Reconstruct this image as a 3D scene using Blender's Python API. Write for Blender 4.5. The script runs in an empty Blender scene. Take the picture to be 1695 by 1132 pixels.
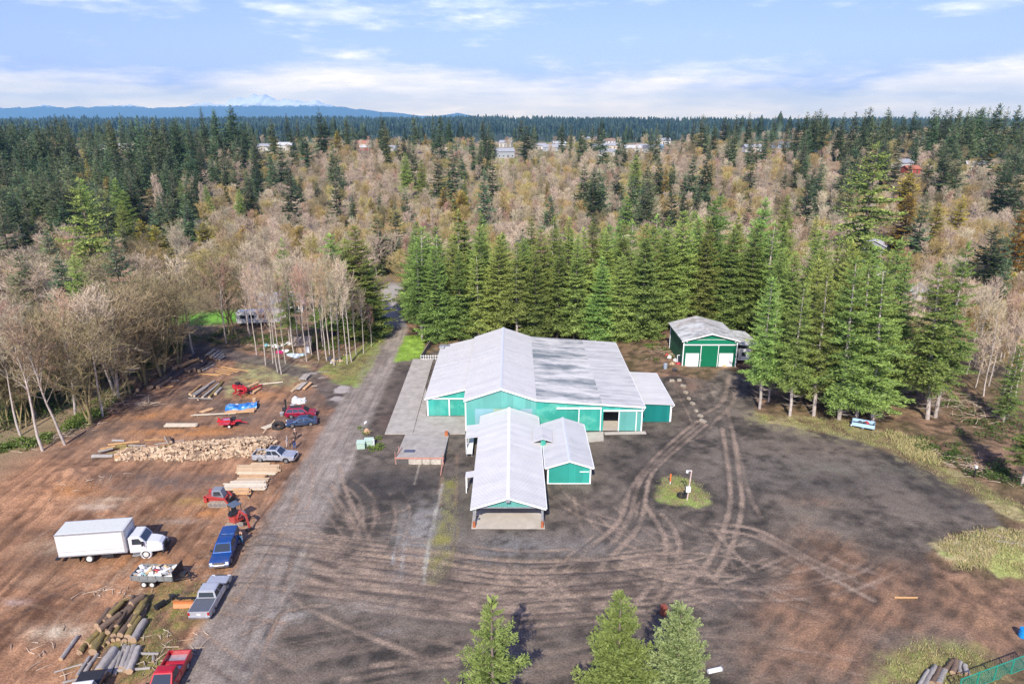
import bpy, bmesh, math, random
import numpy as np
from mathutils import Vector, Matrix, Quaternion
PI = math.pi
R = math.radians
S = bpy.context.scene
COL = S.collection
random.seed(7)
RNG = np.random.default_rng(11)
# ------------------------------------------------------------------ camera geometry
CAM_H = 45.0
FPX = 1130.0
PITCH = R(18.0)
CP, SP = math.cos(PITCH), math.sin(PITCH)
def ray(px, py):
 u = (px - 847.5) / FPX
 v = (566.0 - py) / FPX
 return u, CP + v * SP, -SP + v * CP
def G(px, py, z=0.0):
 dx, dy, dz = ray(px, py)
 s = (z - CAM_H) / dz
 return Vector((dx * s, dy * s, z))
def slope(py):
 dx, dy, dz = ray(0, py)
 return -dz / dy
def to_px(x, y, z):
 w = z - CAM_H
 t = y * CP - w * SP
 v = y * SP + w * CP
 return 847.5 + FPX * x / t, 566.0 - FPX * v / t
# ------------------------------------------------------------------ value noise
def _hash(ix, iy, seed):
 ix = ix.astype(np.int64); iy = iy.astype(np.int64)
 h = (ix * 374761393 + iy * 668265263 + seed * 974634721) & 0x7FFFFFFF
 h = ((h ^ (h >> 13)) * 1274126177) & 0x7FFFFFFF
 h = (h ^ (h >> 16)) & 0xFFFF
 return h / 65535.0
def vnoise(x, y, seed=0):
 x = np.asarray(x, float); y = np.asarray(y, float)
 ix = np.floor(x); iy = np.floor(y)
 fx = x - ix; fy = y - iy
 fx = fx * fx * (3 - 2 * fx); fy = fy * fy * (3 - 2 * fy)
 a = _hash(ix, iy, seed); b = _hash(ix + 1, iy, seed)
 c = _hash(ix, iy + 1, seed); d = _hash(ix + 1, iy + 1, seed)
 return (a + (b - a) * fx) * (1 - fy) + (c + (d - c) * fx) * fy
def fbm(x, y, octv=4, seed=0):
 r = 0; amp = 0.5; tot = 0
 for k in range(octv):
  r = r + amp * vnoise(x * 2 ** k + 17.3 * k, y * 2 ** k - 9.1 * k, seed + k)
  tot += amp; amp *= 0.5
 return r / tot
def sstep(a, b, x):
 t = np.clip((x - a) / (b - a), 0, 1)
 return t * t * (3 - 2 * t)
# ------------------------------------------------------------------ objects and properties
def tag(o, label=None, cat=None, group=None, kind=None):
 if label: o['label'] = label
 if cat: o['category'] = cat
 if group: o['group'] = group
 if kind: o['kind'] = kind
 return o
def empty(name, loc=(0, 0, 0), rz=0.0, label=None, cat=None, group=None):
 o = bpy.data.objects.new(name, None)
 o.empty_display_size = 0.3
 COL.objects.link(o)
 o.location = loc
 o.rotation_euler = (0, 0, rz)
 return tag(o, label, cat, group)
KIDS = {}
def link(o, parent=None):
 COL.objects.link(o)
 if parent is not None:
  o.parent = parent
  KIDS.setdefault(parent.name, []).append(o)
 return o
def copy_tree(o, parent=None):
 c = o.copy()
 link(c, parent)
 for ch in list(KIDS.get(o.name, [])):
  copy_tree(ch, c)
 return c
class MB:
 def __init__(self):
  self.v = []; self.f = []; self.mi = []; self.m = 0; self.M = Matrix.Identity(4)
 def _add(self, vs, fs):
  n = len(self.v)
  self.v += [tuple(self.M @ Vector(p)) for p in vs]
  self.f += [tuple(i + n for i in q) for q in fs]
  self.mi += [self.m] * len(fs)
 def poly(self, pts):
  self._add(pts, [tuple(range(len(pts)))])
 def box(self, c, s, rz=0.0, ry=0.0, rx=0.0, taper=1.0):
  hx, hy, hz = s[0] / 2, s[1] / 2, s[2] / 2
  m = Matrix.Translation(c) @ Matrix.Rotation(rz, 4, 'Z') @ Matrix.Rotation(ry, 4, 'Y') @ Matrix.Rotation(rx, 4, 'X')
  vs = []
  for z, k in ((-hz, 1.0), (hz, taper)):
   for x, y in ((-hx, -hy), (hx, -hy), (hx, hy), (-hx, hy)):
    vs.append(tuple(m @ Vector((x * k, y * k, z))))
  self._add(vs, [(3, 2, 1, 0), (4, 5, 6, 7), (0, 1, 5, 4), (1, 2, 6, 5), (2, 3, 7, 6), (3, 0, 4, 7)])
  return self
 def span(self, lo, hi):
  return self.box([(a + b) / 2 for a, b in zip(lo, hi)], [abs(b - a) for a, b in zip(lo, hi)])
 def bar(self, p, q, w, h=None):
  h = h or w
  p = Vector(p); q = Vector(q); d = (q - p)
  L = d.length; d.normalize()
  up = Vector((0, 0, 1)) if abs(d.z) < 0.95 else Vector((0, 1, 0))
  s = d.cross(up).normalized(); t = s.cross(d)
  vs = []
  for c in (p, q):
   for a, b in ((-1, -1), (1, -1), (1, 1), (-1, 1)):
    vs.append(tuple(c + s * a * w / 2 + t * b * h / 2))
  self._add(vs, [(3, 2, 1, 0), (4, 5, 6, 7), (0, 1, 5, 4), (1, 2, 6, 5), (2, 3, 7, 6), (3, 0, 4, 7)])
  return self
 def tube(self, p, q, r0, r1=None, n=10, cap=True):
  r1 = r0 if r1 is None else r1
  p = Vector(p); q = Vector(q); d = (q - p).normalized()
  up = Vector((0, 0, 1)) if abs(d.z) < 0.95 else Vector((0, 1, 0))
  s = d.cross(up).normalized(); t = s.cross(d)
  vs = []
  for c, r in ((p, r0), (q, r1)):
   for k in range(n):
    a = 2 * PI * k / n
    vs.append(tuple(c + s * math.cos(a) * r + t * math.sin(a) * r))
  fs = [(k, (k + 1) % n, n + (k + 1) % n, n + k) for k in range(n)]
  if cap:
   fs += [tuple(range(n - 1, -1, -1)), tuple(range(n, 2 * n))]
  self._add(vs, fs)
  return self
 def extrude(self, pts, axis, a, b):
  def P(p, t):
   if axis == 'x': return (t, p[0], p[1])
   if axis == 'y': return (p[0], t, p[1])
   return (p[0], p[1], t)
  n = len(pts)
  vs = [P(p, a) for p in pts] + [P(p, b) for p in pts]
  fs = [(k, (k + 1) % n, n + (k + 1) % n, n + k) for k in range(n)]
  fs += [tuple(range(n - 1, -1, -1)), tuple(range(n, 2 * n))]
  self._add(vs, fs)
  return self
 def loft(self, rings, cap=True):
  n = len(rings[0]); vs = []; fs = []
  for r_ in rings: vs += list(r_)
  for i in range(len(rings) - 1):
   for k in range(n):
    fs.append((i * n + k, i * n + (k + 1) % n, (i + 1) * n + (k + 1) % n, (i + 1) * n + k))
  if cap:
   fs += [tuple(range(n - 1, -1, -1)), tuple(range((len(rings) - 1) * n, len(rings) * n))]
  self._add(vs, fs)
  return self
 def torus(self, c, R0, r, axis='y', n=24, m=10, squash=1.0):
  rings = []
  for i in range(n):
   a = 2 * PI * i / n
   ring = []
   for j in range(m):
    b = 2 * PI * j / m
    rr = R0 + r * math.cos(b); h = r * squash * math.sin(b)
    if axis == 'y': p = (c[0] + rr * math.cos(a), c[1] + h, c[2] + rr * math.sin(a))
    elif axis == 'x': p = (c[0] + h, c[1] + rr * math.cos(a), c[2] + rr * math.sin(a))
    else: p = (c[0] + rr * math.cos(a), c[1] + rr * math.sin(a), c[2] + h)
    ring.append(p)
   rings.append(ring)
  rings.append(rings[0])
  return self.loft(rings, cap=False)
 def build(self, name, mats, parent=None, loc=None, rz=None, bevel=0.0, smooth=False, segs=2):
  me = bpy.data.meshes.new(name)
  me.from_pydata(self.v, [], self.f)
  if not isinstance(mats, (list, tuple)): mats = [mats]
  for m in mats: me.materials.append(m)
  me.polygons.foreach_set('material_index', self.mi)
  bm = bmesh.new(); bm.from_mesh(me)
  bmesh.ops.remove_doubles(bm, verts=bm.verts, dist=1e-5)
  bmesh.ops.recalc_face_normals(bm, faces=bm.faces)
  if bevel:
   ed = [e for e in bm.edges if len(e.link_faces) == 2 and e.calc_face_angle(0) > R(25)]
   try:
    bmesh.ops.bevel(bm, geom=ed, offset=bevel, segments=segs, affect='EDGES', clamp_overlap=True, profile=0.6)
   except Exception:
    pass
  bm.to_mesh(me); bm.free()
  if smooth:
   me.polygons.foreach_set('use_smooth', [True] * len(me.polygons))
   try: me.set_sharp_from_angle(angle=R(38))
   except Exception: pass
  me.update()
  o = bpy.data.objects.new(name, me)
  link(o, parent)
  if loc is not None: o.location = loc
  if rz is not None: o.rotation_euler = (0, 0, rz)
  return o
def np_mesh(name, V, F, mats, mi=None, attrs=None, smooth=False):
 me = bpy.data.meshes.new(name)
 Fs = F if isinstance(F, (list, tuple)) else [F]
 Fs = [np.asarray(f, np.int32) for f in Fs if len(f)]
 loops = np.concatenate([f.ravel() for f in Fs])
 tot = np.concatenate([np.full(len(f), f.shape[1], np.int32) for f in Fs])
 start = np.concatenate([[0], np.cumsum(tot)[:-1]]).astype(np.int32)
 me.vertices.add(len(V)); me.vertices.foreach_set('co', np.asarray(V, np.float32).ravel())
 me.loops.add(len(loops)); me.loops.foreach_set('vertex_index', loops)
 me.polygons.add(len(tot)); me.polygons.foreach_set('loop_start', start)
 if not isinstance(mats, (list, tuple)): mats = [mats]
 for m in mats: me.materials.append(m)
 if mi is not None: me.polygons.foreach_set('material_index', np.asarray(mi, np.int32))
 if smooth: me.polygons.foreach_set('use_smooth', np.ones(len(tot), bool))
 me.update(calc_edges=True)
 for k, (dom, typ, arr) in (attrs or {}).items():
  a = me.attributes.new(k, typ, dom)
  if typ == 'FLOAT_COLOR': a.data.foreach_set('color', np.asarray(arr, np.float32).ravel())
  else: a.data.foreach_set('value', np.asarray(arr, np.float32).ravel())
 return me
# ------------------------------------------------------------------ materials
def _nt(name):
 m = bpy.data.materials.new(name); m.use_nodes = True
 nt = m.node_tree
 return m, nt, nt.nodes['Principled BSDF']
def N(nt, typ, **kw):
 n = nt.nodes.new(typ)
 for k, v in kw.items():
  if k.startswith('i_'):
   n.inputs[k[2:].replace('_', ' ')].default_value = v
  else:
   setattr(n, k, v)
 return n
def rgba(c): return (c[0], c[1], c[2], 1.0)
def ramp(nt, stops):
 n = nt.nodes.new('ShaderNodeValToRGB')
 e = n.color_ramp.elements
 while len(e) < len(stops): e.new(0.5)
 for k, (p, c) in enumerate(stops):
  e[k].position = p; e[k].color = rgba(c) if len(c) == 3 else c
 return n
def mat(name, col, rough=0.6, metal=0.0, var=0.12, scale=3.0, bump=0.0, bscale=20.0, dirt=None, dirt_amt=0.0, obj_var=0.0, spec=0.4, coat=0.0):
 m, nt, b = _nt(name)
 tc = N(nt, 'ShaderNodeTexCoord')
 nz = N(nt, 'ShaderNodeTexNoise', i_Scale=scale, i_Detail=6.0, i_Roughness=0.6)
 nt.links.new(tc.outputs['Object'], nz.inputs['Vector'])
 lo = [c * (1 - var) for c in col]; hi = [min(1, c * (1 + var)) for c in col]
 rp = ramp(nt, [(0.3, lo), (0.7, hi)])
 nt.links.new(nz.outputs['Fac'], rp.inputs['Fac'])
 out = rp.outputs['Color']
 if dirt is not None:
  n2 = N(nt, 'ShaderNodeTexNoise', i_Scale=scale * 0.7, i_Detail=8.0, i_Roughness=0.7)
  nt.links.new(tc.outputs['Object'], n2.inputs['Vector'])
  r2 = ramp(nt, [(0.45, (0, 0, 0)), (0.75, (dirt_amt,) * 3)])
  nt.links.new(n2.outputs['Fac'], r2.inputs['Fac'])
  mx = N(nt, 'ShaderNodeMix', data_type='RGBA')
  nt.links.new(r2.outputs['Color'], mx.inputs['Factor'])
  nt.links.new(out, mx.inputs['A']); mx.inputs['B'].default_value = rgba(dirt)
  out = mx.outputs['Result']
 if obj_var:
  oi = N(nt, 'ShaderNodeObjectInfo')
  hs = N(nt, 'ShaderNodeHueSaturation')
  mr = N(nt, 'ShaderNodeMapRange'); mr.inputs['To Min'].default_value = 1 - obj_var; mr.inputs['To Max'].default_value = 1 + obj_var
  nt.links.new(oi.outputs['Random'], mr.inputs['Value'])
  nt.links.new(mr.outputs['Result'], hs.inputs['Value'])
  nt.links.new(out, hs.inputs['Color'])
  out = hs.outputs['Color']
 nt.links.new(out, b.inputs['Base Color'])
 b.inputs['Roughness'].default_value = rough
 b.inputs['Metallic'].default_value = metal
 b.inputs['Specular IOR Level'].default_value = spec
 if coat: b.inputs['Coat Weight'].default_value = coat; b.inputs['Coat Roughness'].default_value = 0.08
 if bump:
  n3 = N(nt, 'ShaderNodeTexNoise', i_Scale=bscale, i_Detail=5.0)
  nt.links.new(tc.outputs['Object'], n3.inputs['Vector'])
  bp = N(nt, 'ShaderNodeBump'); bp.inputs['Strength'].default_value = bump; bp.inputs['Distance'].default_value = 0.05
  nt.links.new(n3.outputs['Fac'], bp.inputs['Height'])
  nt.links.new(bp.outputs['Normal'], b.inputs['Normal'])
 return m
def ribbed(name, col, axis='X', pitch=0.3, depth=0.02, rough=0.45, var=0.06, stain=None, stain_amt=0.0, stain_scale=(0.6, 0.08, 1), stain_lo=0.5, stain_hi=0.62, metal=0.0, pan=None, pan_w=0.9, pan_var=0.0, fade=None, fade_amt=0.0):
 m, nt, b = _nt(name)
 tc = N(nt, 'ShaderNodeTexCoord')
 sep = N(nt, 'ShaderNodeSeparateXYZ'); nt.links.new(tc.outputs['Object'], sep.inputs[0])
 ax = sep.outputs[axis]
 nz = N(nt, 'ShaderNodeTexNoise', i_Scale=0.5, i_Detail=7.0, i_Roughness=0.65)
 nt.links.new(tc.outputs['Object'], nz.inputs['Vector'])
 rp = ramp(nt, [(0.3, [c * (1 - var) for c in col]), (0.7, [min(1, c * (1 + var)) for c in col])])
 nt.links.new(nz.outputs['Fac'], rp.inputs['Fac'])
 out = rp.outputs['Color']
 if pan_var:
  d = N(nt, 'ShaderNodeMath', operation='DIVIDE'); nt.links.new(ax, d.inputs[0]); d.inputs[1].default_value = pan_w
  fl = N(nt, 'ShaderNodeMath', operation='FLOOR'); nt.links.new(d.outputs[0], fl.inputs[0])
  wn = N(nt, 'ShaderNodeTexWhiteNoise', noise_dimensions='1D'); nt.links.new(fl.outputs[0], wn.inputs['W'])
  mr = N(nt, 'ShaderNodeMapRange'); mr.inputs['To Min'].default_value = 1 - pan_var; mr.inputs['To Max'].default_value = 1 + pan_var
  nt.links.new(wn.outputs['Value'], mr.inputs['Value'])
  hs = N(nt, 'ShaderNodeHueSaturation'); nt.links.new(out, hs.inputs['Color']); nt.links.new(mr.outputs[0], hs.inputs['Value'])
  out = hs.outputs['Color']
 def layer(out, colr, amt, sc, lo, hi, seed):
  mp = N(nt, 'ShaderNodeMapping'); mp.inputs['Scale'].default_value = sc; mp.inputs['Location'].default_value = (seed, seed * 2, seed * 3)
  nt.links.new(tc.outputs['Object'], mp.inputs['Vector'])
  n2 = N(nt, 'ShaderNodeTexNoise', i_Scale=1.0, i_Detail=9.0, i_Roughness=0.68)
  nt.links.new(mp.outputs[0], n2.inputs['Vector'])
  r2 = ramp(nt, [(lo, (0, 0, 0)), (hi, (amt,) * 3)])
  nt.links.new(n2.outputs['Fac'], r2.inputs['Fac'])
  mx = N(nt, 'ShaderNodeMix', data_type='RGBA')
  nt.links.new(r2.outputs['Color'], mx.inputs['Factor'])
  nt.links.new(out, mx.inputs['A']); mx.inputs['B'].default_value = rgba(colr)
  return mx.outputs['Result']
 if stain is not None: out = layer(out, stain, stain_amt, stain_scale, stain_lo, stain_hi, 3.1)
 if fade is not None: out = layer(out, fade, fade_amt, (0.25, 0.25, 0.5), 0.5, 0.58, 7.7)
 nt.links.new(out, b.inputs['Base Color'])
 b.inputs['Roughness'].default_value = rough; b.inputs['Metallic'].default_value = metal
 b.inputs['Specular IOR Level'].default_value = 0.3
 mul = N(nt, 'ShaderNodeMath', operation='MULTIPLY'); nt.links.new(ax, mul.inputs[0]); mul.inputs[1].default_value = 2 * PI / pitch
 sn = N(nt, 'ShaderNodeMath', operation='SINE'); nt.links.new(mul.outputs[0], sn.inputs[0])
 pw = N(nt, 'ShaderNodeMath', operation='POWER'); ab = N(nt, 'ShaderNodeMath', operation='ABSOLUTE')
 nt.links.new(sn.outputs[0], ab.inputs[0]); nt.links.new(ab.outputs[0], pw.inputs[0]); pw.inputs[1].default_value = 6.0
 bp = N(nt, 'ShaderNodeBump'); bp.inputs['Strength'].default_value = 0.6; bp.inputs['Distance'].default_value = depth
 nt.links.new(pw.outputs[0], bp.inputs['Height']); nt.links.new(bp.outputs['Normal'], b.inputs['Normal'])
 return m
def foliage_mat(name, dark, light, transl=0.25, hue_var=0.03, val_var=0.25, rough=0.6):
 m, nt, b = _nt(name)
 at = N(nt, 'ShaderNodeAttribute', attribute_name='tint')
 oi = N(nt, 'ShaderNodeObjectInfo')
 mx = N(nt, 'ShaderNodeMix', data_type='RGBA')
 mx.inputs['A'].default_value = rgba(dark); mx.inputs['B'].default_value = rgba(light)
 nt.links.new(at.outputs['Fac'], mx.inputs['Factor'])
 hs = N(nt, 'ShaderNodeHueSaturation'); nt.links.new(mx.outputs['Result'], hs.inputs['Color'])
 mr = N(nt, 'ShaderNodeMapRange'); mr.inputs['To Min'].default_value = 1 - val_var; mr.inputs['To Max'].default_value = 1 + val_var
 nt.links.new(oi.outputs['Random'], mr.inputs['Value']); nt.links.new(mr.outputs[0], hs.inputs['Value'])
 wn = N(nt, 'ShaderNodeTexWhiteNoise', noise_dimensions='1D'); nt.links.new(oi.outputs['Random'], wn.inputs['W'])
 m2 = N(nt, 'ShaderNodeMapRange'); m2.inputs['To Min'].default_value = 0.5 - hue_var; m2.inputs['To Max'].default_value = 0.5 + hue_var
 nt.links.new(wn.outputs['Value'], m2.inputs['Value']); nt.links.new(m2.outputs[0], hs.inputs['Hue'])
 nt.links.new(hs.outputs['Color'], b.inputs['Base Color'])
 b.inputs['Roughness'].default_value = rough; b.inputs['Specular IOR Level'].default_value = 0.25
 if transl:
  tr = N(nt, 'ShaderNodeBsdfTranslucent'); nt.links.new(hs.outputs['Color'], tr.inputs['Color'])
  ms = N(nt, 'ShaderNodeMixShader'); ms.inputs[0].default_value = transl
  out = nt.nodes['Material Output']
  nt.links.new(b.outputs[0], ms.inputs[1]); nt.links.new(tr.outputs[0], ms.inputs[2]); nt.links.new(ms.outputs[0], out.inputs['Surface'])
 return m
def glass_mat(name, col=(0.03, 0.04, 0.05)):
 m, nt, b = _nt(name)
 b.inputs['Base Color'].default_value = rgba(col); b.inputs['Roughness'].default_value = 0.06
 b.inputs['Specular IOR Level'].default_value = 0.8
 return m
# ------------------------------------------------------------------ terrain height
_TY = [-4000, 0, 200, 270, 320, 430, 540, 600, 760, 900, 1100, 1800, 2600, 3300, 4000, 5000, 7000, 14000, 60000]
_TZ = [0, 0, 0, 0.5, 3, 9, 19, 21, 21, 17, 8, -6, -4, 14, 24, 22, 6, 0, 0]
def dist_poly(x, y, pts, closed=False):
 d = np.full(x.shape, 1e9)
 n = len(pts)
 for k in range(n if closed else n - 1):
  ax, ay = pts[k][0], pts[k][1]; bx, by = pts[(k + 1) % n][0], pts[(k + 1) % n][1]
  ex, ey = bx - ax, by - ay
  L2 = ex * ex + ey * ey + 1e-9
  t = np.clip(((x - ax) * ex + (y - ay) * ey) / L2, 0, 1)
  d = np.minimum(d, np.hypot(x - ax - t * ex, y - ay - t * ey))
 return d
def inside(x, y, pts):
 r = np.zeros(x.shape, bool)
 n = len(pts)
 for k in range(n):
  ax, ay = pts[k][0], pts[k][1]; bx, by = pts[(k + 1) % n][0], pts[(k + 1) % n][1]
  if ay == by: continue
  c = ((ay > y) != (by > y)) & (x < (bx - ax) * (y - ay) / (by - ay) + ax)
  r ^= c
 return r
def sdf(x, y, pts):
 d = dist_poly(x, y, pts, True)
 return np.where(inside(x, y, pts), -d, d)
SHED_Z = 1.2
def T(x, y):
 x = np.asarray(x, float); y = np.asarray(y, float)
 z = np.interp(y + 0.08 * np.abs(x) * sstep(300, 700, y), _TY, _TZ)
 far = sstep(170, 420, y)
 z = z + far * (fbm(x / 70, y / 70, 3, 5) - 0.5) * 7 * sstep(5000, 600, y)
 z = z + sstep(2400, 3600, y) * (fbm(x / 900, y / 900, 2, 77) - 0.5) * 58 * sstep(9000, 4500, y)
 z = z + sstep(150, 420, y) * sstep(60, 260, x) * 7.0 * sstep(900, 600, y)
 bank = sstep(9.5, 0.0, np.hypot(np.maximum(np.abs(x - 38.5) - 8.5, 0), np.maximum(np.abs(y - 127.5) - 12.5, 0)))
 z = z + SHED_Z * bank
 p = G(118, 790); z = z + 0.9 * np.exp(-(((x - p.x) / 4.0) ** 2 + ((y - p.y) / 2.6) ** 2)) * (0.5 + fbm(x / 1.5, y / 1.5, 3, 61))
 p = G(60, 820); z = z + 0.6 * np.exp(-(((x - p.x) / 3.0) ** 2 + ((y - p.y) / 2.2) ** 2)) * (0.5 + fbm(x / 1.5, y / 1.5, 3, 62))
 p = G(1640, 915); z = z + 0.8 * np.exp(-(((x - p.x) / 5.5) ** 2 + ((y - p.y) / 3.4) ** 2))
 p = G(1128, 818); z = z + 0.35 * np.exp(-(((x - p.x) / 3.2) ** 2 + ((y - p.y) / 2.6) ** 2))
 return z
def Tz(x, y): return float(T(np.array([x]), np.array([y]))[0])
def GT(px, py):
 dx, dy, dz = ray(px, py)
 ys = np.concatenate([np.arange(20, 700, 1.0), np.arange(700, 9000, 8.0)])
 s = ys / dy
 zr = CAM_H + dz * s
 hit = np.where(zr <= T(dx * s, ys))[0]
 if len(hit) == 0: return None
 s = s[hit[0]]
 x, y = dx * s, dy * s
 return Vector((x, y, Tz(x, y)))
def P2(l): return [tuple(G(a, b)[:2]) for a, b in l]
def ZP(l, x0, y0, sc): return [(x0 + a / sc, y0 + b / sc) for a, b in l]
# ------------------------------------------------------------------ ground: one sheet, split by surface
fx0, fx1, fy0, fy1, st = -66.0, 84.0, 44.0, 152.0, 0.24
def axis(lo, hi, st, far_lo, far_hi):
 a = list(np.arange(lo, hi + 1e-6, st))
 s = st; v = hi
 while v < far_hi: s *= 1.13; v += s; a.append(v)
 s = st; v = lo; b = []
 while v > far_lo: s *= 1.13; v -= s; b.append(v)
 return np.array(b[::-1] + a)
gx = axis(fx0, fx1, st, -24000, 24000)
gy = axis(fy0, fy1, st, -2500, 23500)
gy = np.sort(np.concatenate([gy[gy < 160], np.arange(160, 1300, 6.0), np.arange(1300, 8000, 90.0), gy[gy > 8000]]))
gx = np.sort(np.concatenate([gx[(gx >= fx0) & (gx <= fx1)], np.arange(-900, fx0 - 0.5, 7.0), np.arange(fx1 + 0.5, 900, 7.0), np.arange(-5000, -900, 150.0), np.arange(900, 5000, 150.0), gx[(gx < -5000) | (gx > 5000)]]))
XX, YY = np.meshgrid(gx, gy)
X = XX.ravel(); Y = YY.ravel()
near = (X > fx0 - 3) & (X < fx1 + 3) & (Y > fy0 - 3) & (Y < fy1 + 3)
Z = T(X, Y)
idx = np.where(near)[0]
x = X[idx]; y = Y[idx]
wob = (fbm(x / 3.0, y / 3.0, 4, 1) - 0.5) * 3.0
wob2 = (fbm(x / 0.9, y / 0.9, 3, 2) - 0.5) * 1.6
ROAD_C = [(300, 1260), (345, 1132), (398, 1040), (440, 960), (484, 870), (528, 790), (566, 720), (596, 665), (618, 625), (636, 590), (648, 565), (655, 545), (648, 520), (641, 503), (640, 492), (646, 482), (654, 474)]
road = P2(ROAD_C)
d_road = dist_poly(x, y, road)
w_road = np.interp(y, [40, 70, 110, 140, 170], [3.9, 3.7, 3.1, 2.7, 2.5])
dirt_p = P2([(-200, 820), (0, 762), (72, 742), (140, 705), (228, 640), (300, 590), (335, 576), (430, 580), (520, 600), (545, 612), (600, 640), (570, 720), (510, 830), (430, 980), (352, 1132), (300, 1250), (-400, 1250)])
yard_p = P2([(352, 1132), (430, 980), (510, 830), (570, 720), (606, 655), (630, 605), (650, 592), (700, 592), (740, 575), (760, 640), (1080, 632), (1120, 632), (1170, 640), (1200, 620), (1240, 640), (1255, 690), (1320, 703), (1385, 715), (1470, 745), (1530, 772), (1580, 795), (1615, 820), (1650, 850), (1660, 870), (1570, 888), (1530, 920), (1560, 1000), (1650, 1060), (1700, 1100), (1560, 1070), (1480, 1080), (1440, 1132), (1400, 1250), (300, 1250)])
brown_p = P2([(1330, 880), (1420, 905), (1520, 930), (1560, 960), (1800, 960), (1800, 1100), (1640, 1100), (1590, 1060), (1500, 1060), (1440, 1140), (1230, 1140), (1250, 1000), (1290, 930)])
drive_p = P2([(300, 578), (330, 570), (400, 580), (470, 600), (540, 622), (600, 645), (560, 690), (540, 660), (500, 628), (420, 602), (330, 590)])
s_dirt = sdf(x, y, dirt_p) + wob
s_yard = sdf(x, y, yard_p) + wob * 0.55 + wob2 * 0.4
s_brown = sdf(x, y, brown_p) + wob * 2
s_drive = sdf(x, y, drive_p) + wob * 0.8
s_road = d_road - w_road + wob * 0.28 + wob2 * 0.2
lawn_p = P2([(652, 600), (660, 575), (672, 556), (696, 552), (704, 565), (698, 592), (676, 598)])
verge_p = P2([(1252, 684), (1300, 690), (1390, 694), (1470, 718), (1520, 735), (1570, 775), (1625, 800), (1720, 848), (1720, 878), (1655, 846), (1606, 815), (1530, 777), (1470, 746), (1385, 719), (1300, 704), (1258, 699)])
left_gr_p = P2([(528, 612), (560, 596), (600, 575), (628, 553), (636, 560), (625, 590), (606, 628), (588, 640), (556, 634)])
strip_p = P2([(735, 790), (758, 790), (755, 870), (748, 925), (735, 965), (704, 965), (712, 905), (728, 850)])
island_p = P2([(1086, 812), (1098, 795), (1120, 789), (1150, 793), (1166, 812), (1172, 832), (1150, 842), (1115, 838), (1092, 828)])
mound_p = P2([(1556, 905), (1580, 890), (1640, 878), (1695, 880), (1760, 900), (1760, 960), (1690, 958), (1640, 945), (1580, 940)])
corner_p = P2([(1470, 1090), (1530, 1060), (1600, 1070), (1640, 1100), (1640, 1180), (1440, 1180)])
patch_p = P2([(395, 600), (430, 592), (500, 605), (515, 625), (480, 640), (430, 640), (380, 655), (370, 640), (400, 620)])
logs_p = P2([(250, 975), (330, 960), (330, 1000), (300, 1060), (275, 1110), (215, 1132), (150, 1100), (200, 1040), (240, 1000)])
s_lawn = sdf(x, y, lawn_p) + wob * 0.4
s_verge = sdf(x, y, verge_p) + wob * 0.6 + wob2 * 0.5
s_left = sdf(x, y, left_gr_p) + wob * 0.7 + wob2 * 0.5
s_strip = sdf(x, y, strip_p) + wob * 0.35 + wob2 * 0.4
s_island = sdf(x, y, island_p) + wob * 0.7 + wob2 * 0.5
s_mound = sdf(x, y, mound_p) + wob * 1.7 + wob2
s_corner = sdf(x, y, corner_p) + wob
s_patch = sdf(x, y, patch_p) + wob * 1.6 + wob2
s_logs = sdf(x, y, logs_p) + wob * 1.6 + wob2
C = np.zeros((len(x), 3))
def lay(w, col):
 global C
 w = np.clip(w, 0, 1)[:, None]
 C = C * (1 - w) + np.asarray(col) * w
def vcol(a, b, t):
 t = np.clip(t, 0, 1)[:, None]
 return np.asarray(a) * (1 - t) + np.asarray(b) * t
n1 = fbm(x / 6, y / 6, 5, 11); n2 = fbm(x / 1.2, y / 1.2, 4, 12); n3 = fbm(x / 14, y / 14, 3, 13); nf = fbm(x / 0.5, y / 0.5, 2, 14)
def con(n, k=2.2): return np.clip(0.5 + (n - 0.5) * k, 0, 1)
C = vcol((0.085, 0.055, 0.036), (0.27, 0.165, 0.105), con(n2, 2.6))
lay(con(n1, 3) * 0.45, (0.10, 0.095, 0.035))
a0 = G(0, 1050); a1 = G(160, 880); dv = (a1 - a0).normalized()
su = x * dv.x + y * dv.y; sv = -x * dv.y + y * dv.x
streak = fbm(su / 14 + wob * 0.05, sv / 0.55 + wob * 0.35, 4, 21)
streak2 = fbm(su / 9, sv / 1.6 + wob * 0.4, 3, 22)
dirt_c = vcol((0.165, 0.085, 0.048), (0.485, 0.265, 0.145), con(0.42 * streak + 0.22 * streak2 + 0.36 * n2, 3.0))
dirt_c = dirt_c * (1 - 0.30 * sstep(0.5, 0.75, con(n1, 2.6)))[:, None]
w_up = sstep(80, 92, y)            # upper part of the dirt yard is greyer
grey_d = vcol((0.085, 0.068, 0.060), (0.19, 0.145, 0.115), con(0.5 * n2 + 0.5 * streak, 2.6))
dirt_c = dirt_c * (1 - (w_up * (0.22 + 0.5 * con(n1, 3)))[:, None]) + grey_d * (w_up * (0.22 + 0.5 * con(n1, 3)))[:, None]
orange = np.zeros_like(x)
for (px, py, sx, sy, k) in [(330, 715, 9, 1.3, 1.0), (360, 708, 5, 1.0, .9), (250, 690, 7, 3, .5), (330, 850, 4, 1.2, .6), (130, 812, 3, 1.5, .8), (420, 655, 5, 2, .5), (240, 930, 5, 1.2, .6), (200, 640, 6, 2, .4), (420, 630, 4, 1.5, .5), (470, 640, 4, 1.5, .45), (300, 985, 4, 1.4, .5)]:
 p = G(px, py); orange = np.maximum(orange, k * np.exp(-(((x - p.x) / sx) ** 2 + ((y - p.y) / sy) ** 2)))
w = np.clip(orange * (0.35 + 1.3 * con(n2, 2.5)), 0, 0.9)[:, None]
dirt_c = dirt_c * (1 - w) + np.array((0.43, 0.20, 0.075)) * w
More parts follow.
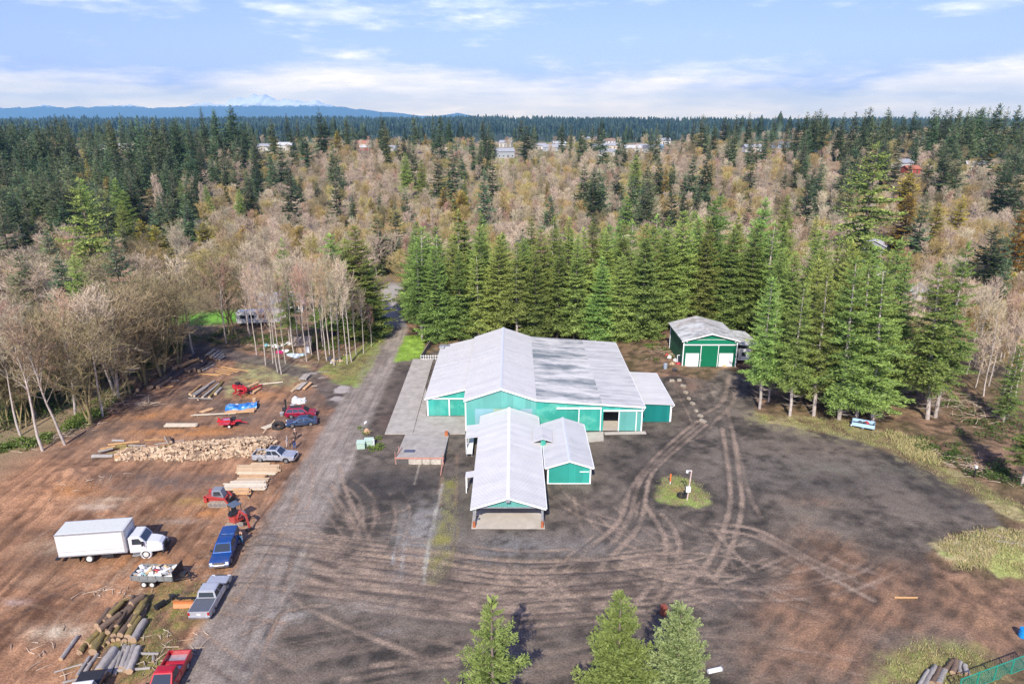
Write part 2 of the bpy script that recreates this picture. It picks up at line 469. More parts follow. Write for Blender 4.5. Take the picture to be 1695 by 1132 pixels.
lay(sstep(1.2, -1.2, s_dirt), dirt_c)
for (px, py, sx, sy, k, c) in [(165, 838, 3, .8, .8, (.48, .36, .26)), (190, 826, 4, .7, .7, (.45, .33, .22)), (110, 1045, 3.0, 1.1, .9, (.52, .42, .30)), (30, 995, 1.2, .5, .8, (.55, .42, .36)), (60, 960, 3, 1, .4, (.40, .26, .16)), (300, 862, 3, .7, .6, (.42, .32, .24)), (90, 905, 3, 1.4, .7, (.40, .30, .20)),
                               (270, 800, 9, 2.2, .55, (.10, .085, .08)), (210, 790, 8, 1.6, .4, (.12, .09, .075)), (60, 930, 6, 2.5, .5, (.10, .065, .045)), (390, 790, 5, 1.4, .6, (.10, .08, .07)), (40, 880, 5, 1.5, .4, (.11, .07, .05)), (270, 700, 6, 1.5, .6, (.085, .072, .066)), (420, 700, 6, 3, .45, (.10, .08, .07)),
                               (325, 830, 3, .8, .6, (.42, .27, .08)), (450, 720, 5, 1.2, .35, (.3, .24, .19)), (480, 975, 3, 6, .25, (.2, .17, .14))]:
 p = G(px, py); lay(k * np.exp(-(((x - p.x) / sx) ** 2 + ((y - p.y) / sy) ** 2)) * (0.4 + 1.2 * con(n2, 2.5)) * (s_dirt < 0), c)
moss = vcol((0.20, 0.165, 0.10), (0.36, 0.36, 0.16), con(n2, 3))
lay(sstep(1.5, -1.5, s_patch) * (0.35 + 0.75 * con(nf, 2)), moss)
moss2 = vcol((0.14, 0.10, 0.06), (0.20, 0.22, 0.05), con(n2, 3))
lay(sstep(1.5, -1.5, s_logs) * (0.25 + 0.7 * con(nf, 2)), moss2)
yard_c = vcol((0.050, 0.043, 0.036), (0.19, 0.156, 0.122), con(0.40 * n1 + 0.40 * n2 + 0.2 * n3, 3.8) * .92)
yard_c = yard_c * (0.86 + 0.28 * nf)[:, None]
lay(sstep(0.5, -0.5, s_yard), yard_c)
YM = (s_yard < 0.3) | (s_road < 0.2)
for (px, py, sx, sy, k, c) in [
  (690, 900, 2.6, 6, .75, (.27, .26, .235)), (700, 860, 2.2, 4, .65, (.26, .25, .23)), (665, 930, 1.4, 5, .55, (.24, .23, .21)), (850, 900, 6, 2.2, .55, (.22, .21, .20)), (820, 925, 3, 1.2, .55, (.25, .24, .23)), (960, 905, 5, 2.0, .4, (.21, .195, .18)), (900, 955, 7, 2.0, .3, (.19, .165, .15)),
  (580, 1000, 4, 1.0, .65, (.36, .32, .26)), (620, 1005, 2.5, .8, .6, (.34, .31, .27)), (490, 1020, 1.5, 1.0, .6, (.33, .30, .26)), (500, 955, 1.3, 2.2, .45, (.30, .29, .24)), (640, 1045, 1.5, .5, .5, (.33, .29, .26)), (760, 880, 3, 2, .3, (.2, .18, .15)),
  (650, 800, 7, 5, .55, (.062, .058, .056)), (560, 800, 4, 4, .25, (.075, .07, .068)), (1020, 760, 9, 4, .35, (.085, .072, .062)), (1380, 790, 16, 5, .35, (.062, .062, .064)), (1330, 760, 8, 2, .35, (.17, .145, .12)), (1410, 775, 9, 1.6, .45, (.18, .17, .13)), (1390, 745, 12, 1.5, .35, (.17, .13, .10)),
  (1230, 985, 6, 2.2, .65, (.065, .066, .066)), (1600, 840, 7, 2, .3, (.055, .055, .058)), (1345, 830, 3, 1.2, .45, (.25, .155, .10)), (1240, 780, 5, 4, .3, (.2, .175, .145)), (960, 840, 3, 3, .35, (.20, .15, .115)), (1010, 880, 7, 4, .28, (.19, .16, .135)), (680, 640, 4, 10, .55, (.085, .062, .058)), (650, 700, 3, 5, .5, (.12, .075, .06)), (760, 700, 3, 3, .3, (.2, .18, .13)), (770, 840, 1.5, 7, .45, (.12, .11, .09)),
  (600, 760, 3, 2, .35, (.2, .17, .14)), (1180, 655, 3.5, 3.5, .55, (.24, .2, .16)), (1190, 720, 3, 6, .25, (.21, .18, .15)), (1140, 645, 2.5, 2.5, .4, (.2, .12, .08))]:
 p = G(px, py); lay(k * np.exp(-(((x - p.x) / sx) ** 2 + ((y - p.y) / sy) ** 2)) * (0.25 + 1.4 * con(0.5 * n2 + 0.5 * nf, 2.8)) * YM, c)
band = P2([(300, 955), (420, 925), (560, 945), (720, 965), (860, 985), (1020, 975), (1150, 960)])
db = dist_poly(x, y, band)
stripes = fbm(x / 16, (y + 0.05 * x) / 0.4 + wob * 0.3, 4, 31)
lay(sstep(6.5, 1.0, db + wob) * (0.15 + 0.8 * con(stripes, 2.6)) * 0.62 * YM, (.215, .150, .112))
lay(sstep(50, 60, -x + 10) * 0, (0, 0, 0))
lowf = sstep(63, 52, y) * (s_yard < 0)
stripes2 = fbm(x / 9 + y / 20, (y - 0.28 * x) / 0.5, 4, 33)
lay(lowf * sstep(.5, .8, con(stripes2, 3)) * 0.5, (.20, .15, .115))
br_c = vcol((0.10, 0.065, 0.045), (0.30, 0.175, 0.105), con(0.4 * n2 + 0.6 * fbm((x + y) / 7, (y - x) / 1.0, 4, 41), 3))
lay(sstep(3, -4, s_brown) * (0.55 + 0.45 * con(n1, 2)), br_c)
lay(sstep(0.6, -0.6, s_drive) * 0.85, vcol((.07, .06, .055), (.16, .135, .12), con(n2)))
for (px, py, sx, sy, k) in [(566, 645, 1.6, 2.2, .9), (558, 660, 1.3, 1.3, .8), (535, 615, 1.6, .5, .8), (515, 618, 1.4, .4, .7), (530, 625, .8, .4, .7), (605, 660, .5, 4, .5)]:
 p = G(px, py); lay(k * sstep(.35, .6, np.exp(-(((x - p.x) / sx) ** 2 + ((y - p.y) / sy) ** 2)) + (n2 - .5) * .6), (.40, .36, .33))
along = y
across = np.zeros_like(x)
rx = np.interp(y, [q[1] for q in road], [q[0] for q in road]); across = (x - rx)
lanes = fbm(across / 0.35 + wob * 0.15, along / 9, 4, 51)
road_c = vcol((.19, .16, .135), (.33, .285, .24), con(0.6 * lanes + 0.4 * n2, 2.7))
road_c = road_c * (0.9 + 0.22 * nf)[:, None] * (0.9 + 0.25 * con(n3, 2))[:, None]
lay(sstep(0.7, -0.7, s_road) * 0.93, road_c)
def track(l, w=0.36, k=0.75, c=(.30, .225, .168), jit=0.6, world=False):
 pts = l if world else P2(l)
 xs = [p[0] for p in pts]; ys = [p[1] for p in pts]
 m = (x > min(xs) - 2) & (x < max(xs) + 2) & (y > min(ys) - 2) & (y < max(ys) + 2)
 if not m.any(): return
 pp = [np.array(p) for p in pts]
 for _ in range(2):
  q = [pp[0]]
  for a, b in zip(pp[:-1], pp[1:]): q += [a * .75 + b * .25, a * .25 + b * .75]
  pp = q + [pp[-1]]
 d = dist_poly(x[m], y[m], pp)
 wt = np.zeros_like(x)
 nn = n2[m]
 wt[m] = sstep(w, w * 0.35, d + (nf[m] - .5) * .25) * k * (1 - jit + 2 * jit * con(fbm(x[m] / 2.5, y[m] / 2.5, 3, 71), 2))
 wt[m] *= (0.55 + 0.6 * con(nn, 2))
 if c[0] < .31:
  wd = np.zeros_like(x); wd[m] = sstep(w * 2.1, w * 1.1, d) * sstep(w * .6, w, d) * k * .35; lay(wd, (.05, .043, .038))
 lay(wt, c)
 Zr[m] -= 0.05 * sstep(w, 0, d)
Zr = np.zeros_like(x)
za = lambda l: ZP(l, 950, 650, 3.234)
zb = lambda l: ZP(l, 400, 750, 2.964)
for l, w, k in [([(665, 150), (560, 230), (450, 330), (350, 440), (290, 540), (265, 650), (200, 740), (60, 840)], .4, .8),
             ([(710, 170), (600, 260), (480, 360), (400, 450), (385, 560), (370, 660), (330, 750), (250, 830), (150, 920)], .4, .85),
             ([(690, 160), (580, 245), (470, 345), (380, 430), (330, 520), (310, 640), (250, 760), (150, 850)], .4, .6),
             ([(795, 190), (815, 320), (835, 460), (840, 600), (800, 740), (740, 880), (640, 1000), (500, 1120)], .42, .9),
             ([(850, 200), (870, 330), (890, 470), (905, 590), (880, 720), (830, 870), (750, 1000)], .42, .85),
             ([(385, 600), (440, 690), (490, 770), (495, 870), (450, 980), (390, 1060), (330, 1120)], .42, .95),
             ([(470, 650), (530, 710), (565, 800), (560, 900), (520, 1000), (440, 1110)], .42, .95),
             ([(590, 690), (700, 740), (900, 745), (1050, 800), (1200, 890), (1400, 1000), (1600, 1110)], .45, .75),
             ([(720, 700), (950, 715), (1100, 790), (1280, 900), (1500, 990)], .45, .75),
             ([(740, 720), (850, 850), (960, 950)], .35, .7), ([(640, 690), (760, 800), (900, 980), (1100, 1110)], .3, .45),
             ([(1350, 860), (1450, 920), (1600, 960)], .5, .5), ([(1000, 760), (1180, 860), (1350, 960), (1600, 1040)], .5, .45),
             ([(330, 800), (380, 860), (380, 940), (340, 1000)], .2, .35), ([(390, 800), (420, 870), (410, 930), (370, 980)], .2, .35),
             ([(820, 90), (850, 200), (900, 400), (940, 560), (1000, 660)], .4, .35), ([(760, 140), (700, 230), (620, 260)], .3, .3),
             ([(560, 20), (600, 90), (640, 180)], .25, .5), ([(700, 110), (800, 60), (830, -60)], .5, .4), ([(760, 150), (860, 60), (870, -60)], .5, .35),
             ([(0, 560), (30, 700), (60, 760)], .3, .35), ([(60, 560), (75, 650)], .3, .3)]:
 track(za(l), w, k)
for l, w, k in [([(480, 60), (500, 160), (560, 290), (620, 400), (660, 500), (740, 590)], .38, .7), ([(440, 150), (480, 250), (550, 340), (590, 430), (580, 550)], .38, .6),
             ([(430, 230), (500, 300), (560, 400), (570, 480), (540, 560)], .38, .5), ([(400, 290), (470, 360), (530, 470), (520, 550)], .3, .45), ([(440, 280), (560, 330), (700, 290), (800, 280)], .3, .3), ([(470, 320), (600, 350), (800, 330), (940, 300)], .25, .3),
             ([(620, 420), (750, 410), (880, 430)], .2, .25), ([(340, 350), (470, 450), (640, 560)], .3, .5), ([(300, 460), (420, 510), (560, 570), (740, 620), (900, 650), (1130, 680), (1330, 650)], 1.0, .8),
             ([(280, 520), (430, 590), (640, 660), (900, 700), (1330, 700)], .8, .75), ([(250, 600), (500, 690), (800, 760), (1330, 760)], .8, .7), ([(230, 640), (420, 700), (640, 760), (900, 800), (1330, 820)], .7, .6),
             ([(200, 650), (270, 740), (420, 810), (600, 890), (780, 960), (1000, 1040)], .4, .75), ([(0, 890), (120, 830), (270, 750), (430, 745)], .25, .8), ([(0, 830), (160, 760)], .25, .7), ([(60, 940), (160, 1010), (260, 1060)], .4, .5),
             ([(40, 1050), (140, 1100)], .4, .5), ([(640, 1040), (800, 1030), (1000, 1010), (1100, 1000)], .4, .5), ([(500, 1110), (800, 1060), (1060, 1040)], .4, .45), ([(330, 290), (200, 300), (60, 370)], .3, .5), ([(350, 330), (240, 330), (0, 470)], .3, .3),
             ([(260, 90), (160, 200), (40, 370), (0, 470)], .25, .5), ([(330, 60), (250, 150), (100, 340)], .25, .4)]:
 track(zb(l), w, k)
rt = random.Random(31)
for q in range(26):          # many fainter passes across the front of the yard
 dy = rt.gauss(0, 3.6); ln = rt.randint(3, len(band)); st0 = rt.randint(0, len(band) - ln)
 pts0 = [(a + rt.gauss(0, .8), b + dy + rt.gauss(0, .5)) for a, b in band[st0:st0 + ln]]
 if rt.random() < .4: pts0.append((pts0[-1][0] + rt.uniform(4, 12), pts0[-1][1] + rt.choice([-1, 1]) * rt.uniform(3, 12)))
 for o_ in (0, 1.75): track([(a, b + o_) for a, b in pts0], rt.uniform(.2, .36), rt.uniform(.3, .65), jit=.9, world=True)
pi_ = G(1128, 818)
for q in range(9):          # turning circles round the island
 ra = rt.uniform(7, 19); a0_ = rt.uniform(2.4, 4.4); aw = rt.uniform(.5, 1.5); ex_ = rt.uniform(.8, 1.3); ox, oy = rt.gauss(0, 3), rt.gauss(-1, 3)
 for o_ in (0, 1.7): track([(pi_.x + ox + (ra + o_) * ex_ * math.cos(a0_ + aw * t / 7), pi_.y + oy + (ra + o_) * math.sin(a0_ + aw * t / 7)) for t in range(8)], rt.uniform(.2, .34), rt.uniform(.25, .55), jit=.9, world=True)
pq = G(590, 850)
for q in range(4):
 ra = rt.uniform(8, 20); a0_ = rt.uniform(-.6, .8); aw = rt.uniform(.5, 1.1)
 for o_ in (0, 1.7): track([(pq.x - 12 + (ra + o_) * math.cos(a0_ + aw * t / 6), pq.y - 3 + (ra + o_) * math.sin(a0_ + aw * t / 6)) for t in range(7)], rt.uniform(.18, .3), rt.uniform(.25, .5), jit=.9, world=True)
pd = G(150, 960)
for q in range(26):          # machine passes over the dirt, along and across
 a = rt.gauss(math.atan2(dv.y, dv.x), .12 if rt.random() < .75 else .9); L_ = rt.uniform(8, 24); cx_, cy_ = pd.x + rt.gauss(0, 12), pd.y + rt.gauss(4, 9); bend = rt.gauss(0, .03)
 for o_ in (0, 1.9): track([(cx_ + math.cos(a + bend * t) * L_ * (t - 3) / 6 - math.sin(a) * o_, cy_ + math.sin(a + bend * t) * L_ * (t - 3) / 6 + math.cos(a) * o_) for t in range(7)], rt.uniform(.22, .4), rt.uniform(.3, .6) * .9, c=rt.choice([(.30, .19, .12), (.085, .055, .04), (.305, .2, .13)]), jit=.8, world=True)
for l, w, k, c in [([(985, 150), (960, 260), (930, 370), (905, 520), (895, 630)], .3, .7, (.36, .34, .29)), ([(1065, 360), (1050, 440), (1030, 520), (1005, 600)], .14, .8, (.20, .16, .09)), ([(870, 60), (850, 150)], .18, .8, (.42, .38, .30)),
                   ([(775, 400), (745, 480), (742, 540)], .25, .6, (.33, .32, .30)), ([(795, 440), (790, 530), (780, 610)], .2, .5, (.33, .32, .30)), ([(305, 460), (270, 560), (240, 640)], .6, .5, (.30, .28, .23)), ([(260, 690), (170, 790), (110, 900), (40, 1060)], .35, .5, (.06, .055, .052)), ([(230, 660), (150, 800)], .3, .45, (.33, .31, .28))]:
 track(zb(l), w, k, c)
gr = vcol((.20, .19, .07), (.24, .34, .06), con(n2, 2.5))
dry = vcol((.32, .26, .13), (.48, .40, .22), con(nf, 2))
bright = vcol((.17, .28, .035), (.30, .46, .07), con(n2, 2))
lay(sstep(0.5, -0.7, s_lawn), bright)
lay(sstep(0.7, -0.7, s_left) * (0.3 + 0.7 * con(n1, 2)), gr)
lay(sstep(0.9, -0.6, s_verge) * (.45 + .55 * con(nf, 2)), vcol((.17, .115, .07), (.23, .25, .075), con(0.5 * n1 + 0.5 * n2, 3)))
lay(sstep(0.6, -0.3, s_verge) * sstep(.5, .75, con(n1, 2.5)) * .7, dry)
lay(sstep(0.4, -0.7, s_strip) * (.15 + .75 * con(n2, 2.4)), vcol((.19, .165, .13), (.215, .20, .055), con(0.5 * n1 + .5 * n2, 3.4)))
lay(sstep(0.4, -0.5, s_island), vcol((.24, .19, .11), (.22, .30, .07), con(0.5 * n2 + 0.5 * nf, 3)))
p = G(1125, 814); lay(np.exp(-(((x - p.x) / 1.5) ** 2 + ((y - p.y) / .9) ** 2)) * .8, (.30, .16, .09))
lay(sstep(0.7, -0.7, s_mound), dry * (0.8 + .3 * con(n1, 2))[:, None])
lay(sstep(0.7, -0.7, s_mound) * sstep(.62, .8, con(n1, 3)) * .7, (.26, .33, .08))
lay(sstep(1.5, -1.5, s_corner) * (.25 + .6 * con(n2, 2)), vcol((.24, .20, .09), (.30, .34, .09), con(nf)))
lay(sstep(4, 0.5, s_verge) * (s_yard < 0) * sstep(.55, .9, con(n2, 2.4)) * .5, (.26, .24, .11))
C = np.clip(C, 0.01, 0.8)
rel = np.zeros_like(x)
rel += sstep(0.5, -1.5, s_dirt) * ((streak - .5) * .22 + (n2 - .5) * .16 + (n1 - .5) * .3) * sstep(-.2, .8, d_road - w_road)
rel += sstep(1, -1, s_yard) * ((n2 - .5) * .05 + (stripes - .5) * .04 + (n1 - .5) * .08)
rel += sstep(0, 2, np.minimum(np.minimum(s_dirt, s_yard), s_road)) * ((n2 - .5) * .5 + (n1 - .5) * .7)
Z[idx] += rel + Zr
CC = np.zeros((len(X), 3))
m1 = fbm(X / 9, Y / 9, 4, 81); m2 = fbm(X / 45, Y / 45, 3, 82)
t = np.clip(.5 + (m1 - .5) * 2.4, 0, 1)[:, None]
CC[:] = np.array((.14, .10, .065)) * (1 - t) + np.array((.34, .25, .16)) * t
w = (sstep(.5, .62, m2) * .5)[:, None]; CC = CC * (1 - w) + np.array((.12, .125, .04)) * w
w = (sstep(500, 620, Y) * .6 * sstep(.42, .6, m2))[:, None]; CC = CC * (1 - w) + np.array((.16, .20, .07)) * w
w = sstep(1100, 2000, Y)[:, None]; CC = CC * (1 - w) + np.array((.035, .05, .03)) * w
pl = GT(345, 530); w = (sstep(1.1, .8, np.hypot((X - pl.x) / 13, (Y - pl.y) / 5.5)) * .95)[:, None]; CC = CC * (1 - w) + np.array((.15, .36, .04)) * w
pl = GT(1480, 408); w = (sstep(1.1, .7, np.hypot((X - pl.x) / 14, (Y - pl.y) / 12)) * .8)[:, None]; CC = CC * (1 - w) + np.array((.26, .32, .05)) * w
pl = GT(835, 268); w = (sstep(1.1, .7, np.hypot((X - pl.x) / 45, (Y - pl.y) / 22)) * .9)[:, None]; CC = CC * (1 - w) + np.array((.28, .27, .11)) * w
edge = np.zeros(len(X)); edge[idx] = sstep(0, 3, np.minimum(np.minimum(x - fx0 + 3, fx1 + 3 - x), np.minimum(y - fy0 + 3, fy1 + 3 - y)))
full = np.zeros((len(X), 3)); full[idx] = C
CC = CC * (1 - edge[:, None]) + full * edge[:, None]
dr = dist_poly(X, Y, road); w = (sstep(3.0, 2.2, dr) * (Y > fy1 - 2))[:, None]; CC = CC * (1 - w) + np.array((.36, .33, .30)) * w
cls = np.zeros(len(X), int)        # 0 ground
c_ = np.zeros(len(x), int)
c_[s_dirt < 0] = 1
c_[s_yard < 0] = 2
c_[s_drive < 0] = 4
c_[s_road < 0] = 3
gmin = np.minimum.reduce([s_lawn, s_left, s_verge, s_strip, s_island, s_mound])
c_[gmin < 0] = 5
cls[idx] = c_
cls[(dr < 2.5) & (Y > fy1 - 3) & (Y < 210)] = 3
def ground_material():
 m, nt, b = _nt('ground_surface')
 at = N(nt, 'ShaderNodeAttribute', attribute_name='Col')
 tc = N(nt, 'ShaderNodeTexCoord')
 f1 = N(nt, 'ShaderNodeTexNoise', i_Scale=5.0, i_Detail=8.0, i_Roughness=0.75)
 f2 = N(nt, 'ShaderNodeTexNoise', i_Scale=0.7, i_Detail=6.0, i_Roughness=0.6)
 f3 = N(nt, 'ShaderNodeTexVoronoi', i_Scale=5.0)
 for f in (f1, f2, f3): nt.links.new(tc.outputs['Object'], f.inputs['Vector'])
 r1 = ramp(nt, [(0.32, (0.52,) * 3), (0.5, (1.0,) * 3), (0.68, (1.62,) * 3)])
 nt.links.new(f1.outputs['Fac'], r1.inputs['Fac'])
 r2 = ramp(nt, [(0.3, (0.86, .85, .84)), (0.7, (1.14, 1.13, 1.1))])
 nt.links.new(f2.outputs['Fac'], r2.inputs['Fac'])
 r3 = ramp(nt, [(0.0, (1.35,) * 3), (0.16, (1.0,) * 3), (1.0, (1.0,) * 3)])
 nt.links.new(f3.outputs['Distance'], r3.inputs['Fac'])
 out = at.outputs['Color']
 for r_ in (r1, r2, r3):
  mx = N(nt, 'ShaderNodeMix', data_type='RGBA', blend_type='MULTIPLY'); mx.inputs['Factor'].default_value = 1.0
  nt.links.new(out, mx.inputs['A']); nt.links.new(r_.outputs['Color'], mx.inputs['B']); out = mx.outputs['Result']
 nt.links.new(out, b.inputs['Base Color'])
 b.inputs['Roughness'].default_value = 0.9; b.inputs['Specular IOR Level'].default_value = 0.2
 bp = N(nt, 'ShaderNodeBump'); bp.inputs['Strength'].default_value = 0.7; bp.inputs['Distance'].default_value = 0.12
 nt.links.new(f1.outputs['Fac'], bp.inputs['Height']); nt.links.new(bp.outputs['Normal'], b.inputs['Normal'])
 return m
GM = ground_material()
nxg, nyg = len(gx), len(gy)
ii, jj = np.meshgrid(np.arange(nxg - 1), np.arange(nyg - 1))
q = (jj * nxg + ii).ravel()
F = np.stack([q, q + 1, q + nxg + 1, q + nxg], 1)
fc = cls[F]
fcls = np.sort(fc, axis=1)[:, 2]
V = np.stack([X, Y, Z], 1)
GROUND = {}
for k, nm in enumerate(['ground', 'dirt_field', 'gravel_yard', 'gravel_road', 'side_path', 'grass_verge']):
 sel = F[fcls == k]
 if not len(sel): continue
 u, inv = np.unique(sel.ravel(), return_inverse=True)
 me = np_mesh(nm, V[u], inv.reshape(-1, 4), GM, attrs={'Col': ('POINT', 'FLOAT_COLOR', np.concatenate([CC[u], np.ones((len(u), 1))], 1))}, smooth=True)
 o = bpy.data.objects.new(nm, me); link(o); tag(o, kind='structure')
 GROUND[nm] = o
# ------------------------------------------------------------------ surface height as built (for standing things)
def Zs(px_, py_):
 i = int(np.clip(np.searchsorted(gx, px_), 1, nxg - 1)); j = int(np.clip(np.searchsorted(gy, py_), 1, nyg - 1))
 x0, x1 = gx[i - 1], gx[i]; y0, y1 = gy[j - 1], gy[j]
 a = (px_ - x0) / (x1 - x0); b = (py_ - y0) / (y1 - y0)
 z = Z.reshape(nyg, nxg)
 return float((z[j - 1, i - 1] * (1 - a) + z[j - 1, i] * a) * (1 - b) + (z[j, i - 1] * (1 - a) + z[j, i] * a) * b)
# ------------------------------------------------------------------ mountains, far off
def mountain_material():
 m, nt, b = _nt('mountain_rock')
 geo = N(nt, 'ShaderNodeNewGeometry'); sep = N(nt, 'ShaderNodeSeparateXYZ'); nt.links.new(geo.outputs['Position'], sep.inputs[0])
 nz = N(nt, 'ShaderNodeTexNoise', i_Scale=0.0045, i_Detail=8.0, i_Roughness=0.7); nt.links.new(geo.outputs['Position'], nz.inputs['Vector'])
 ma = N(nt, 'ShaderNodeMath', operation='MULTIPLY_ADD'); nt.links.new(nz.outputs['Fac'], ma.inputs[0]); ma.inputs[1].default_value = 260.0; nt.links.new(sep.outputs['Z'], ma.inputs[2])
 mr = N(nt, 'ShaderNodeMapRange'); mr.inputs['From Min'].default_value = 548; mr.inputs['From Max'].default_value = 592
 nt.links.new(ma.outputs[0], mr.inputs['Value'])
 mx = N(nt, 'ShaderNodeMix', data_type='RGBA'); nt.links.new(mr.outputs[0], mx.inputs['Factor'])
 mx.inputs['A'].default_value = (0.05, 0.07, 0.06, 1); mx.inputs['B'].default_value = (0.95, 0.95, 0.97, 1)
 nt.links.new(mx.outputs['Result'], b.inputs['Base Color']); b.inputs['Roughness'].default_value = 0.9
 return m
def mountains():
 D = 22000.0
 prof = [(-500, 196), (-200, 187), (0, 181), (40, 179), (80, 177), (110, 180), (150, 181), (200, 177), (250, 180), (290, 181), (330, 176), (370, 174), (410, 166), (430, 163), (455, 164), (475, 166), (500, 171), (525, 170), (550, 178), (600, 184), (650, 188), (690, 192), (725, 193), (745, 190), (757, 188), (775, 192), (800, 196), (850, 199), (1000, 201)]
 xs = [ (p[0] - 847.5) / FPX / (CP + (566 - p[1]) / FPX * SP) * D for p in prof]
 zs = [CAM_H - slope(p[1]) * D for p in prof]
 nx, ny = 700, 60
 gx_ = np.linspace(min(xs), max(xs), nx); v = np.linspace(0, 1, ny)
 A, B = np.meshgrid(gx_, v)
 yy = D - 3000 + B * 5200
 prof_z = np.interp(A, xs, zs) * (1 + .26 * (.5 - np.abs(fbm(A / 300, A * 0, 6, 17) - .5) * 4) * sstep(200, 660, np.interp(A, xs, zs)))
 ridge = 1 - np.abs(B - 0.58) / 0.58
 z = prof_z * np.clip(ridge, 0, 1) ** 0.8
 rn = np.abs(fbm(A / 850, yy / 850, 6, 91) - .5) * 2
 z = z * (0.72 + 0.28 * sstep(.3, .0, np.abs(B - .58))) + (0.45 - rn) * np.clip(prof_z, 0, 1400) * 0.36 * np.clip(ridge, 0, 1)
 z[0] = -20; z[-1] = -20
 ii, jj = np.meshgrid(np.arange(nx - 1), np.arange(ny - 1)); q = (jj * nx + ii).ravel()
 me = np_mesh('mountains', np.stack([A.ravel(), yy.ravel(), z.ravel()], 1), np.stack([q, q + 1, q + nx + 1, q + nx], 1), mountain_material(), smooth=False)
 o = bpy.data.objects.new('mountains', me); link(o); tag(o, kind='structure')
mountains()
# ------------------------------------------------------------------ tree meshes
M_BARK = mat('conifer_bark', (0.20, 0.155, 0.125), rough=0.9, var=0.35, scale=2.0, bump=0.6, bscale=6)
M_BARKD = mat('shaded_fir_bark', (.12, .095, .075), rough=.9, var=.3)  # darker bark colour so the fir trunks stand out less
M_PALEBARK = mat('pale_bark', (0.46, 0.40, 0.35), rough=0.85, var=0.3, scale=1.6, obj_var=0.12, dirt=(0.16, 0.14, 0.06), dirt_amt=0.45)
M_MOSSBARK = mat('mossy_bark', (0.26, 0.21, 0.11), rough=0.9, var=0.4, scale=1.5, obj_var=0.15, dirt=(0.30, 0.25, 0.04), dirt_amt=0.8)
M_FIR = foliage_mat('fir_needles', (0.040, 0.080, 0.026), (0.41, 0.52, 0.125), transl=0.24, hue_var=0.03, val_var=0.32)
M_FARFIR = foliage_mat('dark_fir_needles', (0.036, 0.068, 0.036), (0.22, 0.29, 0.125), transl=0.24, hue_var=0.045, val_var=0.45)
M_RIDGEFIR = foliage_mat('ridge_fir_needles', (0.026, 0.05, 0.038), (0.10, 0.15, 0.10), transl=0.1, hue_var=0.0, val_var=0.0)
M_CEDAR = foliage_mat('golden_cedar_scales', (0.16, 0.125, 0.02), (0.62, 0.49, 0.085), transl=0.25, hue_var=0.025, val_var=0.25)
M_ORANGE = foliage_mat('rusty_cedar_scales', (0.16, 0.08, 0.015), (0.50, 0.27, 0.06), transl=0.25, hue_var=0.015, val_var=0.2)
M_SPRUCE = foliage_mat('young_fir_needles', (0.075, 0.13, 0.026), (0.34, 0.44, 0.125), transl=0.28, hue_var=0.012, val_var=0.08)
M_BLUESPR = foliage_mat('silvery_fir_needles', (0.075, 0.135, 0.032), (0.42, 0.50, 0.21), transl=0.25, hue_var=0.01, val_var=0.08)
M_TWIG = foliage_mat('bare_twigs', (0.27, 0.205, 0.13), (0.76, 0.635, 0.455), transl=0.0, hue_var=0.025, val_var=0.28, rough=0.9)
M_TWIGRED = foliage_mat('reddish_twigs', (0.28, 0.165, 0.10), (0.60, 0.41, 0.28), transl=0.0, hue_var=0.02, val_var=0.2, rough=0.9)
M_TWIGMOSS = foliage_mat('mossy_twigs', (0.10, 0.08, 0.035), (0.42, 0.34, 0.19), transl=0.0, hue_var=0.015, val_var=0.2, rough=0.9)
M_TWIGPALE = foliage_mat('poplar_twigs', (0.42, 0.32, 0.22), (0.66, 0.54, 0.40), transl=0.0, hue_var=0.01, val_var=0.12, rough=0.9)
M_LEAF = foliage_mat('bramble_leaves', (0.045, 0.085, 0.02), (0.17, 0.23, 0.045), transl=0.25, hue_var=0.03, val_var=0.25)
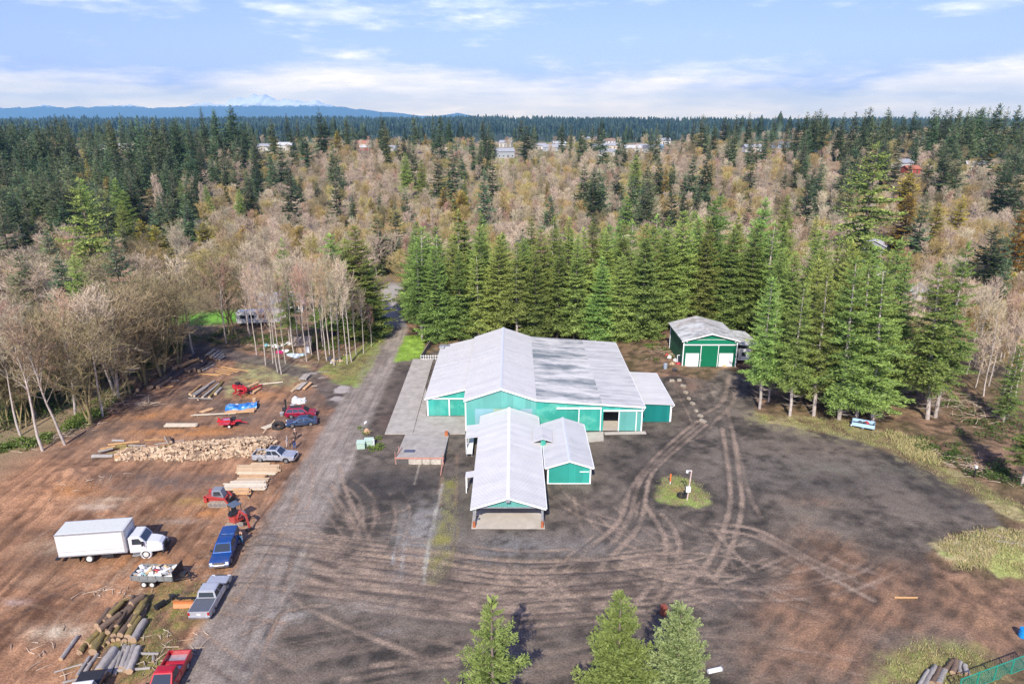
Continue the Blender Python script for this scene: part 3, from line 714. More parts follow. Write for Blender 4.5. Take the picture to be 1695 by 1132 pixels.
class TB:
 def __init__(self): self.V = []; self.Q = []; self.T = []; self.n = 0
 def add(self, V, Q, tint):
  V = np.asarray(V, float); self.V.append(V); self.Q.append(np.asarray(Q) + self.n); self.T.append(np.full(len(V), tint) if np.isscalar(tint) else tint); self.n += len(V)
 def kites(self, B, D, L, Wd, Nn, tint, fold=0.15):
  Sd = np.cross(D, Nn); Sd /= np.linalg.norm(Sd, axis=1, keepdims=True) + 1e-9
  up = np.cross(Sd, D)
  m = B + D * (L * 0.45)[:, None]
  a = m + Sd * Wd[:, None] - up * (fold * Wd)[:, None]; b = m - Sd * Wd[:, None] - up * (fold * Wd)[:, None]
  t = B + D * L[:, None]
  k = len(B)
  V = np.stack([B, a, t, b], 1).reshape(-1, 3)
  self.add(V, np.arange(4 * k).reshape(k, 4), np.repeat(tint, 4))
 def strips(self, P, Q, w0, w1, tint):
  d = Q - P; d /= np.linalg.norm(d, axis=1, keepdims=True) + 1e-9
  r = RNG.normal(size=P.shape); s = np.cross(d, r); s /= np.linalg.norm(s, axis=1, keepdims=True) + 1e-9
  k = len(P)
  V = np.stack([P - s * w0[:, None], P + s * w0[:, None], Q + s * w1[:, None], Q - s * w1[:, None]], 1).reshape(-1, 3)
  self.add(V, np.arange(4 * k).reshape(k, 4), np.repeat(tint, 4))
 def tube(self, pts, rad, n=6, tint=0.5):
  pts = np.asarray(pts, float); rad = np.asarray(rad, float)
  k = len(pts)
  d = np.gradient(pts, axis=0); d /= np.linalg.norm(d, axis=1, keepdims=True) + 1e-9
  ref = np.where(np.abs(d[:, 2:3]) < 0.9, np.array([[0, 0, 1.0]]), np.array([[1.0, 0, 0]]))
  s = np.cross(d, ref); s /= np.linalg.norm(s, axis=1, keepdims=True) + 1e-9
  t = np.cross(s, d)
  a = np.linspace(0, 2 * PI, n, endpoint=False)
  V = pts[:, None, :] + rad[:, None, None] * (s[:, None, :] * np.cos(a)[None, :, None] + t[:, None, :] * np.sin(a)[None, :, None])
  q = []
  for i in range(k - 1):
   for j in range(n): q.append((i * n + j, i * n + (j + 1) % n, (i + 1) * n + (j + 1) % n, (i + 1) * n + j))
  self.add(V.reshape(-1, 3), np.array(q), tint)
 def arrays(self):
  return np.concatenate(self.V), np.concatenate(self.Q), np.concatenate(self.T)
 def mesh(self, name, m, smooth=False):
  V, Q, t = self.arrays()
  return np_mesh(name, V, Q, m, attrs={'tint': ('POINT', 'FLOAT', t)}, smooth=smooth)
def merge_mesh(name, parts, mats):
 Vs = []; Qs = []; Ts = []; Ms = []; n = 0
 for k, tb in enumerate(parts):
  V, Q, t = tb.arrays(); Vs.append(V); Qs.append(Q + n); Ts.append(t); Ms.append(np.full(len(Q), k)); n += len(V)
 return np_mesh(name, np.concatenate(Vs), np.concatenate(Qs), mats, mi=np.concatenate(Ms), attrs={'tint': ('POINT', 'FLOAT', np.concatenate(Ts))})
def conifer(seed, H=24.0, Rm=3.6, base=0.12, nwh=30, per=7, tw=11, droop=0.35, lean=0.0, gap=0.1, shape=0.85, wf=0.24, tl=0.40, sub=0, dead=0.0, ragged=0.25, swf=0.13):
 r = np.random.default_rng(seed)
 tr = TB(); cr = TB()
 zs = np.linspace(0, H * 0.985, 10)
 bend = np.cumsum(r.normal(0, 0.012 * H / 10, (10, 2)), 0); bend[:2] = 0
 axis_ = np.stack([bend[:, 0] + lean * zs, bend[:, 1], zs], 1)
 r0 = H * 0.0115
 tr.tube(axis_, r0 * (1 - zs / H) ** 0.8 + 0.015, n=8)
 zc = H * base
 if dead:                                  # grey dead limbs on the bare stem
  for _ in range(int(dead)):
   z = r.uniform(0.25 * zc, zc); a = r.uniform(0, 2 * PI); L = r.uniform(0.8, 2.4)
   p = np.array([np.interp(z, zs, axis_[:, 0]), np.interp(z, zs, axis_[:, 1]), z])
   s = np.linspace(0, 1, 4)
   tr.tube(p + np.stack([np.cos(a) * L * s, np.sin(a) * L * s, -0.25 * L * s + 0.35 * L * s ** 2], 1), 0.035 * (1 - s) + 0.008, n=4)
 for i in range(nwh):
  f = (i + r.uniform(-.3, .3)) / nwh
  f = min(max(f, 0.0), 0.985)
  z = zc + (H - zc) * f
  prof = (1 - f) ** shape * (0.55 + 0.45 * min(1, (f + 0.02) / 0.14))
  nb = max(3, int(per * (1.0 - 0.35 * f) + r.uniform(-1, 1)))
  a0 = r.uniform(0, 2 * PI)
  for b in range(nb):
   if r.random() < gap: continue
   a = a0 + 2 * PI * b / nb + r.normal(0, .22)
   L = Rm * prof * r.uniform(1 - ragged, 1 + ragged * 0.6) + 0.25
   up = 0.62 * f + r.normal(-0.05, .09)
   ns = 6; s = np.linspace(0, 1, ns)
   x_ = np.cos(a) * L * s; y_ = np.sin(a) * L * s
   zz = L * (up * s - droop * (1 - .6 * f) * s ** 1.6 + 0.22 * s ** 4)
   zt = z + r.normal(0, .12)
   o = np.array([np.interp(zt, zs, axis_[:, 0]), np.interp(zt, zs, axis_[:, 1]), zt])
   P = o + np.stack([x_, y_, zz], 1)
   tr.tube(P[[0, 2, 4]], np.array([.03, .02, .008]) * (L / 3 + .4), n=3)
   m = max(4, int(tw * (0.35 + 0.65 * L / Rm)))
   t = np.clip(np.linspace(0.14, 1.0, m) + r.normal(0, .02, m), 0.05, 1)
   B = np.stack([np.interp(t, s, P[:, k]) for k in range(3)], 1)
   tang = np.stack([np.interp(np.clip(t, 0, .99), s[:-1], np.diff(P[:, k]) * (ns - 1)) for k in range(3)], 1)
   tang /= np.linalg.norm(tang, axis=1, keepdims=True) + 1e-9
   side = np.cross(tang, [0, 0, 1.0]); side /= np.linalg.norm(side, axis=1, keepdims=True) + 1e-9
   nrm = np.cross(side, tang)
   for sgn in (-1, 1, 0):
    if sgn == 0:
     D = tang + nrm * r.uniform(.15, .6, m)[:, None] + side * r.normal(0, .35, m)[:, None]
     ll = tl * L * 0.42 * r.uniform(.6, 1.1, m)
    else:
     an = r.uniform(.75, 1.15, m)
     D = tang * np.cos(an)[:, None] + side * (sgn * np.sin(an))[:, None] - nrm * r.uniform(-.15, .35, m)[:, None]
     ll = (tl * L * (1.08 - 0.72 * t) + 0.12) * r.uniform(.7, 1.2, m)
    D /= np.linalg.norm(D, axis=1, keepdims=True)
    ll = np.minimum(ll, 1.9)
    Nn = nrm + r.normal(0, .35, (m, 3))
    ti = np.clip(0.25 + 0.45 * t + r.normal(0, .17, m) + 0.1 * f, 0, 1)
    if sub == 0:
     cr.kites(B, D, ll, ll * wf * r.uniform(.8, 1.2, m), Nn, ti)
    else:                          # each spray is itself a small twig of needle tufts
     k = sub
     u = np.linspace(0.05, 1, k)
     S2 = np.cross(D, Nn); S2 /= np.linalg.norm(S2, axis=1, keepdims=True) + 1e-9
     for q in range(k):
      for sg in (-1, 1):
       bb = B + D * (ll * u[q])[:, None]
       an = r.uniform(.5, .95, m)
       d2 = D * np.cos(an)[:, None] + S2 * (sg * np.sin(an))[:, None] + r.normal(0, .22, (m, 3)) + np.array([0, 0, .12])
       d2 /= np.linalg.norm(d2, axis=1, keepdims=True)
       l2 = (ll * (0.62 - 0.38 * u[q]) + .05) * r.uniform(.7, 1.2, m)
       cr.kites(bb, d2, l2, l2 * swf + .006, r.normal(0, 1, (m, 3)), np.clip(ti + .22 * u[q] - .06 + r.normal(0, .1, m), 0, 1))
 k = 8; aa = r.uniform(0, 2 * PI, k); top = axis_[-1]
 D = np.stack([np.cos(aa) * .45, np.sin(aa) * .45, np.ones(k)], 1); D /= np.linalg.norm(D, axis=1, keepdims=True)
 cr.kites(top + np.stack([0 * aa, 0 * aa, r.uniform(-.6, .2, k)], 1), D, np.full(k, .8), np.full(k, .13), r.normal(size=(k, 3)), np.full(k, .75))
 return tr, cr
def bare(seed, H=16.0, spread=3.6, nb=34, sub=6, tw=7, base=0.35, lean=0.06, stems=1, ang=(0.5, 1.0), r0=0.15, w=0.030, curve=0.4, fan=1.0):
 r = np.random.default_rng(seed)
 tr = TB(); cr = TB()
 for st_ in range(stems):
  a = r.uniform(0, 2 * PI); tilt = lean * r.uniform(.4, 1.4) + (0.13 if stems > 1 else 0)
  k = 9; s = np.linspace(0, 1, k)
  hh = H * r.uniform(.84, 1.0)
  wob_ = np.cumsum(r.normal(0, .035 * hh / k, (k, 2)), 0); wob_[0] = 0
  off = np.array([r.normal(0, .35), r.normal(0, .35)]) if stems > 1 else np.zeros(2)
  P = np.stack([off[0] + np.cos(a) * tilt * hh * s + wob_[:, 0], off[1] + np.sin(a) * tilt * hh * s + wob_[:, 1], hh * s], 1)
  rr = r0 * (1 - .93 * s) * r.uniform(.8, 1.15)
  tr.tube(P, rr, n=6, tint=.5)
  nbk = nb // stems
  for i in range(nbk):
   f = base + (1 - base) * ((i + r.random()) / nbk) ** 0.85
   f = min(f, .985)
   o = np.array([np.interp(f, s, P[:, c]) for c in range(3)])
   az = r.uniform(0, 2 * PI); el = r.uniform(*ang)          # from vertical
   g = (f - base) / (1 - base)
   L = spread * (0.45 + 0.9 * math.sin(PI * min(1, .18 + .75 * g))) * r.uniform(.7, 1.2) * 1.15
   d = np.array([math.cos(az) * math.sin(el), math.sin(az) * math.sin(el), math.cos(el)])
   u = np.linspace(0, 1, 5)
   B = o + d * (L * u)[:, None] + np.array([0, 0, 1.0]) * (curve * L * .35 * u ** 2)[:, None] + r.normal(0, .04 * L, (5, 3)) * u[:, None]
   rb = max(.016, np.interp(f, s, rr) * .5)
   tr.tube(B[[0, 2, 4]], [rb, rb * .55, .010], n=3, tint=.55)
   for j in range(sub):
    t = r.uniform(.25, 1)
    q = np.array([np.interp(t, u, B[:, c]) for c in range(3)])
    d2 = d * .8 + r.normal(0, .55 * fan, 3) + np.array([0, 0, .45]); d2 /= np.linalg.norm(d2)
    l2 = L * r.uniform(.25, .5)
    e = q + d2 * l2
    cr.strips(q[None], e[None], np.array([w * 1.1]), np.array([w * .6]), np.array([r.uniform(.25, .7)]))
    m = tw
    tt = r.uniform(.2, 1, m)[:, None]
    b3 = q + (e - q) * tt
    d3 = d2 + r.normal(0, .55 * fan, (m, 3)) + np.array([0, 0, .25]); d3 /= np.linalg.norm(d3, axis=1, keepdims=True)
    l3 = l2 * r.uniform(.35, .8, m)
    cr.strips(b3, b3 + d3 * l3[:, None], np.full(m, w * .75), np.full(m, w * .3), np.clip(r.normal(.6, .2, m), 0, 1))
 return tr, cr
def proto(name, tb_pair, mt, mc):
 tr, cr = tb_pair
 return {'trunk': tr.mesh(name + '_trunk', mt, smooth=True), 'crown': cr.mesh(name + '_crown', mc), 'whole': merge_mesh(name + '_whole', [tr, cr], [mt, mc])}
H0 = 24.0
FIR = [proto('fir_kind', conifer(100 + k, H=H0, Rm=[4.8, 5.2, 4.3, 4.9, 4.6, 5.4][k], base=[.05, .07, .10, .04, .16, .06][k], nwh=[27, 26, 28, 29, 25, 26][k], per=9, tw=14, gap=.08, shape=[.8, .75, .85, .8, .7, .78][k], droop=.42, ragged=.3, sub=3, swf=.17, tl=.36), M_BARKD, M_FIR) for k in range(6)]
FIRHI = [proto('edge_fir_kind', conifer(140 + k, H=H0, Rm=[3.9, 3.7, 4.3][k], base=[.27, .20, .14][k], nwh=22, per=8, tw=15, gap=.16, shape=.66, droop=.5, dead=26, ragged=.42, sub=3, swf=.16, tl=.34), M_PALEBARK, M_FIR) for k in range(3)]
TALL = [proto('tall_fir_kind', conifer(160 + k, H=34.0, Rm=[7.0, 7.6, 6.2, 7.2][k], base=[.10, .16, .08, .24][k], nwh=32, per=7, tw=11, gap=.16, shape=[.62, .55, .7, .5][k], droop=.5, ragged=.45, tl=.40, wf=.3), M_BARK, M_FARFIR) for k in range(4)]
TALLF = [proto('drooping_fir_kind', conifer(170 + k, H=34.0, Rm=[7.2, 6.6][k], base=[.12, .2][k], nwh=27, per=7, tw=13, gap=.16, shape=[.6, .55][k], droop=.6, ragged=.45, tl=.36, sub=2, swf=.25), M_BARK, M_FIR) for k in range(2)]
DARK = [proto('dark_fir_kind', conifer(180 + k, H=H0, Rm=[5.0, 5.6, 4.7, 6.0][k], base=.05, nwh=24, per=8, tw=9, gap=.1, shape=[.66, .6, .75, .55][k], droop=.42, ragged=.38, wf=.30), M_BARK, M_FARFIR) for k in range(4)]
CED = [proto('cedar_kind', conifer(200 + k, H=15.0, Rm=[2.6, 3.2, 2.9][k], base=.04, nwh=26, per=8, tw=9, gap=.08, shape=[.62, .5, .7][k], droop=.35, ragged=.35, wf=.3), M_BARK, M_CEDAR) for k in range(3)]
RUST = [proto('rusty_cedar_kind', conifer(210, H=26.0, Rm=5.4, base=.1, nwh=30, per=7, tw=12, gap=.22, shape=.6, droop=.2, ragged=.45, wf=.26), M_BARK, M_ORANGE)]
YOUNG = [proto('young_fir_kind', conifer(220 + k, H=13.5, Rm=[2.9, 3.2, 3.1][k], base=.04, nwh=[17, 21, 23][k], per=[6, 8, 8][k], tw=[13, 14, 14][k], gap=[.14, .06, .05][k], shape=[.85, .8, .66][k], droop=[.22, .26, .12][k], sub=6, tl=.34, ragged=[.4, .32, .3][k]), M_BARK, [M_SPRUCE, M_SPRUCE, M_BLUESPR][k]) for k in range(3)]
ALD = [proto('alder_kind', bare(300 + k, H=16.0, spread=[2.6, 3.0, 2.4, 3.3][k], nb=40, sub=7, tw=9, base=[.35, .3, .45, .28][k], ang=(.4, .95), w=.027), M_PALEBARK, [M_TWIG, M_TWIG, M_TWIGRED, M_TWIG][k]) for k in range(4)]
M_TWIGOLIVE = foliage_mat('olive_twigs', (0.22, 0.165, 0.05), (0.64, 0.50, 0.21), transl=0.0, hue_var=0.02, val_var=0.2, rough=0.9)
ALD.append(proto('olive_alder_kind', bare(315, H=16.0, spread=3.4, nb=44, sub=8, tw=10, base=.25, ang=(.4, 1.05), w=.03), M_MOSSBARK, M_TWIGOLIVE))
MAPLE = [proto('maple_kind', bare(320 + k, H=15.0, spread=[4.2, 4.6, 4.0][k], nb=54, sub=8, tw=10, base=.18, stems=[3, 4, 3][k], ang=(.45, 1.35), r0=.2, w=.028, curve=.5, fan=1.2), [M_MOSSBARK, M_MOSSBARK, M_PALEBARK][k], [M_TWIGMOSS, M_TWIGMOSS, M_TWIG][k]) for k in range(3)]
EDGEALD = [proto('slender_alder_kind', bare(340 + k, H=18.0, spread=[2.2, 2.6, 2.3][k], nb=34, sub=6, tw=8, base=[.45, .38, .52][k], ang=(.35, .85), r0=.17, w=.022, lean=.05), M_PALEBARK, [M_TWIG, M_TWIGRED, M_TWIG][k]) for k in range(3)]
EDGEMOSS = [proto('thicket_alder_kind', bare(350 + k, H=15.0, spread=2.1, nb=44, sub=7, tw=9, base=[.3, .22][k], ang=(.25, .7), r0=.13, w=.022, lean=.08, stems=[2, 1][k]), M_MOSSBARK, M_TWIGMOSS) for k in range(2)]
POP = [proto('poplar_kind', bare(360 + k, H=18.0, spread=1.9, nb=70, sub=6, tw=8, base=.12, ang=(.15, .4), w=.035, curve=.9, fan=.5, r0=.2), M_PALEBARK, M_TWIGPALE) for k in range(2)]
FARKIND = {id(FIR): H0}
HREF = {}
for lst, h in ((FIR, H0), (FIRHI, H0), (TALL, 34.0), (TALLF, 34.0), (DARK, H0), (CED, 15.0), (RUST, 26.0), (YOUNG, 13.5), (ALD, 16.0), (MAPLE, 15.0), (EDGEALD, 18.0), (EDGEMOSS, 15.0), (POP, 18.0)):
 for p in lst: HREF[id(p)] = max(v.co.z for v in p['whole'].vertices)
TREES = []
def plant(p, x, y, h, name, label, cat, group=None, whole=True, rz=None, lean=None, wide=1.0, z=None):
 s = h / HREF[id(p)]
 z = (Zs(x, y) if z is None else z) - 0.06
 rz = random.uniform(0, 2 * PI) if rz is None else rz
 if whole:
  o = bpy.data.objects.new(name, p['whole']); link(o)
 else:
  o = bpy.data.objects.new(name, None); o.empty_display_size = .5; link(o)
  link(bpy.data.objects.new('trunk', p['trunk']), o); link(bpy.data.objects.new('crown', p['crown']), o)
 o.location = (x, y, z); o.scale = (s * wide, s * wide, s)
 o.rotation_euler = (0, 0, rz)
 if lean: o.rotation_euler = (lean[1], lean[0], rz)
 tag(o, label, cat, group)
 TREES.append((x, y, max(1.2, .12 * h)))
 return o
def height_from_tip(x, y, py):
 return CAM_H - slope(py) * y - Zs(x, y)
# ------------------------------------------------------------------ houses far off (placed before the woods so that the woods keep clear of them)
HOUSE_SPOTS = []
M_HWALL = {'white': mat('white_siding', (.56, .55, .52), var=.06), 'cream': mat('cream_siding', (.62, .52, .38), var=.06), 'grey': mat('grey_siding', (.33, .35, .37), var=.06), 'yellow': mat('yellow_siding', (.50, .40, .16), var=.06), 'blue': mat('blue_siding', (.20, .30, .45), var=.06), 'tan': mat('tan_siding', (.45, .33, .22), var=.06), 'red': mat('red_siding', (.36, .08, .06), var=.06)}
M_HROOF = {'grey': mat('grey_shingles', (.32, .33, .35), var=.18, scale=1.0), 'dark': mat('dark_shingles', (.14, .14, .15), var=.18), 'brown': mat('brown_shingles', (.26, .17, .12), var=.18), 'red': mat('red_tile_roof', (.42, .15, .09), var=.18), 'white': mat('white_metal_roof', (.50, .51, .52), var=.06), 'blue': mat('blue_tarp_roof', (.13, .25, .38), var=.1)}
M_GLASS = glass_mat('window_glass')
M_WTRIM = mat('white_trim', (.80, .80, .78), rough=.5, var=.05)
M_DOORH = mat('dark_house_door', (.12, .08, .06), rough=.6)
def house(px, py, w, dp, h, wall, roof, rz, label, name='house'):
 g = GT(px, py + (len(label) * 7 % 9) - 4)
 if g is None: return
 w *= .9; dp *= .9
 root = empty(name, (g.x, g.y, Zs(g.x, g.y) - .3), rz, label, 'house', None)
 m = MB()
 t = .2
 m.span((-w / 2, -dp / 2, 0), (w / 2, -dp / 2 + t, h)); m.span((-w / 2, dp / 2 - t, 0), (w / 2, dp / 2, h))
 m.extrude([(-dp / 2 + t, 0), (dp / 2 - t, 0), (dp / 2 - t, h), (0, h + dp * .24), (-dp / 2 + t, h)], 'x', -w / 2, -w / 2 + t)
 m.extrude([(-dp / 2 + t, 0), (dp / 2 - t, 0), (dp / 2 - t, h), (0, h + dp * .24), (-dp / 2 + t, h)], 'x', w / 2 - t, w / 2)
 m.build('wall', M_HWALL[wall], root)
 r = MB(); o = .5; sl = .48
 for s in (-1, 1):
  r.extrude([(0, h + dp * .24 + .02), (s * (dp / 2 + o), h - o * sl + .02), (s * (dp / 2 + o), h - o * sl + .22), (0, h + dp * .24 + .24)], 'x', -w / 2 - o, w / 2 + o)
 ro = r.build('roof', M_HROOF[roof], root)
 c = MB(); c.span((w * .2, .6, h + .4), (w * .2 + .7, 1.3, h + dp * .24 + 1.0)); c.build('chimney', M_HROOF['brown'], ro)
 k = max(2, int(w / 3.2))
 for i in range(k):
  xx = -w / 2 + (i + .5) * w / k
  if i == k // 2:
   d_ = MB(); d_.span((xx - .5, -dp / 2 - .06, .3), (xx + .5, -dp / 2 - .003, 2.4)); d_.build('door', M_DOORH, root)
  else:
   f = MB(); f.span((xx - .75, -dp / 2 - .05, 1.1), (xx + .75, -dp / 2 - .003, 2.3)); fr = f.build('window', M_WTRIM, root)
   p = MB(); p.span((xx - .62, -dp / 2 - .07, 1.2), (xx + .62, -dp / 2 - .053, 2.2)); p.build('pane', M_GLASS, fr)
 HOUSE_SPOTS.append((g.x, g.y, w * .6 + 2))
for a in [
 (160, 243, 15, 9, 3, 'tan', 'brown', .2, 'low house with a pinkish brown roof deep in the left forest, leftmost of its row'),
 (181, 247, 14, 9, 3, 'white', 'grey', -.1, 'pale roofed house beside the leftmost one in the left forest'),
 (212, 245, 13, 9, 3, 'white', 'white', .15, 'white roofed house in the middle of the left forest row'),
 (235, 243, 12, 8, 3, 'cream', 'brown', 0, 'small cream house at the end of the left forest row'),
 (438, 250, 12, 8, 4, 'white', 'grey', .3, 'white house under the tall dark skyline fir'),
 (475, 250, 14, 9, 4.5, 'white', 'white', -.2, 'white house between two skyline firs above the pink woods'),
 (597, 246, 15, 9, 4, 'cream', 'red', .1, 'house with an orange red roof on the plateau'),
 (607, 252, 11, 7, 3, 'red', 'white', -.1, 'red walled cottage just below the orange red roof'),
 (645, 250, 13, 8, 3.5, 'white', 'grey', .2, 'pale house half hidden by round bare trees'),
 (737, 248, 12, 8, 3.5, 'cream', 'brown', -.2, 'brown roofed house below the dark skyline clump'),
 (835, 258, 15, 10, 5, 'grey', 'grey', .25, 'tall grey house with a grey roof on the meadow'),
 (838, 246, 13, 9, 4, 'white', 'grey', -.3, 'pale house behind the tall grey one by the meadow'),
 (893, 246, 12, 8, 3.5, 'white', 'grey', .1, 'white cottage by the big dark fir on the meadow'),
 (912, 250, 14, 9, 3.5, 'grey', 'grey', -.2, 'grey house right of the white cottage in the village'),
 (925, 240, 13, 8, 4, 'white', 'white', .2, 'white house on the village hill by the narrow firs'),
 (975, 241, 16, 9, 4, 'yellow', 'grey', 0, 'yellow house in the village'),
 (992, 250, 14, 9, 3.5, 'grey', 'grey', .1, 'grey roofed bungalow in the front of the village'),
 (1003, 257, 14, 9, 3.2, 'white', 'grey', -.1, 'lowest grey roofed bungalow at the village edge'),
 (1008, 241, 12, 8, 3.5, 'white', 'brown', .3, 'small brown roofed house above the bungalows'),
 (1018, 250, 11, 8, 3.5, 'cream', 'grey', -.3, 'cream house left of the dark conical fir'),
 (1046, 248, 14, 9, 3.5, 'white', 'white', .1, 'white house right of the dark conical fir'),
 (1048, 236, 18, 9, 4, 'tan', 'brown', 0, 'long brown roofed building at the back of the village'),
 (1062, 252, 13, 9, 3.5, 'white', 'grey', .2, 'white house with a slate grey roof beside the maroon bare tree'),
 (1078, 256, 14, 9, 3.5, 'grey', 'dark', -.15, 'dark roofed house at the right of the village'),
 (1086, 247, 13, 8, 3.5, 'blue', 'blue', .1, 'house with a blue roof at the right of the village'),
 (1097, 240, 13, 8, 3.5, 'white', 'grey', 0, 'pale house above the blue roof'),
 (1244, 251, 14, 8, 4, 'white', 'grey', .1, 'white house in front of the right plateau firs, left one'),
 (1288, 248, 16, 8, 3, 'blue', 'dark', 0, 'long low slate house among the right plateau firs'),
 (1338, 263, 10, 7, 3, 'tan', 'white', .2, 'small pale shed-like house in the right woods'),
 (1447, 232, 13, 8, 4, 'white', 'blue', -.1, 'house with a bluish roof on the right plateau'),
 (1488, 232, 12, 8, 5, 'white', 'white', .3, 'white gabled house peeking between the right plateau firs'),
 (1492, 280, 12, 8, 4.5, 'white', 'grey', .5, 'white house with a slate grey roof on the right hillside'),
 (1506, 287, 9, 7, 3, 'red', 'red', .2, 'rust red outbuilding beside the white hillside house'),
 (1612, 287, 11, 8, 4, 'white', 'white', -.3, 'white house at the right of the hillside firs'),
 (1632, 280, 10, 7, 4, 'cream', 'brown', -.1, 'cream house next to the rightmost white one'),
 (1636, 256, 11, 8, 4, 'white', 'grey', .2, 'pale house high on the right hillside'),
]: house(*a)
for a in [(1438, 452, 12, 9, 3.2, 'white', 'white', 1.2, 'long white roofed mobile home behind the very tall ragged fir', 'mobile_home'), (1505, 490, 8, 6, 2.6, 'white', 'white', .5, 'small white cabin seen through the pale bare trees', 'cabin'), (1446, 415, 10, 8, 3.2, 'grey', 'white', 1.0, 'house with a pale metal roof beside the bright lawn on the right')]: house(*a)
for a in [(470, 512, 11, 8, 3.0, 'white', 'grey', .2, 'low white house half hidden behind the white alders')]: house(*a)
# ------------------------------------------------------------------ trees in their places
def at_base(px, py):
 g = GT(px, py)
 return g
def by_px(px, ytip, ybase):
 g = GT(px, ybase)
 t = g.y * CP - (g.z - CAM_H) * SP
 x = (px - 847.5) / FPX * (g.y * CP - (g.z + 6 - CAM_H) * SP)
 return x, g.y, height_from_tip(x, g.y, ytip)
PLACED = []
def free(x, y, r):
 for a, b, c in PLACED:
  if (a - x) ** 2 + (b - y) ** 2 < (r + c) ** 2 * 0.8: return False
 return True
for (px, yt, yy, k, lb, nm) in [(815, 985, 40.0, 0, 'thin young fir with a long bare leader and open limbs, alone at the yard front', 'young_fir'),
       (1031, 968, 41.0, 1, 'full bright green young fir, middle of the three at the yard front', 'young_fir'),
       (1132, 990, 40.5, 2, 'bushy silvery green young fir beside the rusty drum', 'young_fir')]:
 dx, dy, dz = ray(px, yt); x = dx * yy / dy
 plant(YOUNG[k], x, yy, height_from_tip(x, yy, yt), nm, lb, 'tree', whole=False, wide=[1.3, 1.12, 1.12][k])
 PLACED.append((x, yy, 2))
rr = random.Random(5)
side = {}
NF = 0
rows = [(139.5, -19.5, 30.0, 4.1), (146.0, -20.5, 58.0, 4.6), (153.0, -22.5, 64.0, 5.0), (160.0, -23.0, 66.0, 5.4)]
firgroup = 'firs planted in rows behind the white-roofed barn'
for ri, (y0, xa, xb, sp) in enumerate(rows):
 x = xa
 while x < xb:
  xx = x + rr.uniform(-.8, .8); yy = y0 + rr.uniform(-1.4, 1.4)
  x += sp * rr.uniform(.85, 1.15)
  if xx > 29.5 and yy < 143.5: continue
  u = to_px(xx, yy, 20)[0]
  tip = 372 - 26 * sstep(1000, 1240, u) + rr.uniform(-20, 26) - (6 if 640 < u < 700 else 0) + [22, 6, 0, -2][ri] - 8 * (ri > 1) * rr.random()
  h = height_from_tip(xx, yy, float(tip))
  p = FIR[rr.randrange(6)] if rr.random() < .82 else FIRHI[rr.randrange(3)]
  h *= rr.uniform(.9, 1.06)
  if ri == 0:
   lb = 'bright green fir in the front row of the plantation directly behind the barn'
  else:
   lb = 'green fir deeper in the plantation behind the barn, showing only its upper part'
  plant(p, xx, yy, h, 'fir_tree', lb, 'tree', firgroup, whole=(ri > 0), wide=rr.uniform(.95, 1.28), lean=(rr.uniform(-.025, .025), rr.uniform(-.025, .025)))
  PLACED.append((xx, yy, 1.6))
for (bx, by, tx, ty, k, wide, lb) in [
 (1257, 678, 1278, 452, 0, .95, 'yellow-green fir with a tall bare pale trunk, nearest the green workshop'),
 (1272, 668, 1290, 470, 1, .8, 'slim fir with dead grey limbs, close behind the yellow-green one by the workshop'),
 (1307, 690, 1330, 462, 0, .95, 'fir with a bare trunk and dead twigs, second along the grass verge from the workshop'),
 (1346, 692, 1372, 440, 1, 1.05, 'yellowish fir on the grass verge, third along from the workshop'),
 (1388, 698, 1412, 418, 2, 1.05, 'broad green fir on the verge between the yellowish fir and the white cart'),
 (1418, 690, 1442, 425, 1, 1.0, 'dense dark fir standing right above the white cart'),
 (1443, 702, 1466, 436, 2, 1.12, 'full low-branched fir on the verge just right of the white cart'),
 (1534, 698, 1562, 428, 0, 1.15, 'fir with two tall bare trunks at its foot, alone before the leaf-strewn bank'),
 (1548, 690, 1600, 396, 1, 1.0, 'taller dark fir close behind the lone fir on the bank')]:
 g = GT(bx, by)
 h = height_from_tip(g.x, g.y, ty)
 ln = math.atan2((tx - to_px(g.x, g.y, h)[0]) / FPX * g.y, h)
 plant(FIRHI[k], g.x, g.y, h, 'edge_fir', lb, 'tree', whole=False, wide=wide, rz=rr.uniform(-.5, .5), lean=(ln, 0) if abs(ln) < .12 else (0.05 * (1 if ln > 0 else -1), 0))
 PLACED.append((g.x, g.y, 2.5))
for k in range(17):
 for _ in range(30):
  xx = rr.uniform(46, 72); yy = rr.uniform(104, 142)
  u = to_px(xx, yy, 0)[0]
  if u > 1475 or u < 1262 or (xx < 55 and yy > 112 and yy < 141 and xx < 51): continue
  if free(xx, yy, 2.0): break
 else: continue
 u = to_px(xx, yy, 20)[0]
 h = height_from_tip(xx, yy, rr.uniform(370, 415)); h = min(h, 25)
 plant(FIR[rr.randrange(6)], xx, yy, h, 'fir_tree', 'green fir in the dense clump between the workshop and the leaf-strewn bank', 'tree', 'firs clumped right of the workshop', whole=True)
 PLACED.append((xx, yy, 1.8))
for (bx, by, ty, p, wide, lb, nm) in [(1690, 806, 600, FIRHI[1], .9, 'thick pale trunk with a low green crown at the right edge beside the brambles', 'edge_fir'),
                                  (1660, 700, 560, FIRHI[2], .9, 'small bright green fir with low sprays among the bare saplings on the bank', 'edge_fir'),
                                  (1640, 560, 430, DARK[1], .9, 'dark fir among the pale bare trees above the bank', 'dark_fir')]:
 g = GT(bx, by); h = height_from_tip(g.x, g.y, ty)
 plant(p, g.x, g.y, h, nm, lb, 'tree', whole=False, wide=wide)
 PLACED.append((g.x, g.y, 1.5))
D_, T_, F_, C_ = DARK, TALL, FIR, CED
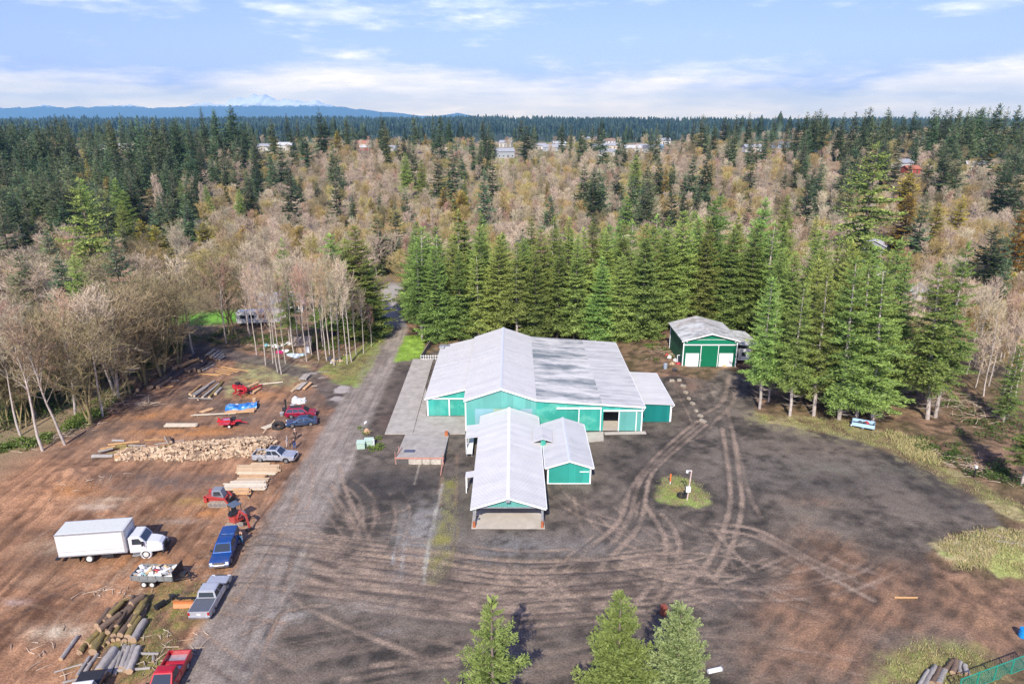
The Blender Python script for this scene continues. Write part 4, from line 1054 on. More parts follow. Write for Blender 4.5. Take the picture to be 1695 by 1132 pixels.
singles = [
 (160, 292, 500, 'B', 1.1, 'tall fir with long drooping yellow-green boughs above the mossy maples'),
 (75, 402, 470, 'F', 1.0, 'small bright fir low beside the tall drooping fir'),
 (20, 330, 480, 'D', 1.1, 'dark fir at the left edge below the forest'),
 (597, 372, 556, 'F', 1.45, 'tall narrow green fir standing just left of the bend in the road'),
 (556, 384, 562, 'F', 1.3, 'slim fir with a half bare trunk beside the one at the road bend'),
 (578, 392, 548, 'F', 1.3, 'fir tucked between and behind the two firs left of the road bend'),
 (613, 425, 560, 'F', 1.2, 'shorter bright fir at the very edge of the bending road'),
 (479, 392, 572, 'H', .8, 'thin fir with a small tufted top among the white alder trunks'),
 (1424, 232, 470, 'B', 1.15, 'very tall ragged fir rising above all others on the right'),
 (390, 172, 262, 'T', .8, 'tall dark fir breaking the skyline in front of the snowy peak'),
 (341, 176, 262, 'T', .75, 'dark skyline fir, tallest of the pair left of the snowy peak'),
 (362, 180, 262, 'T', .7, 'dark skyline fir, shorter of the pair left of the snowy peak'),
 (533, 178, 262, 'T', .85, 'broad dark fir breaking the skyline right of the snowy peak'),
 (455, 196, 285, 'T', .7, 'narrow dark fir standing over the pink bare woods below the snowy peak'),
 (495, 195, 258, 'T', .65, 'lone narrow fir on the plateau between two taller skyline firs'),
 (576, 195, 262, 'T', .65, 'thin brown-tinged fir on the plateau near the red-roofed house'),
 (634, 186, 262, 'T', .8, 'dark pointed fir on the plateau by the round bare trees'),
 (687, 189, 255, 'T', .65, 'slim solitary skyline fir right of the round bare trees'),
 (718, 188, 255, 'T', .7, 'leftmost tree of the dark clump on the centre skyline'),
 (730, 190, 255, 'T', .7, 'middle tree of the dark clump on the centre skyline'),
 (745, 193, 257, 'T', .75, 'rightmost tree of the dark clump on the centre skyline'),
 (800, 198, 265, 'T', .7, 'fir with a doubled tip just left of the grey roofed house'),
 (810, 200, 265, 'T', .6, 'narrow fir pressed against the doubled fir by the grey roofed house'),
 (872, 205, 272, 'D', 1.0, 'big dark fir on the meadow edge right of the grey roofed house'),
 (884, 212, 270, 'D', .9, 'dark fir partly hidden by the big one on the meadow edge'),
 (930, 201, 262, 'T', .65, 'narrow fir standing over the village gardens'),
 (945, 204, 262, 'T', .6, 'pointed fir just right of the narrow one over the village gardens'),
 (962, 213, 268, 'D', .7, 'fir beside the yellow house in the village'),
 (991, 207, 258, 'D', .9, 'compact fir behind the village rooftops'),
 (1032, 219, 262, 'D', .9, 'dark conical fir standing alone in front of the village rooftops'),
 (1104, 198, 256, 'T', .7, 'dark fir with a sharp tip standing over the right end of the village'),
 (1090, 222, 258, 'D', .9, 'low dark fir at the right end of the village'),
 (1170, 202, 252, 'T', .8, 'skyline fir opening the right hand plateau'),
 (1130, 218, 255, 'D', .8, 'dark round-topped fir between the village and the plateau'),
 (672, 252, 330, 'F', .9, 'green fir with a flat side, leftmost of the mid-forest cluster'),
 (700, 262, 345, 'F', .9, 'green fir in front of the mid-forest cluster'),
 (726, 248, 345, 'D', .9, 'dark fir in the middle of the mid-forest cluster'),
 (750, 240, 350, 'D', .8, 'tall slim fir in the mid-forest cluster'),
 (770, 290, 360, 'F', .8, 'lower green fir at the foot of the mid-forest cluster'),
 (795, 246, 300, 'D', .8, 'dark fir behind the tall pair in the middle of the woods'),
 (816, 250, 350, 'D', 1.0, 'tall dark fir, front of the pair in the middle of the woods'),
 (1050, 256, 345, 'F', 1.15, 'broad green fir heading the clump behind the plantation'),
 (1070, 262, 350, 'D', 1.0, 'dark fir leaning on the broad green fir behind the plantation'),
 (1020, 285, 350, 'D', 1.0, 'dark green fir on the left flank of the clump behind the plantation'),
 (995, 292, 352, 'D', 1.0, 'low dark fir at the left end of the clump behind the plantation'),
 (970, 300, 352, 'D', .9, 'small dark fir trailing off the clump behind the plantation'),
 (1093, 268, 330, 'D', .9, 'dark blue-green fir right of the clump behind the plantation'),
 (1112, 270, 328, 'D', .9, 'rightmost dark blue-green fir by the clump behind the plantation'),
 (955, 335, 370, 'F', .9, 'small round fir just above the plantation tips'),
 (930, 340, 372, 'F', .9, 'tiny fir in the pink saplings above the plantation tips'),
 (1240, 252, 330, 'D', .9, 'dark fir standing in bare woods on the right slope'),
 (1172, 282, 320, 'D', .9, 'narrow dark fir in bare woods left of the right slope'),
 (1315, 270, 310, 'D', .9, 'leaning dark fir in the bare woods below the right plateau'),
 (1345, 292, 330, 'D', .8, 'small fir in the bare woods below the right plateau'),
 (1395, 250, 330, 'D', .9, 'dark fir crowding the very tall ragged fir'),
 (1535, 262, 320, 'D', 1.2, 'broad fir between the hillside houses on the right'),
 (1580, 250, 330, 'D', 1.0, 'fir standing right of the white hillside house'),
 (1660, 260, 330, 'D', 1.1, 'fir at the right edge above the rusty cedar'),
 (398, 312, 372, 'F', 1.0, 'bright fir alone in the bare woods left of centre'),
 (345, 306, 372, 'F', .9, 'green fir beside the pale poplars'),
 (305, 298, 365, 'F', 1.1, 'broad green fir below the pale poplars'),
 (430, 270, 345, 'D', .9, 'dark fir in a file running up the left woods'),
 (480, 262, 330, 'D', .9, 'dark fir at the top of the file in the left woods'),
 (525, 300, 345, 'D', .8, 'fir with a bare lower trunk in the left woods'),
 (585, 318, 372, 'D', .8, 'round blue-green fir in the centre left woods'),
 (630, 320, 380, 'D', .8, 'blue-green fir right of the round one in the centre left woods'),
 (655, 335, 385, 'F', .8, 'fresh green fir over the road in the centre woods'),
]
FAM = {'B': TALLF, 'T': TALL, 'D': DARK, 'F': FIR, 'H': FIRHI, 'C': CED}
for i, (px, yt, yb, fam, wide, lb) in enumerate(singles):
 x, y, h = by_px(px, yt, yb)
 if h < 2: continue
 L = FAM[fam]; p = L[i % len(L)]
 plant(p, x, y, h, {'B': 'tall_fir', 'T': 'tall_fir', 'D': 'dark_fir', 'F': 'fir_tree', 'H': 'edge_fir'}[fam], lb, 'tree', whole=(y > 190), wide=wide * (1.25 if fam == 'D' else 1.1))
 PLACED.append((x, y, 2.5))
for i, (px, yt) in enumerate([(1316, 190), (1330, 184), (1345, 183), (1360, 188), (1390, 186), (1408, 184), (1425, 190), (1437, 194), (1455, 195), (1540, 187), (1551, 191), (1577, 180), (1591, 177), (1608, 182), (1625, 175), (1640, 170), (1655, 176), (1672, 173), (1688, 180), (8, 192), (48, 196), (75, 199), (100, 197), (195, 198), (240, 190), (265, 192), (280, 194), (300, 196), (322, 199)]):
 x, y, h = by_px(px, yt, 262 if px > 700 else 300)
 plant(TALL[i % 4], x, y, h, 'tall_fir', 'tall dark fir standing on the skyline of the ' + ('right hand plateau' if px > 700 else 'left forest'), 'tree', 'skyline firs, ' + ('right' if px > 700 else 'left'), wide=.8); PLACED.append((x, y, 2.5))
ced = [(240, 362, 440, 1.0, 'golden cedar at the left edge of the bare woods'), (340, 366, 430, .9, 'golden cedar right of the broad green fir'), (405, 372, 440, .9, 'slim golden cedar pointing up from the bare woods'),
       (262, 372, 445, 1.1, 'yellowish cedar behind the mossy maples'), (498, 372, 430, 1.2, 'wide olive cedar left of the green fir at the road bend'), (520, 385, 450, 1.0, 'yellow-green cedar close left of the road firs'), (150, 262, 330, .6, 'rusty narrow cedar inside the dark left forest'), (182, 290, 340, .7, 'olive cedar inside the dark left forest'),
       (700, 345, 400, 1.0, 'yellow cedar behind the road bend firs'), (735, 310, 372, 1.0, 'yellow cedar under the mid-forest cluster'), (765, 315, 375, .9, 'golden cedar right of the mid-forest cluster'), (615, 325, 375, .9, 'brownish cedar in the centre left woods'), (650, 330, 385, .8, 'small yellow cedar over the road'),
       (1495, 318, 420, 1.2, 'big golden cedar above the pale roofs'), (1545, 335, 420, 1.1, 'golden cedar next to the big one above the pale roofs'), (1582, 322, 418, 1.0, 'tall golden cedar, furthest right of the golden trio'), (1500, 285, 360, 1.0, 'olive cedar under the hillside houses'),
       (1215, 305, 345, .7, 'ochre cedar in the bare right woods'), (1100, 270, 345, .6, 'yellow-tinged cedar behind the clump of dark firs'), (905, 300, 335, .5, 'tiny yellow cedar in the bare centre woods'), (1610, 420, 500, .8, 'dark gold cedar among pale trunks by the right edge'), (1670, 450, 540, .9, 'gold cedar behind the pale saplings at the right edge'), (560, 215, 262, .9, 'olive tree crown on the plateau beside the broad skyline fir'), (640, 213, 262, .9, 'olive tree on the plateau beside the pointed fir'), (705, 222, 258, .8, 'small ochre tree on the plateau below the solitary fir'), (1640, 230, 262, .8, 'brown cedar on the right skyline'), (1575, 205, 262, .8, 'rusty topped cedar on the right skyline')]
for i, (px, yt, yb, wide, lb) in enumerate(ced):
 x, y, h = by_px(px, yt, yb)
 if h < 2: continue
 plant(CED[i % 3], x, y, h, 'golden_cedar', lb, 'tree', whole=(y > 190), wide=wide * (1.75 if h < 20 else 1.25))
 PLACED.append((x, y, 2))
for (px, yt, yb, lb, wd) in [(1668, 345, 500, 'tall rust-orange cedar at the right edge of the woods', 1.0), (1700, 330, 470, 'second rust-orange cedar, cut off by the right edge', .9)]:
 x, y, h = by_px(px, yt, yb)
 plant(RUST[0], x, y, h, 'rusty_cedar', lb, 'tree', whole=False, wide=wd); PLACED.append((x, y, 3))
for (px, yt, yb, lb) in [(262, 286, 372, 'pale columnar poplar, widest of the pair in the dark forest'), (273, 288, 372, 'pale columnar poplar touching the widest one'), (318, 288, 350, 'pale poplar with a leaning top right of the pair'), (12, 278, 330, 'pale columnar poplar at the far left edge of the forest'), (718, 345, 400, 'pale yellowish poplar behind the road bend firs'), (335, 300, 365, 'feathery pale poplar near the broad green fir')]:
 x, y, h = by_px(px, yt, yb)
 plant(POP[len(lb) % 2], x, y, h, 'bare_poplar', lb, 'tree', wide=.95); PLACED.append((x, y, 2))
mrow = [(72, 752, 470, 'E', -.13, 'white leaning alder at the lower left corner of the dirt field'), (108, 738, 430, 'E', -.12, 'tall leaning alder second from the lower left corner'), (35, 725, 520, 'E', -.15, 'crooked thin alder behind the corner one'),
  (150, 705, 455, 'M', 0, 'mossy many-stemmed maple beside the leaning alders'), (125, 690, 450, 'E', -.06, 'pale alder with a forked stem by the mossy maple'), (20, 690, 500, 'M', 0, 'mossy maple at the left edge of the picture'), (170, 690, 440, 'E', -.03, 'mossy trunked alder right of the forked one'), (195, 660, 430, 'P', 0, 'thick white barked maple over the log pile'), (215, 655, 440, 'M', 0, 'dark mossy maple leaning over the first logs'),
  (240, 640, 415, 'M', 0, 'wide mossy maple behind the stacked logs'), (262, 625, 400, 'M', 0, 'mossy maple with a round crown above the log stack'), (295, 600, 390, 'M', 0, 'mossy maple at the turn of the side path'), (320, 585, 410, 'E', 0, 'grey alder where the side path leaves the dirt'), (375, 570, 420, 'E', 0, 'mossy straight alder beyond the side path'), (388, 560, 405, 'M', 0, 'fan-shaped bare maple beyond the side path'), (415, 560, 425, 'E', -.05, 'slim alder in front of the white travel trailer'), (60, 690, 470, 'E', -.1, 'alder with peeling pale bark behind the leaning pair')]
for i, (bx, by, ty, fam, ln, lb) in enumerate(mrow):
 g = GT(bx, by); h = height_from_tip(g.x, g.y, ty)
 p = {'M': MAPLE[i % 2], 'P': MAPLE[2], 'E': EDGEALD[i % 3]}[fam]
 plant(p, g.x, g.y, min(h, 21), {'M': 'bare_maple', 'P': 'bare_maple', 'E': 'bare_alder'}[fam], lb, 'tree', whole=False, lean=(ln, 0), wide=1.15)
 PLACED.append((g.x, g.y, 1.4))
for i in range(72):
 t = rr.random(); g = G(-10 + 300 * t + rr.gauss(0, 6), 728 - 135 * t - abs(rr.gauss(0, 22)))
 if not free(g.x, g.y, .3): continue
 plant(EDGEMOSS[i % 2], g.x, g.y, rr.uniform(12, 17.5), 'bare_alder', 'slim mossy bare tree in the olive thicket left of the dirt field', 'tree', 'mossy thicket left of the dirt field', whole=(i % 3 > 0), wide=1.2, lean=(rr.uniform(-.1, .03), 0)); PLACED.append((g.x, g.y, .5))
al = [(440, 606, 425), (452, 602, 440), (460, 618, 420), (466, 620, 430), (473, 604, 445), (487, 590, 400), (497, 585, 420), (508, 600, 430), (516, 590, 410), (528, 598, 420), (541, 600, 430), (546, 590, 415), (553, 605, 440), (563, 598, 420), (575, 603, 400), (582, 600, 410), (590, 590, 450), (602, 585, 470), (480, 572, 410), (535, 575, 400), (560, 570, 410), (500, 565, 395), (615, 575, 500), (425, 590, 430)]
for i, (bx, by, ty) in enumerate(al):
 g = GT(bx, by); h = min(height_from_tip(g.x, g.y, ty), 21)
 plant(EDGEALD[i % 3], g.x, g.y, h, 'bare_alder', 'slender white-trunked bare alder in the stand behind the wood shed', 'tree', 'white alders behind the wood shed', whole=False, wide=.75)
 PLACED.append((g.x, g.y, .6))
for i, (bx, by, ty) in enumerate([(1627, 660, 480), (1636, 640, 470), (1648, 690, 470), (1600, 620, 470), (1662, 650, 440), (1680, 660, 450), (1612, 600, 450), (1655, 600, 430), (1690, 620, 430), (1580, 590, 460), (1480, 590, 430), (1497, 585, 425), (1515, 570, 420), (1530, 560, 415)]):
 g = GT(bx, by); h = min(height_from_tip(g.x, g.y, ty), 18)
 plant(EDGEALD[i % 3], g.x, g.y, h, 'bare_alder', 'pale bare sapling standing on the leaf-strewn bank right of the edge firs', 'tree', 'bare saplings on the right bank', whole=False, wide=.85)
 PLACED.append((g.x, g.y, .8))
def in_clear(x, y):
 u, v = to_px(x, y, Tz(x, y))
 d = dist_poly(np.array([x]), np.array([y]), road)[0]
 if d < 4.5: return True
 if 150 < y < 165 and -27 < x < 68: return True
 if y < 168 and -28 < x < 66: return True
 if ((x - PLAWN.x) / 14) ** 2 + ((y - PLAWN.y) / 7) ** 2 < 1: return True
 if ((x - PROOF.x) / 13) ** 2 + ((y - PROOF.y) / 15) ** 2 < 1: return True
 for hx, hy, hw in HOUSE_SPOTS:
  if hy - 40 < y < hy + hw and abs(x - hx * y / hy) < hw * .9 + 1.5: return True
 if ((x - PMEAD.x) / 45) ** 2 + ((y - PMEAD.y) / 24) ** 2 < 1: return True
 return False
PLAWN = GT(345, 530); PROOF = GT(1478, 420); PMEAD = GT(835, 268)
def conifer_density(x, y):
 u, v = to_px(x, y, Tz(x, y) + 12)
 d = 0.03 + .30 * (float(fbm(np.array([x / 38.]), np.array([y / 38.]), 3, 55)[0]) > .60)
 if u < 330: d = max(d, 0.74 * float(sstep(395, 355, v)))
 if 330 <= u < 440: d = max(d, .5 * float(sstep(330, 290, v)))
 if u > 1170 and y > 420: d = max(d, .28)
 if u > 1330 and y > 260: d = max(d, .30)
 if u > 1450 and y > 400: d = max(d, .42)
 if y > 540 and 440 < u < 1170: d = .10
 if 1430 < u < 1720 and 185 < y < 340: d = .03
 if 330 < u < 640 and v > 300: d = min(d, .05)
 return d
cands = []
rs = random.Random(21)
y = 112.0
while y < 640:
 sp = 5.1 + 0.0118 * (y - 110)
 x = -0.82 * y - 20
 while x < 0.82 * y + 20:
  cands.append((x + rs.uniform(-.5, .5) * sp, y + rs.uniform(-.5, .5) * sp, sp)); x += sp
 y += sp
pts = []
for (x, y, sp) in cands:
 if y < 172:
  u, v = to_px(x, y, 0)
  if 605 < u < 1270: continue
  if u <= 605:
   if v > 560 + max(0, (330 - u)) * .72 - (u > 330) * 12: continue
  else:
   if v > 640 and u < 1530: continue
   if v > 690: continue
   if u < 1480: continue
 if in_clear(x, y): continue
 if y < 192 and 600 < to_px(x, y, 0)[0] < 676: continue
 if not free(x, y, .35 * sp): continue
 u, v = to_px(x, y, Tz(x, y))
 if u < -60 or u > 1755: continue
 if y > 540 and rs.random() < .45: continue
 if y < 185 and u < 605 and rs.random() < .72: continue
 pts.append((x, y))
con_pts = []; bare_pts = []
for (x, y) in pts:
 (con_pts if rs.random() < conifer_density(x, y) else bare_pts).append((x, y))
con_pts.sort(key=lambda p: p[1]); bare_pts.sort(key=lambda p: p[1])
NCON = 300 - sum(1 for o in COL.objects if o.name.split('.')[0] in ('fir_tree', 'dark_fir', 'tall_fir', 'edge_fir', 'young_fir'))
NBARE = 300 - sum(1 for o in COL.objects if o.name.split('.')[0] in ('bare_alder', 'bare_maple'))
far_con = []; far_bare = []
for i, (x, y) in enumerate(con_pts):
 u, v = to_px(x, y, Tz(x, y))
 p = DARK[rs.randrange(4)] if rs.random() < .75 else (TALL[rs.randrange(4)] if y > 300 else FIR[rs.randrange(6)])
 h = rs.uniform(14, 27) + (2 if y > 420 else 0)
 if rs.random() < .30: continue
 if i < NCON:
  if u < 440: lb = 'dark fir in the dense conifer forest on the left slope'; gr = 'firs of the left forest'
  elif u > 1170: lb = 'dark fir in the mixed woods on the right slope'; gr = 'firs of the right woods'
  else: lb = 'small fir dotted among the bare trees of the middle woods'; gr = 'firs of the middle woods'
  if 440 < u < 1170: h *= rs.uniform(.55, .95)
  plant(p, x, y, h, 'dark_fir', lb, 'tree', gr, wide=rs.uniform(.95, 1.4))
 else: far_con.append((x, y, h, rs.randrange(4), rs.uniform(0, 6.28)))
for i, (x, y) in enumerate(bare_pts):
 u, v = to_px(x, y, Tz(x, y))
 k = rs.random()
 if u < 330 and v > 380: p = MAPLE[rs.randrange(3)] if k < .5 else ALD[rs.choice((0, 1, 2, 3, 0, 1, 4, 4))]
 else: p = MAPLE[rs.randrange(3)] if k < .08 else ALD[rs.choice((0, 1, 2, 3, 0, 1, 4, 4))]
 h = rs.uniform(8.0, 13) if y < 220 else rs.uniform(6.5, 11)
 if y < 180 and u < 620: h = rs.uniform(10, 15)
 if i < NBARE:
  if u < 640: lb = 'leafless tan tree in the woods left of the road'; gr = 'bare trees left of the road'
  elif u > 1400: lb = 'leafless tan tree in the woods right of the edge firs'; gr = 'bare trees on the right'
  else: lb = 'leafless tan tree in the woods beyond the plantation'; gr = 'bare trees beyond the plantation'
  plant(p, x, y, h, 'bare_alder', lb, 'tree', gr, wide=rs.uniform(1.3, 1.85))
 else: far_bare.append((x, y, h * 1.18, rs.choice((0, 1, 2, 3, 0, 1, 4, 4, 5)), rs.uniform(0, 6.28)))
def instanced(name, pts_, protos, mats_note=None):
 V = np.array([(a, b, Zs(a, b) - .05) for a, b, *_ in pts_])
 me = bpy.data.meshes.new(name); me.vertices.add(len(V)); me.vertices.foreach_set('co', V.astype(np.float32).ravel()); me.update()
 sc = np.array([h / HREF[id(protos[k % len(protos)])] for _, _, h, k, _ in pts_], np.float32)
 for nm, arr in (('sc', sc), ('rot', np.array([r_ for *_, r_ in pts_], np.float32)), ('kind', np.array([k % len(protos) for _, _, _, k, _ in pts_], np.float32))):
  a = me.attributes.new(nm, 'FLOAT', 'POINT'); a.data.foreach_set('value', arr)
 o = bpy.data.objects.new(name, me); link(o); tag(o, kind='stuff')
 ng = bpy.data.node_groups.new(name, 'GeometryNodeTree')
 ng.interface.new_socket('Geometry', in_out='INPUT', socket_type='NodeSocketGeometry'); ng.interface.new_socket('Geometry', in_out='OUTPUT', socket_type='NodeSocketGeometry')
 gi = ng.nodes.new('NodeGroupInput'); go = ng.nodes.new('NodeGroupOutput'); jn = ng.nodes.new('GeometryNodeJoinGeometry')
 def named(n):
  q = ng.nodes.new('GeometryNodeInputNamedAttribute'); q.data_type = 'FLOAT'; q.inputs['Name'].default_value = n; return q.outputs['Attribute']
 for k, p in enumerate(protos):
  src = next(ob for ob in COL.objects if ob.type == 'MESH' and ob.data is p['whole'])
  oi = ng.nodes.new('GeometryNodeObjectInfo'); oi.inputs['Object'].default_value = src; oi.transform_space = 'ORIGINAL'; oi.inputs['As Instance'].default_value = True
  cmp_ = ng.nodes.new('FunctionNodeCompare'); cmp_.data_type = 'FLOAT'; cmp_.operation = 'EQUAL'; cmp_.inputs['B'].default_value = k; cmp_.inputs['Epsilon'].default_value = .1
  ng.links.new(named('kind'), cmp_.inputs['A'])
  iop = ng.nodes.new('GeometryNodeInstanceOnPoints')
  cx = ng.nodes.new('ShaderNodeCombineXYZ'); ng.links.new(named('rot'), cx.inputs['Z'])
  ng.links.new(gi.outputs[0], iop.inputs['Points']); ng.links.new(cmp_.outputs['Result'], iop.inputs['Selection'])
  ng.links.new(oi.outputs['Geometry'], iop.inputs['Instance']); ng.links.new(cx.outputs[0], iop.inputs['Rotation']); ng.links.new(named('sc'), iop.inputs['Scale'])
  ng.links.new(iop.outputs[0], jn.inputs[0])
 ng.links.new(jn.outputs[0], go.inputs[0])
 md = o.modifiers.new('copies', 'NODES'); md.node_group = ng
 return o
def ensure_whole(protos, kind):
 out = []
 for p in protos:
  if any(ob.type == 'MESH' and ob.data is p['whole'] for ob in COL.objects): out.append(p)
 return out
if far_con: instanced('far_conifer_woods', far_con, ensure_whole(DARK, 0))
if far_bare: instanced('far_bare_woods', far_bare, ensure_whole(ALD + MAPLE[:1], 0))
print('H', [round(by_px(a, b, c)[2], 1) for a, b, c, *_ in singles]); print('TREES', 'con', len(con_pts), 'bare', len(bare_pts), 'far', len(far_con), len(far_bare), NCON, NBARE)
def far_forest():
 r = np.random.default_rng(3)
 pts_ = []
 def addp(n, y0, y1, hlo, hhi, dens=None):
  yy = np.sqrt(r.uniform(y0 ** 2, y1 ** 2, n)); xx = r.uniform(-.86, .86, n) * yy
  keep = np.ones(n, bool) if dens is None else r.random(n) < dens(xx, yy)
  xx, yy = xx[keep], yy[keep]
  pts_.append(np.stack([xx, yy, T(xx, yy), r.uniform(hlo, hhi, len(xx))], 1))
 addp(1100, 640, 1100, 8, 26, lambda a, b: np.where(np.abs(a / b - .05) < .25, .12, .5) * (fbm(a / 60, b / 60, 3, 8) > .42))
 addp(3500, 1100, 2400, 12, 28, lambda a, b: .35 * (fbm(a / 160, b / 160, 3, 9) > .48))
 addp(15000, 2400, 4300, 12, 42, lambda a, b: (fbm(a / 260, b / 260, 3, 10) > .3) * 1.0)
 addp(6000, 4300, 9000, 24, 40)
 Pn = np.concatenate(pts_)
 n = len(Pn); k = 6
 a = np.linspace(0, 2 * PI, k, endpoint=False)
 V = []; F4 = []; F3 = []; tint = []
 levels = [(0.0, .20), (.38, .15), (.40, .19), (.7, .08), (.72, .11), (1.0, .0)]
 jit = r.uniform(.8, 1.25, (n, len(levels), k)); rot = r.uniform(0, 6.28, n)
 ang = a[None, None, :] + rot[:, None, None]
 zz = np.array([l[0] for l in levels]); rad = np.array([l[1] for l in levels])
 H = Pn[:, 3][:, None, None]
 Rr = rad[None, :, None] * H * jit * (1 + .0 * H)
 Vx = Pn[:, 0][:, None, None] + np.cos(ang) * Rr; Vy = Pn[:, 1][:, None, None] + np.sin(ang) * Rr
 Vz = Pn[:, 2][:, None, None] + zz[None, :, None] * H + (jit - 1) * .08 * H
 V = np.stack([Vx, Vy, Vz], -1).reshape(-1, 3)
 base = (np.arange(n) * len(levels) * k)[:, None]
 q = []
 for i in range(len(levels) - 1):
  for j in range(k): q.append((i * k + j, i * k + (j + 1) % k, (i + 1) * k + (j + 1) % k, (i + 1) * k + j))
 q = np.array(q)
 Q = (base[:, :, None] + q[None]).reshape(-1, 4)
 tint = np.repeat(r.uniform(.05, .7, n), len(levels) * k)
 me = np_mesh('far_forest', V, Q, M_RIDGEFIR, attrs={'tint': ('POINT', 'FLOAT', tint)})
 o = bpy.data.objects.new('far_forest', me); link(o); tag(o, kind='stuff')
far_forest()
def brush():
 tb = TB(); tw_ = TB(); r = np.random.default_rng(8)
 def clump(x, y, n, R0, h, tb, leaf=.22, tint=(.2, .8)):
  z = Zs(x, y)
  a = r.uniform(0, 2 * PI, n); q = np.sqrt(r.random(n)) * R0
  B = np.stack([x + np.cos(a) * q, y + np.sin(a) * q, z + h * r.random(n) * (1 - (q / R0) ** 2 * .7)], 1)
  D = r.normal(0, 1, (n, 3)); D[:, 2] = np.abs(D[:, 2]) * .6; D /= np.linalg.norm(D, axis=1, keepdims=True)
  L = leaf * r.uniform(.7, 1.6, n)
  tb.kites(B, D, L, L * .38, r.normal(0, .5, (n, 3)) + np.array([0, 0, 1]), r.uniform(*tint, n))
 def along(l, n, spread, **kw):
  pts_ = l
  for _ in range(n):
   k = r.integers(0, len(pts_) - 1); t = r.random()
   p = G(pts_[k][0] * (1 - t) + pts_[k + 1][0] * t, pts_[k][1] * (1 - t) + pts_[k + 1][1] * t)
   clump(p.x + r.normal(0, spread), p.y + r.normal(0, spread), int(kw.get('per', 90) * r.uniform(.5, 1.3)), kw.get('R', 1.0) * r.uniform(.6, 1.3), kw.get('h', .9) * r.uniform(.5, 1.3), tb, tint=kw.get('tint', (.1, .7)))
 along([(0, 745), (60, 735), (110, 715), (150, 690), (205, 640)], 46, .9, per=150, R=1.3, h=1.3, tint=(.35, 1))
 along([(0, 700), (80, 660), (160, 620), (230, 590), (300, 560)], 210, 3.2, per=150, R=1.7, h=2.6, tint=(0, .5))
 along([(230, 620), (300, 575)], 22, .8, per=110, R=1.1, h=.9)
 along([(330, 555), (420, 560), (520, 575), (600, 565)], 60, 2.4, per=90, R=1.2, h=.9, tint=(.1, .8))
 along([(1530, 740), (1590, 760), (1650, 790), (1695, 790)], 26, 1.6, per=110, R=1.2, h=.9, tint=(.05, .6))
 along([(1560, 640), (1640, 700), (1695, 720)], 50, 3, per=70, R=1.4, h=.7, tint=(.05, .5))
 along([(1500, 600), (1600, 570), (1690, 560)], 60, 4, per=80, R=1.6, h=1.1, tint=(.05, .6))
 along([(1085, 605), (1120, 590), (1060, 580)], 14, 1.2, per=70, R=.9, h=.4, tint=(.3, 1))
 along([(590, 712), (625, 722), (630, 740), (600, 745)], 9, .5, per=60, R=.6, h=.4, tint=(.5, 1))
 along([(660, 505), (690, 560)], 10, .8, per=60, R=.9, h=.5)
 o = bpy.data.objects.new('undergrowth', tb.mesh('undergrowth', M_LEAF)); link(o); tag(o, kind='stuff')
 def sticks(l, n, spread, Lr=(.5, 2.4), hz=.5):
  for _ in range(n):
   k = r.integers(0, len(l) - 1); t = r.random()
   p = G(l[k][0] * (1 - t) + l[k + 1][0] * t, l[k][1] * (1 - t) + l[k + 1][1] * t)
   x, y = p.x + r.normal(0, spread), p.y + r.normal(0, spread)
   z = Zs(x, y) + .04 + r.random() * hz * .4
   a = r.uniform(0, 2 * PI); L = r.uniform(*Lr)
   q = np.array([x + np.cos(a) * L, y + np.sin(a) * L, z + r.uniform(-.02, hz)])
   tw_.tube(np.array([[x, y, z], (np.array([x, y, z]) + q) / 2 + r.normal(0, .06 * L, 3) * [1, 1, .4], q]), [.045, .03, .012], n=4, tint=r.uniform(.1, 1))
 sticks([(40, 745), (110, 722), (150, 705)], 60, .9)
 sticks([(160, 690), (230, 640)], 40, .8)
 sticks([(225, 668), (255, 672)], 45, .6, hz=.6)
 sticks([(1500, 640), (1560, 660), (1640, 700)], 150, 3.0, Lr=(.8, 3.5), hz=.9)
 sticks([(1555, 750), (1640, 790)], 70, 1.4)
 sticks([(190, 1090), (300, 1085)], 70, 1.2, Lr=(.3, 1.6), hz=.2)
 sticks([(140, 985), (250, 975)], 30, .8, Lr=(.3, 1.2), hz=.15)
 sticks([(60, 1060), (140, 1120)], 22, 1.2, Lr=(.3, 1.6), hz=.15)
 sticks([(110, 810), (180, 800)], 20, 1.6, Lr=(.4, 1.4), hz=.2)
 sticks([(1090, 590), (1130, 605)], 40, 1.0, Lr=(.3, 1.4), hz=.3)
 sticks([(1075, 600), (1125, 575)], 40, 1.6, Lr=(.3, 1.2), hz=.3)
 sticks([(380, 545), (430, 575), (560, 610)], 60, 1.6)
 sticks([(1600, 885), (1690, 905)], 14, .8, Lr=(.5, 2.4), hz=.2)
 o = bpy.data.objects.new('brushwood_litter', tw_.mesh('brushwood_litter', M_TWIGPALE)); link(o); tag(o, kind='stuff')
 gb = TB()
 def tufts(poly_px, n, h=(.12, .4), tint=(.2, 1), per=14, R0=.35):
  poly = P2(poly_px); xs = [p[0] for p in poly]; ys = [p[1] for p in poly]
  c = 0
  xx = r.uniform(min(xs), max(xs), n * 4); yy = r.uniform(min(ys), max(ys), n * 4)
  ok = np.where(inside(xx, yy, poly))[0][:n]
  for i in ok:
   x, y = xx[i], yy[i]; z = Zs(x, y)
   k = per
   B = np.stack([x + r.normal(0, R0, k), y + r.normal(0, R0, k), np.full(k, z - .02)], 1)
   D = np.stack([r.normal(0, .45, k), r.normal(0, .45, k), np.ones(k)], 1); D /= np.linalg.norm(D, axis=1, keepdims=True)
   L = r.uniform(*h, k); base_t = r.uniform(*tint)
   gb.kites(B, D, L, np.full(k, .018) + L * .035, r.normal(0, 1, (k, 3)), np.clip(base_t + r.normal(0, .12, k), 0, 1))
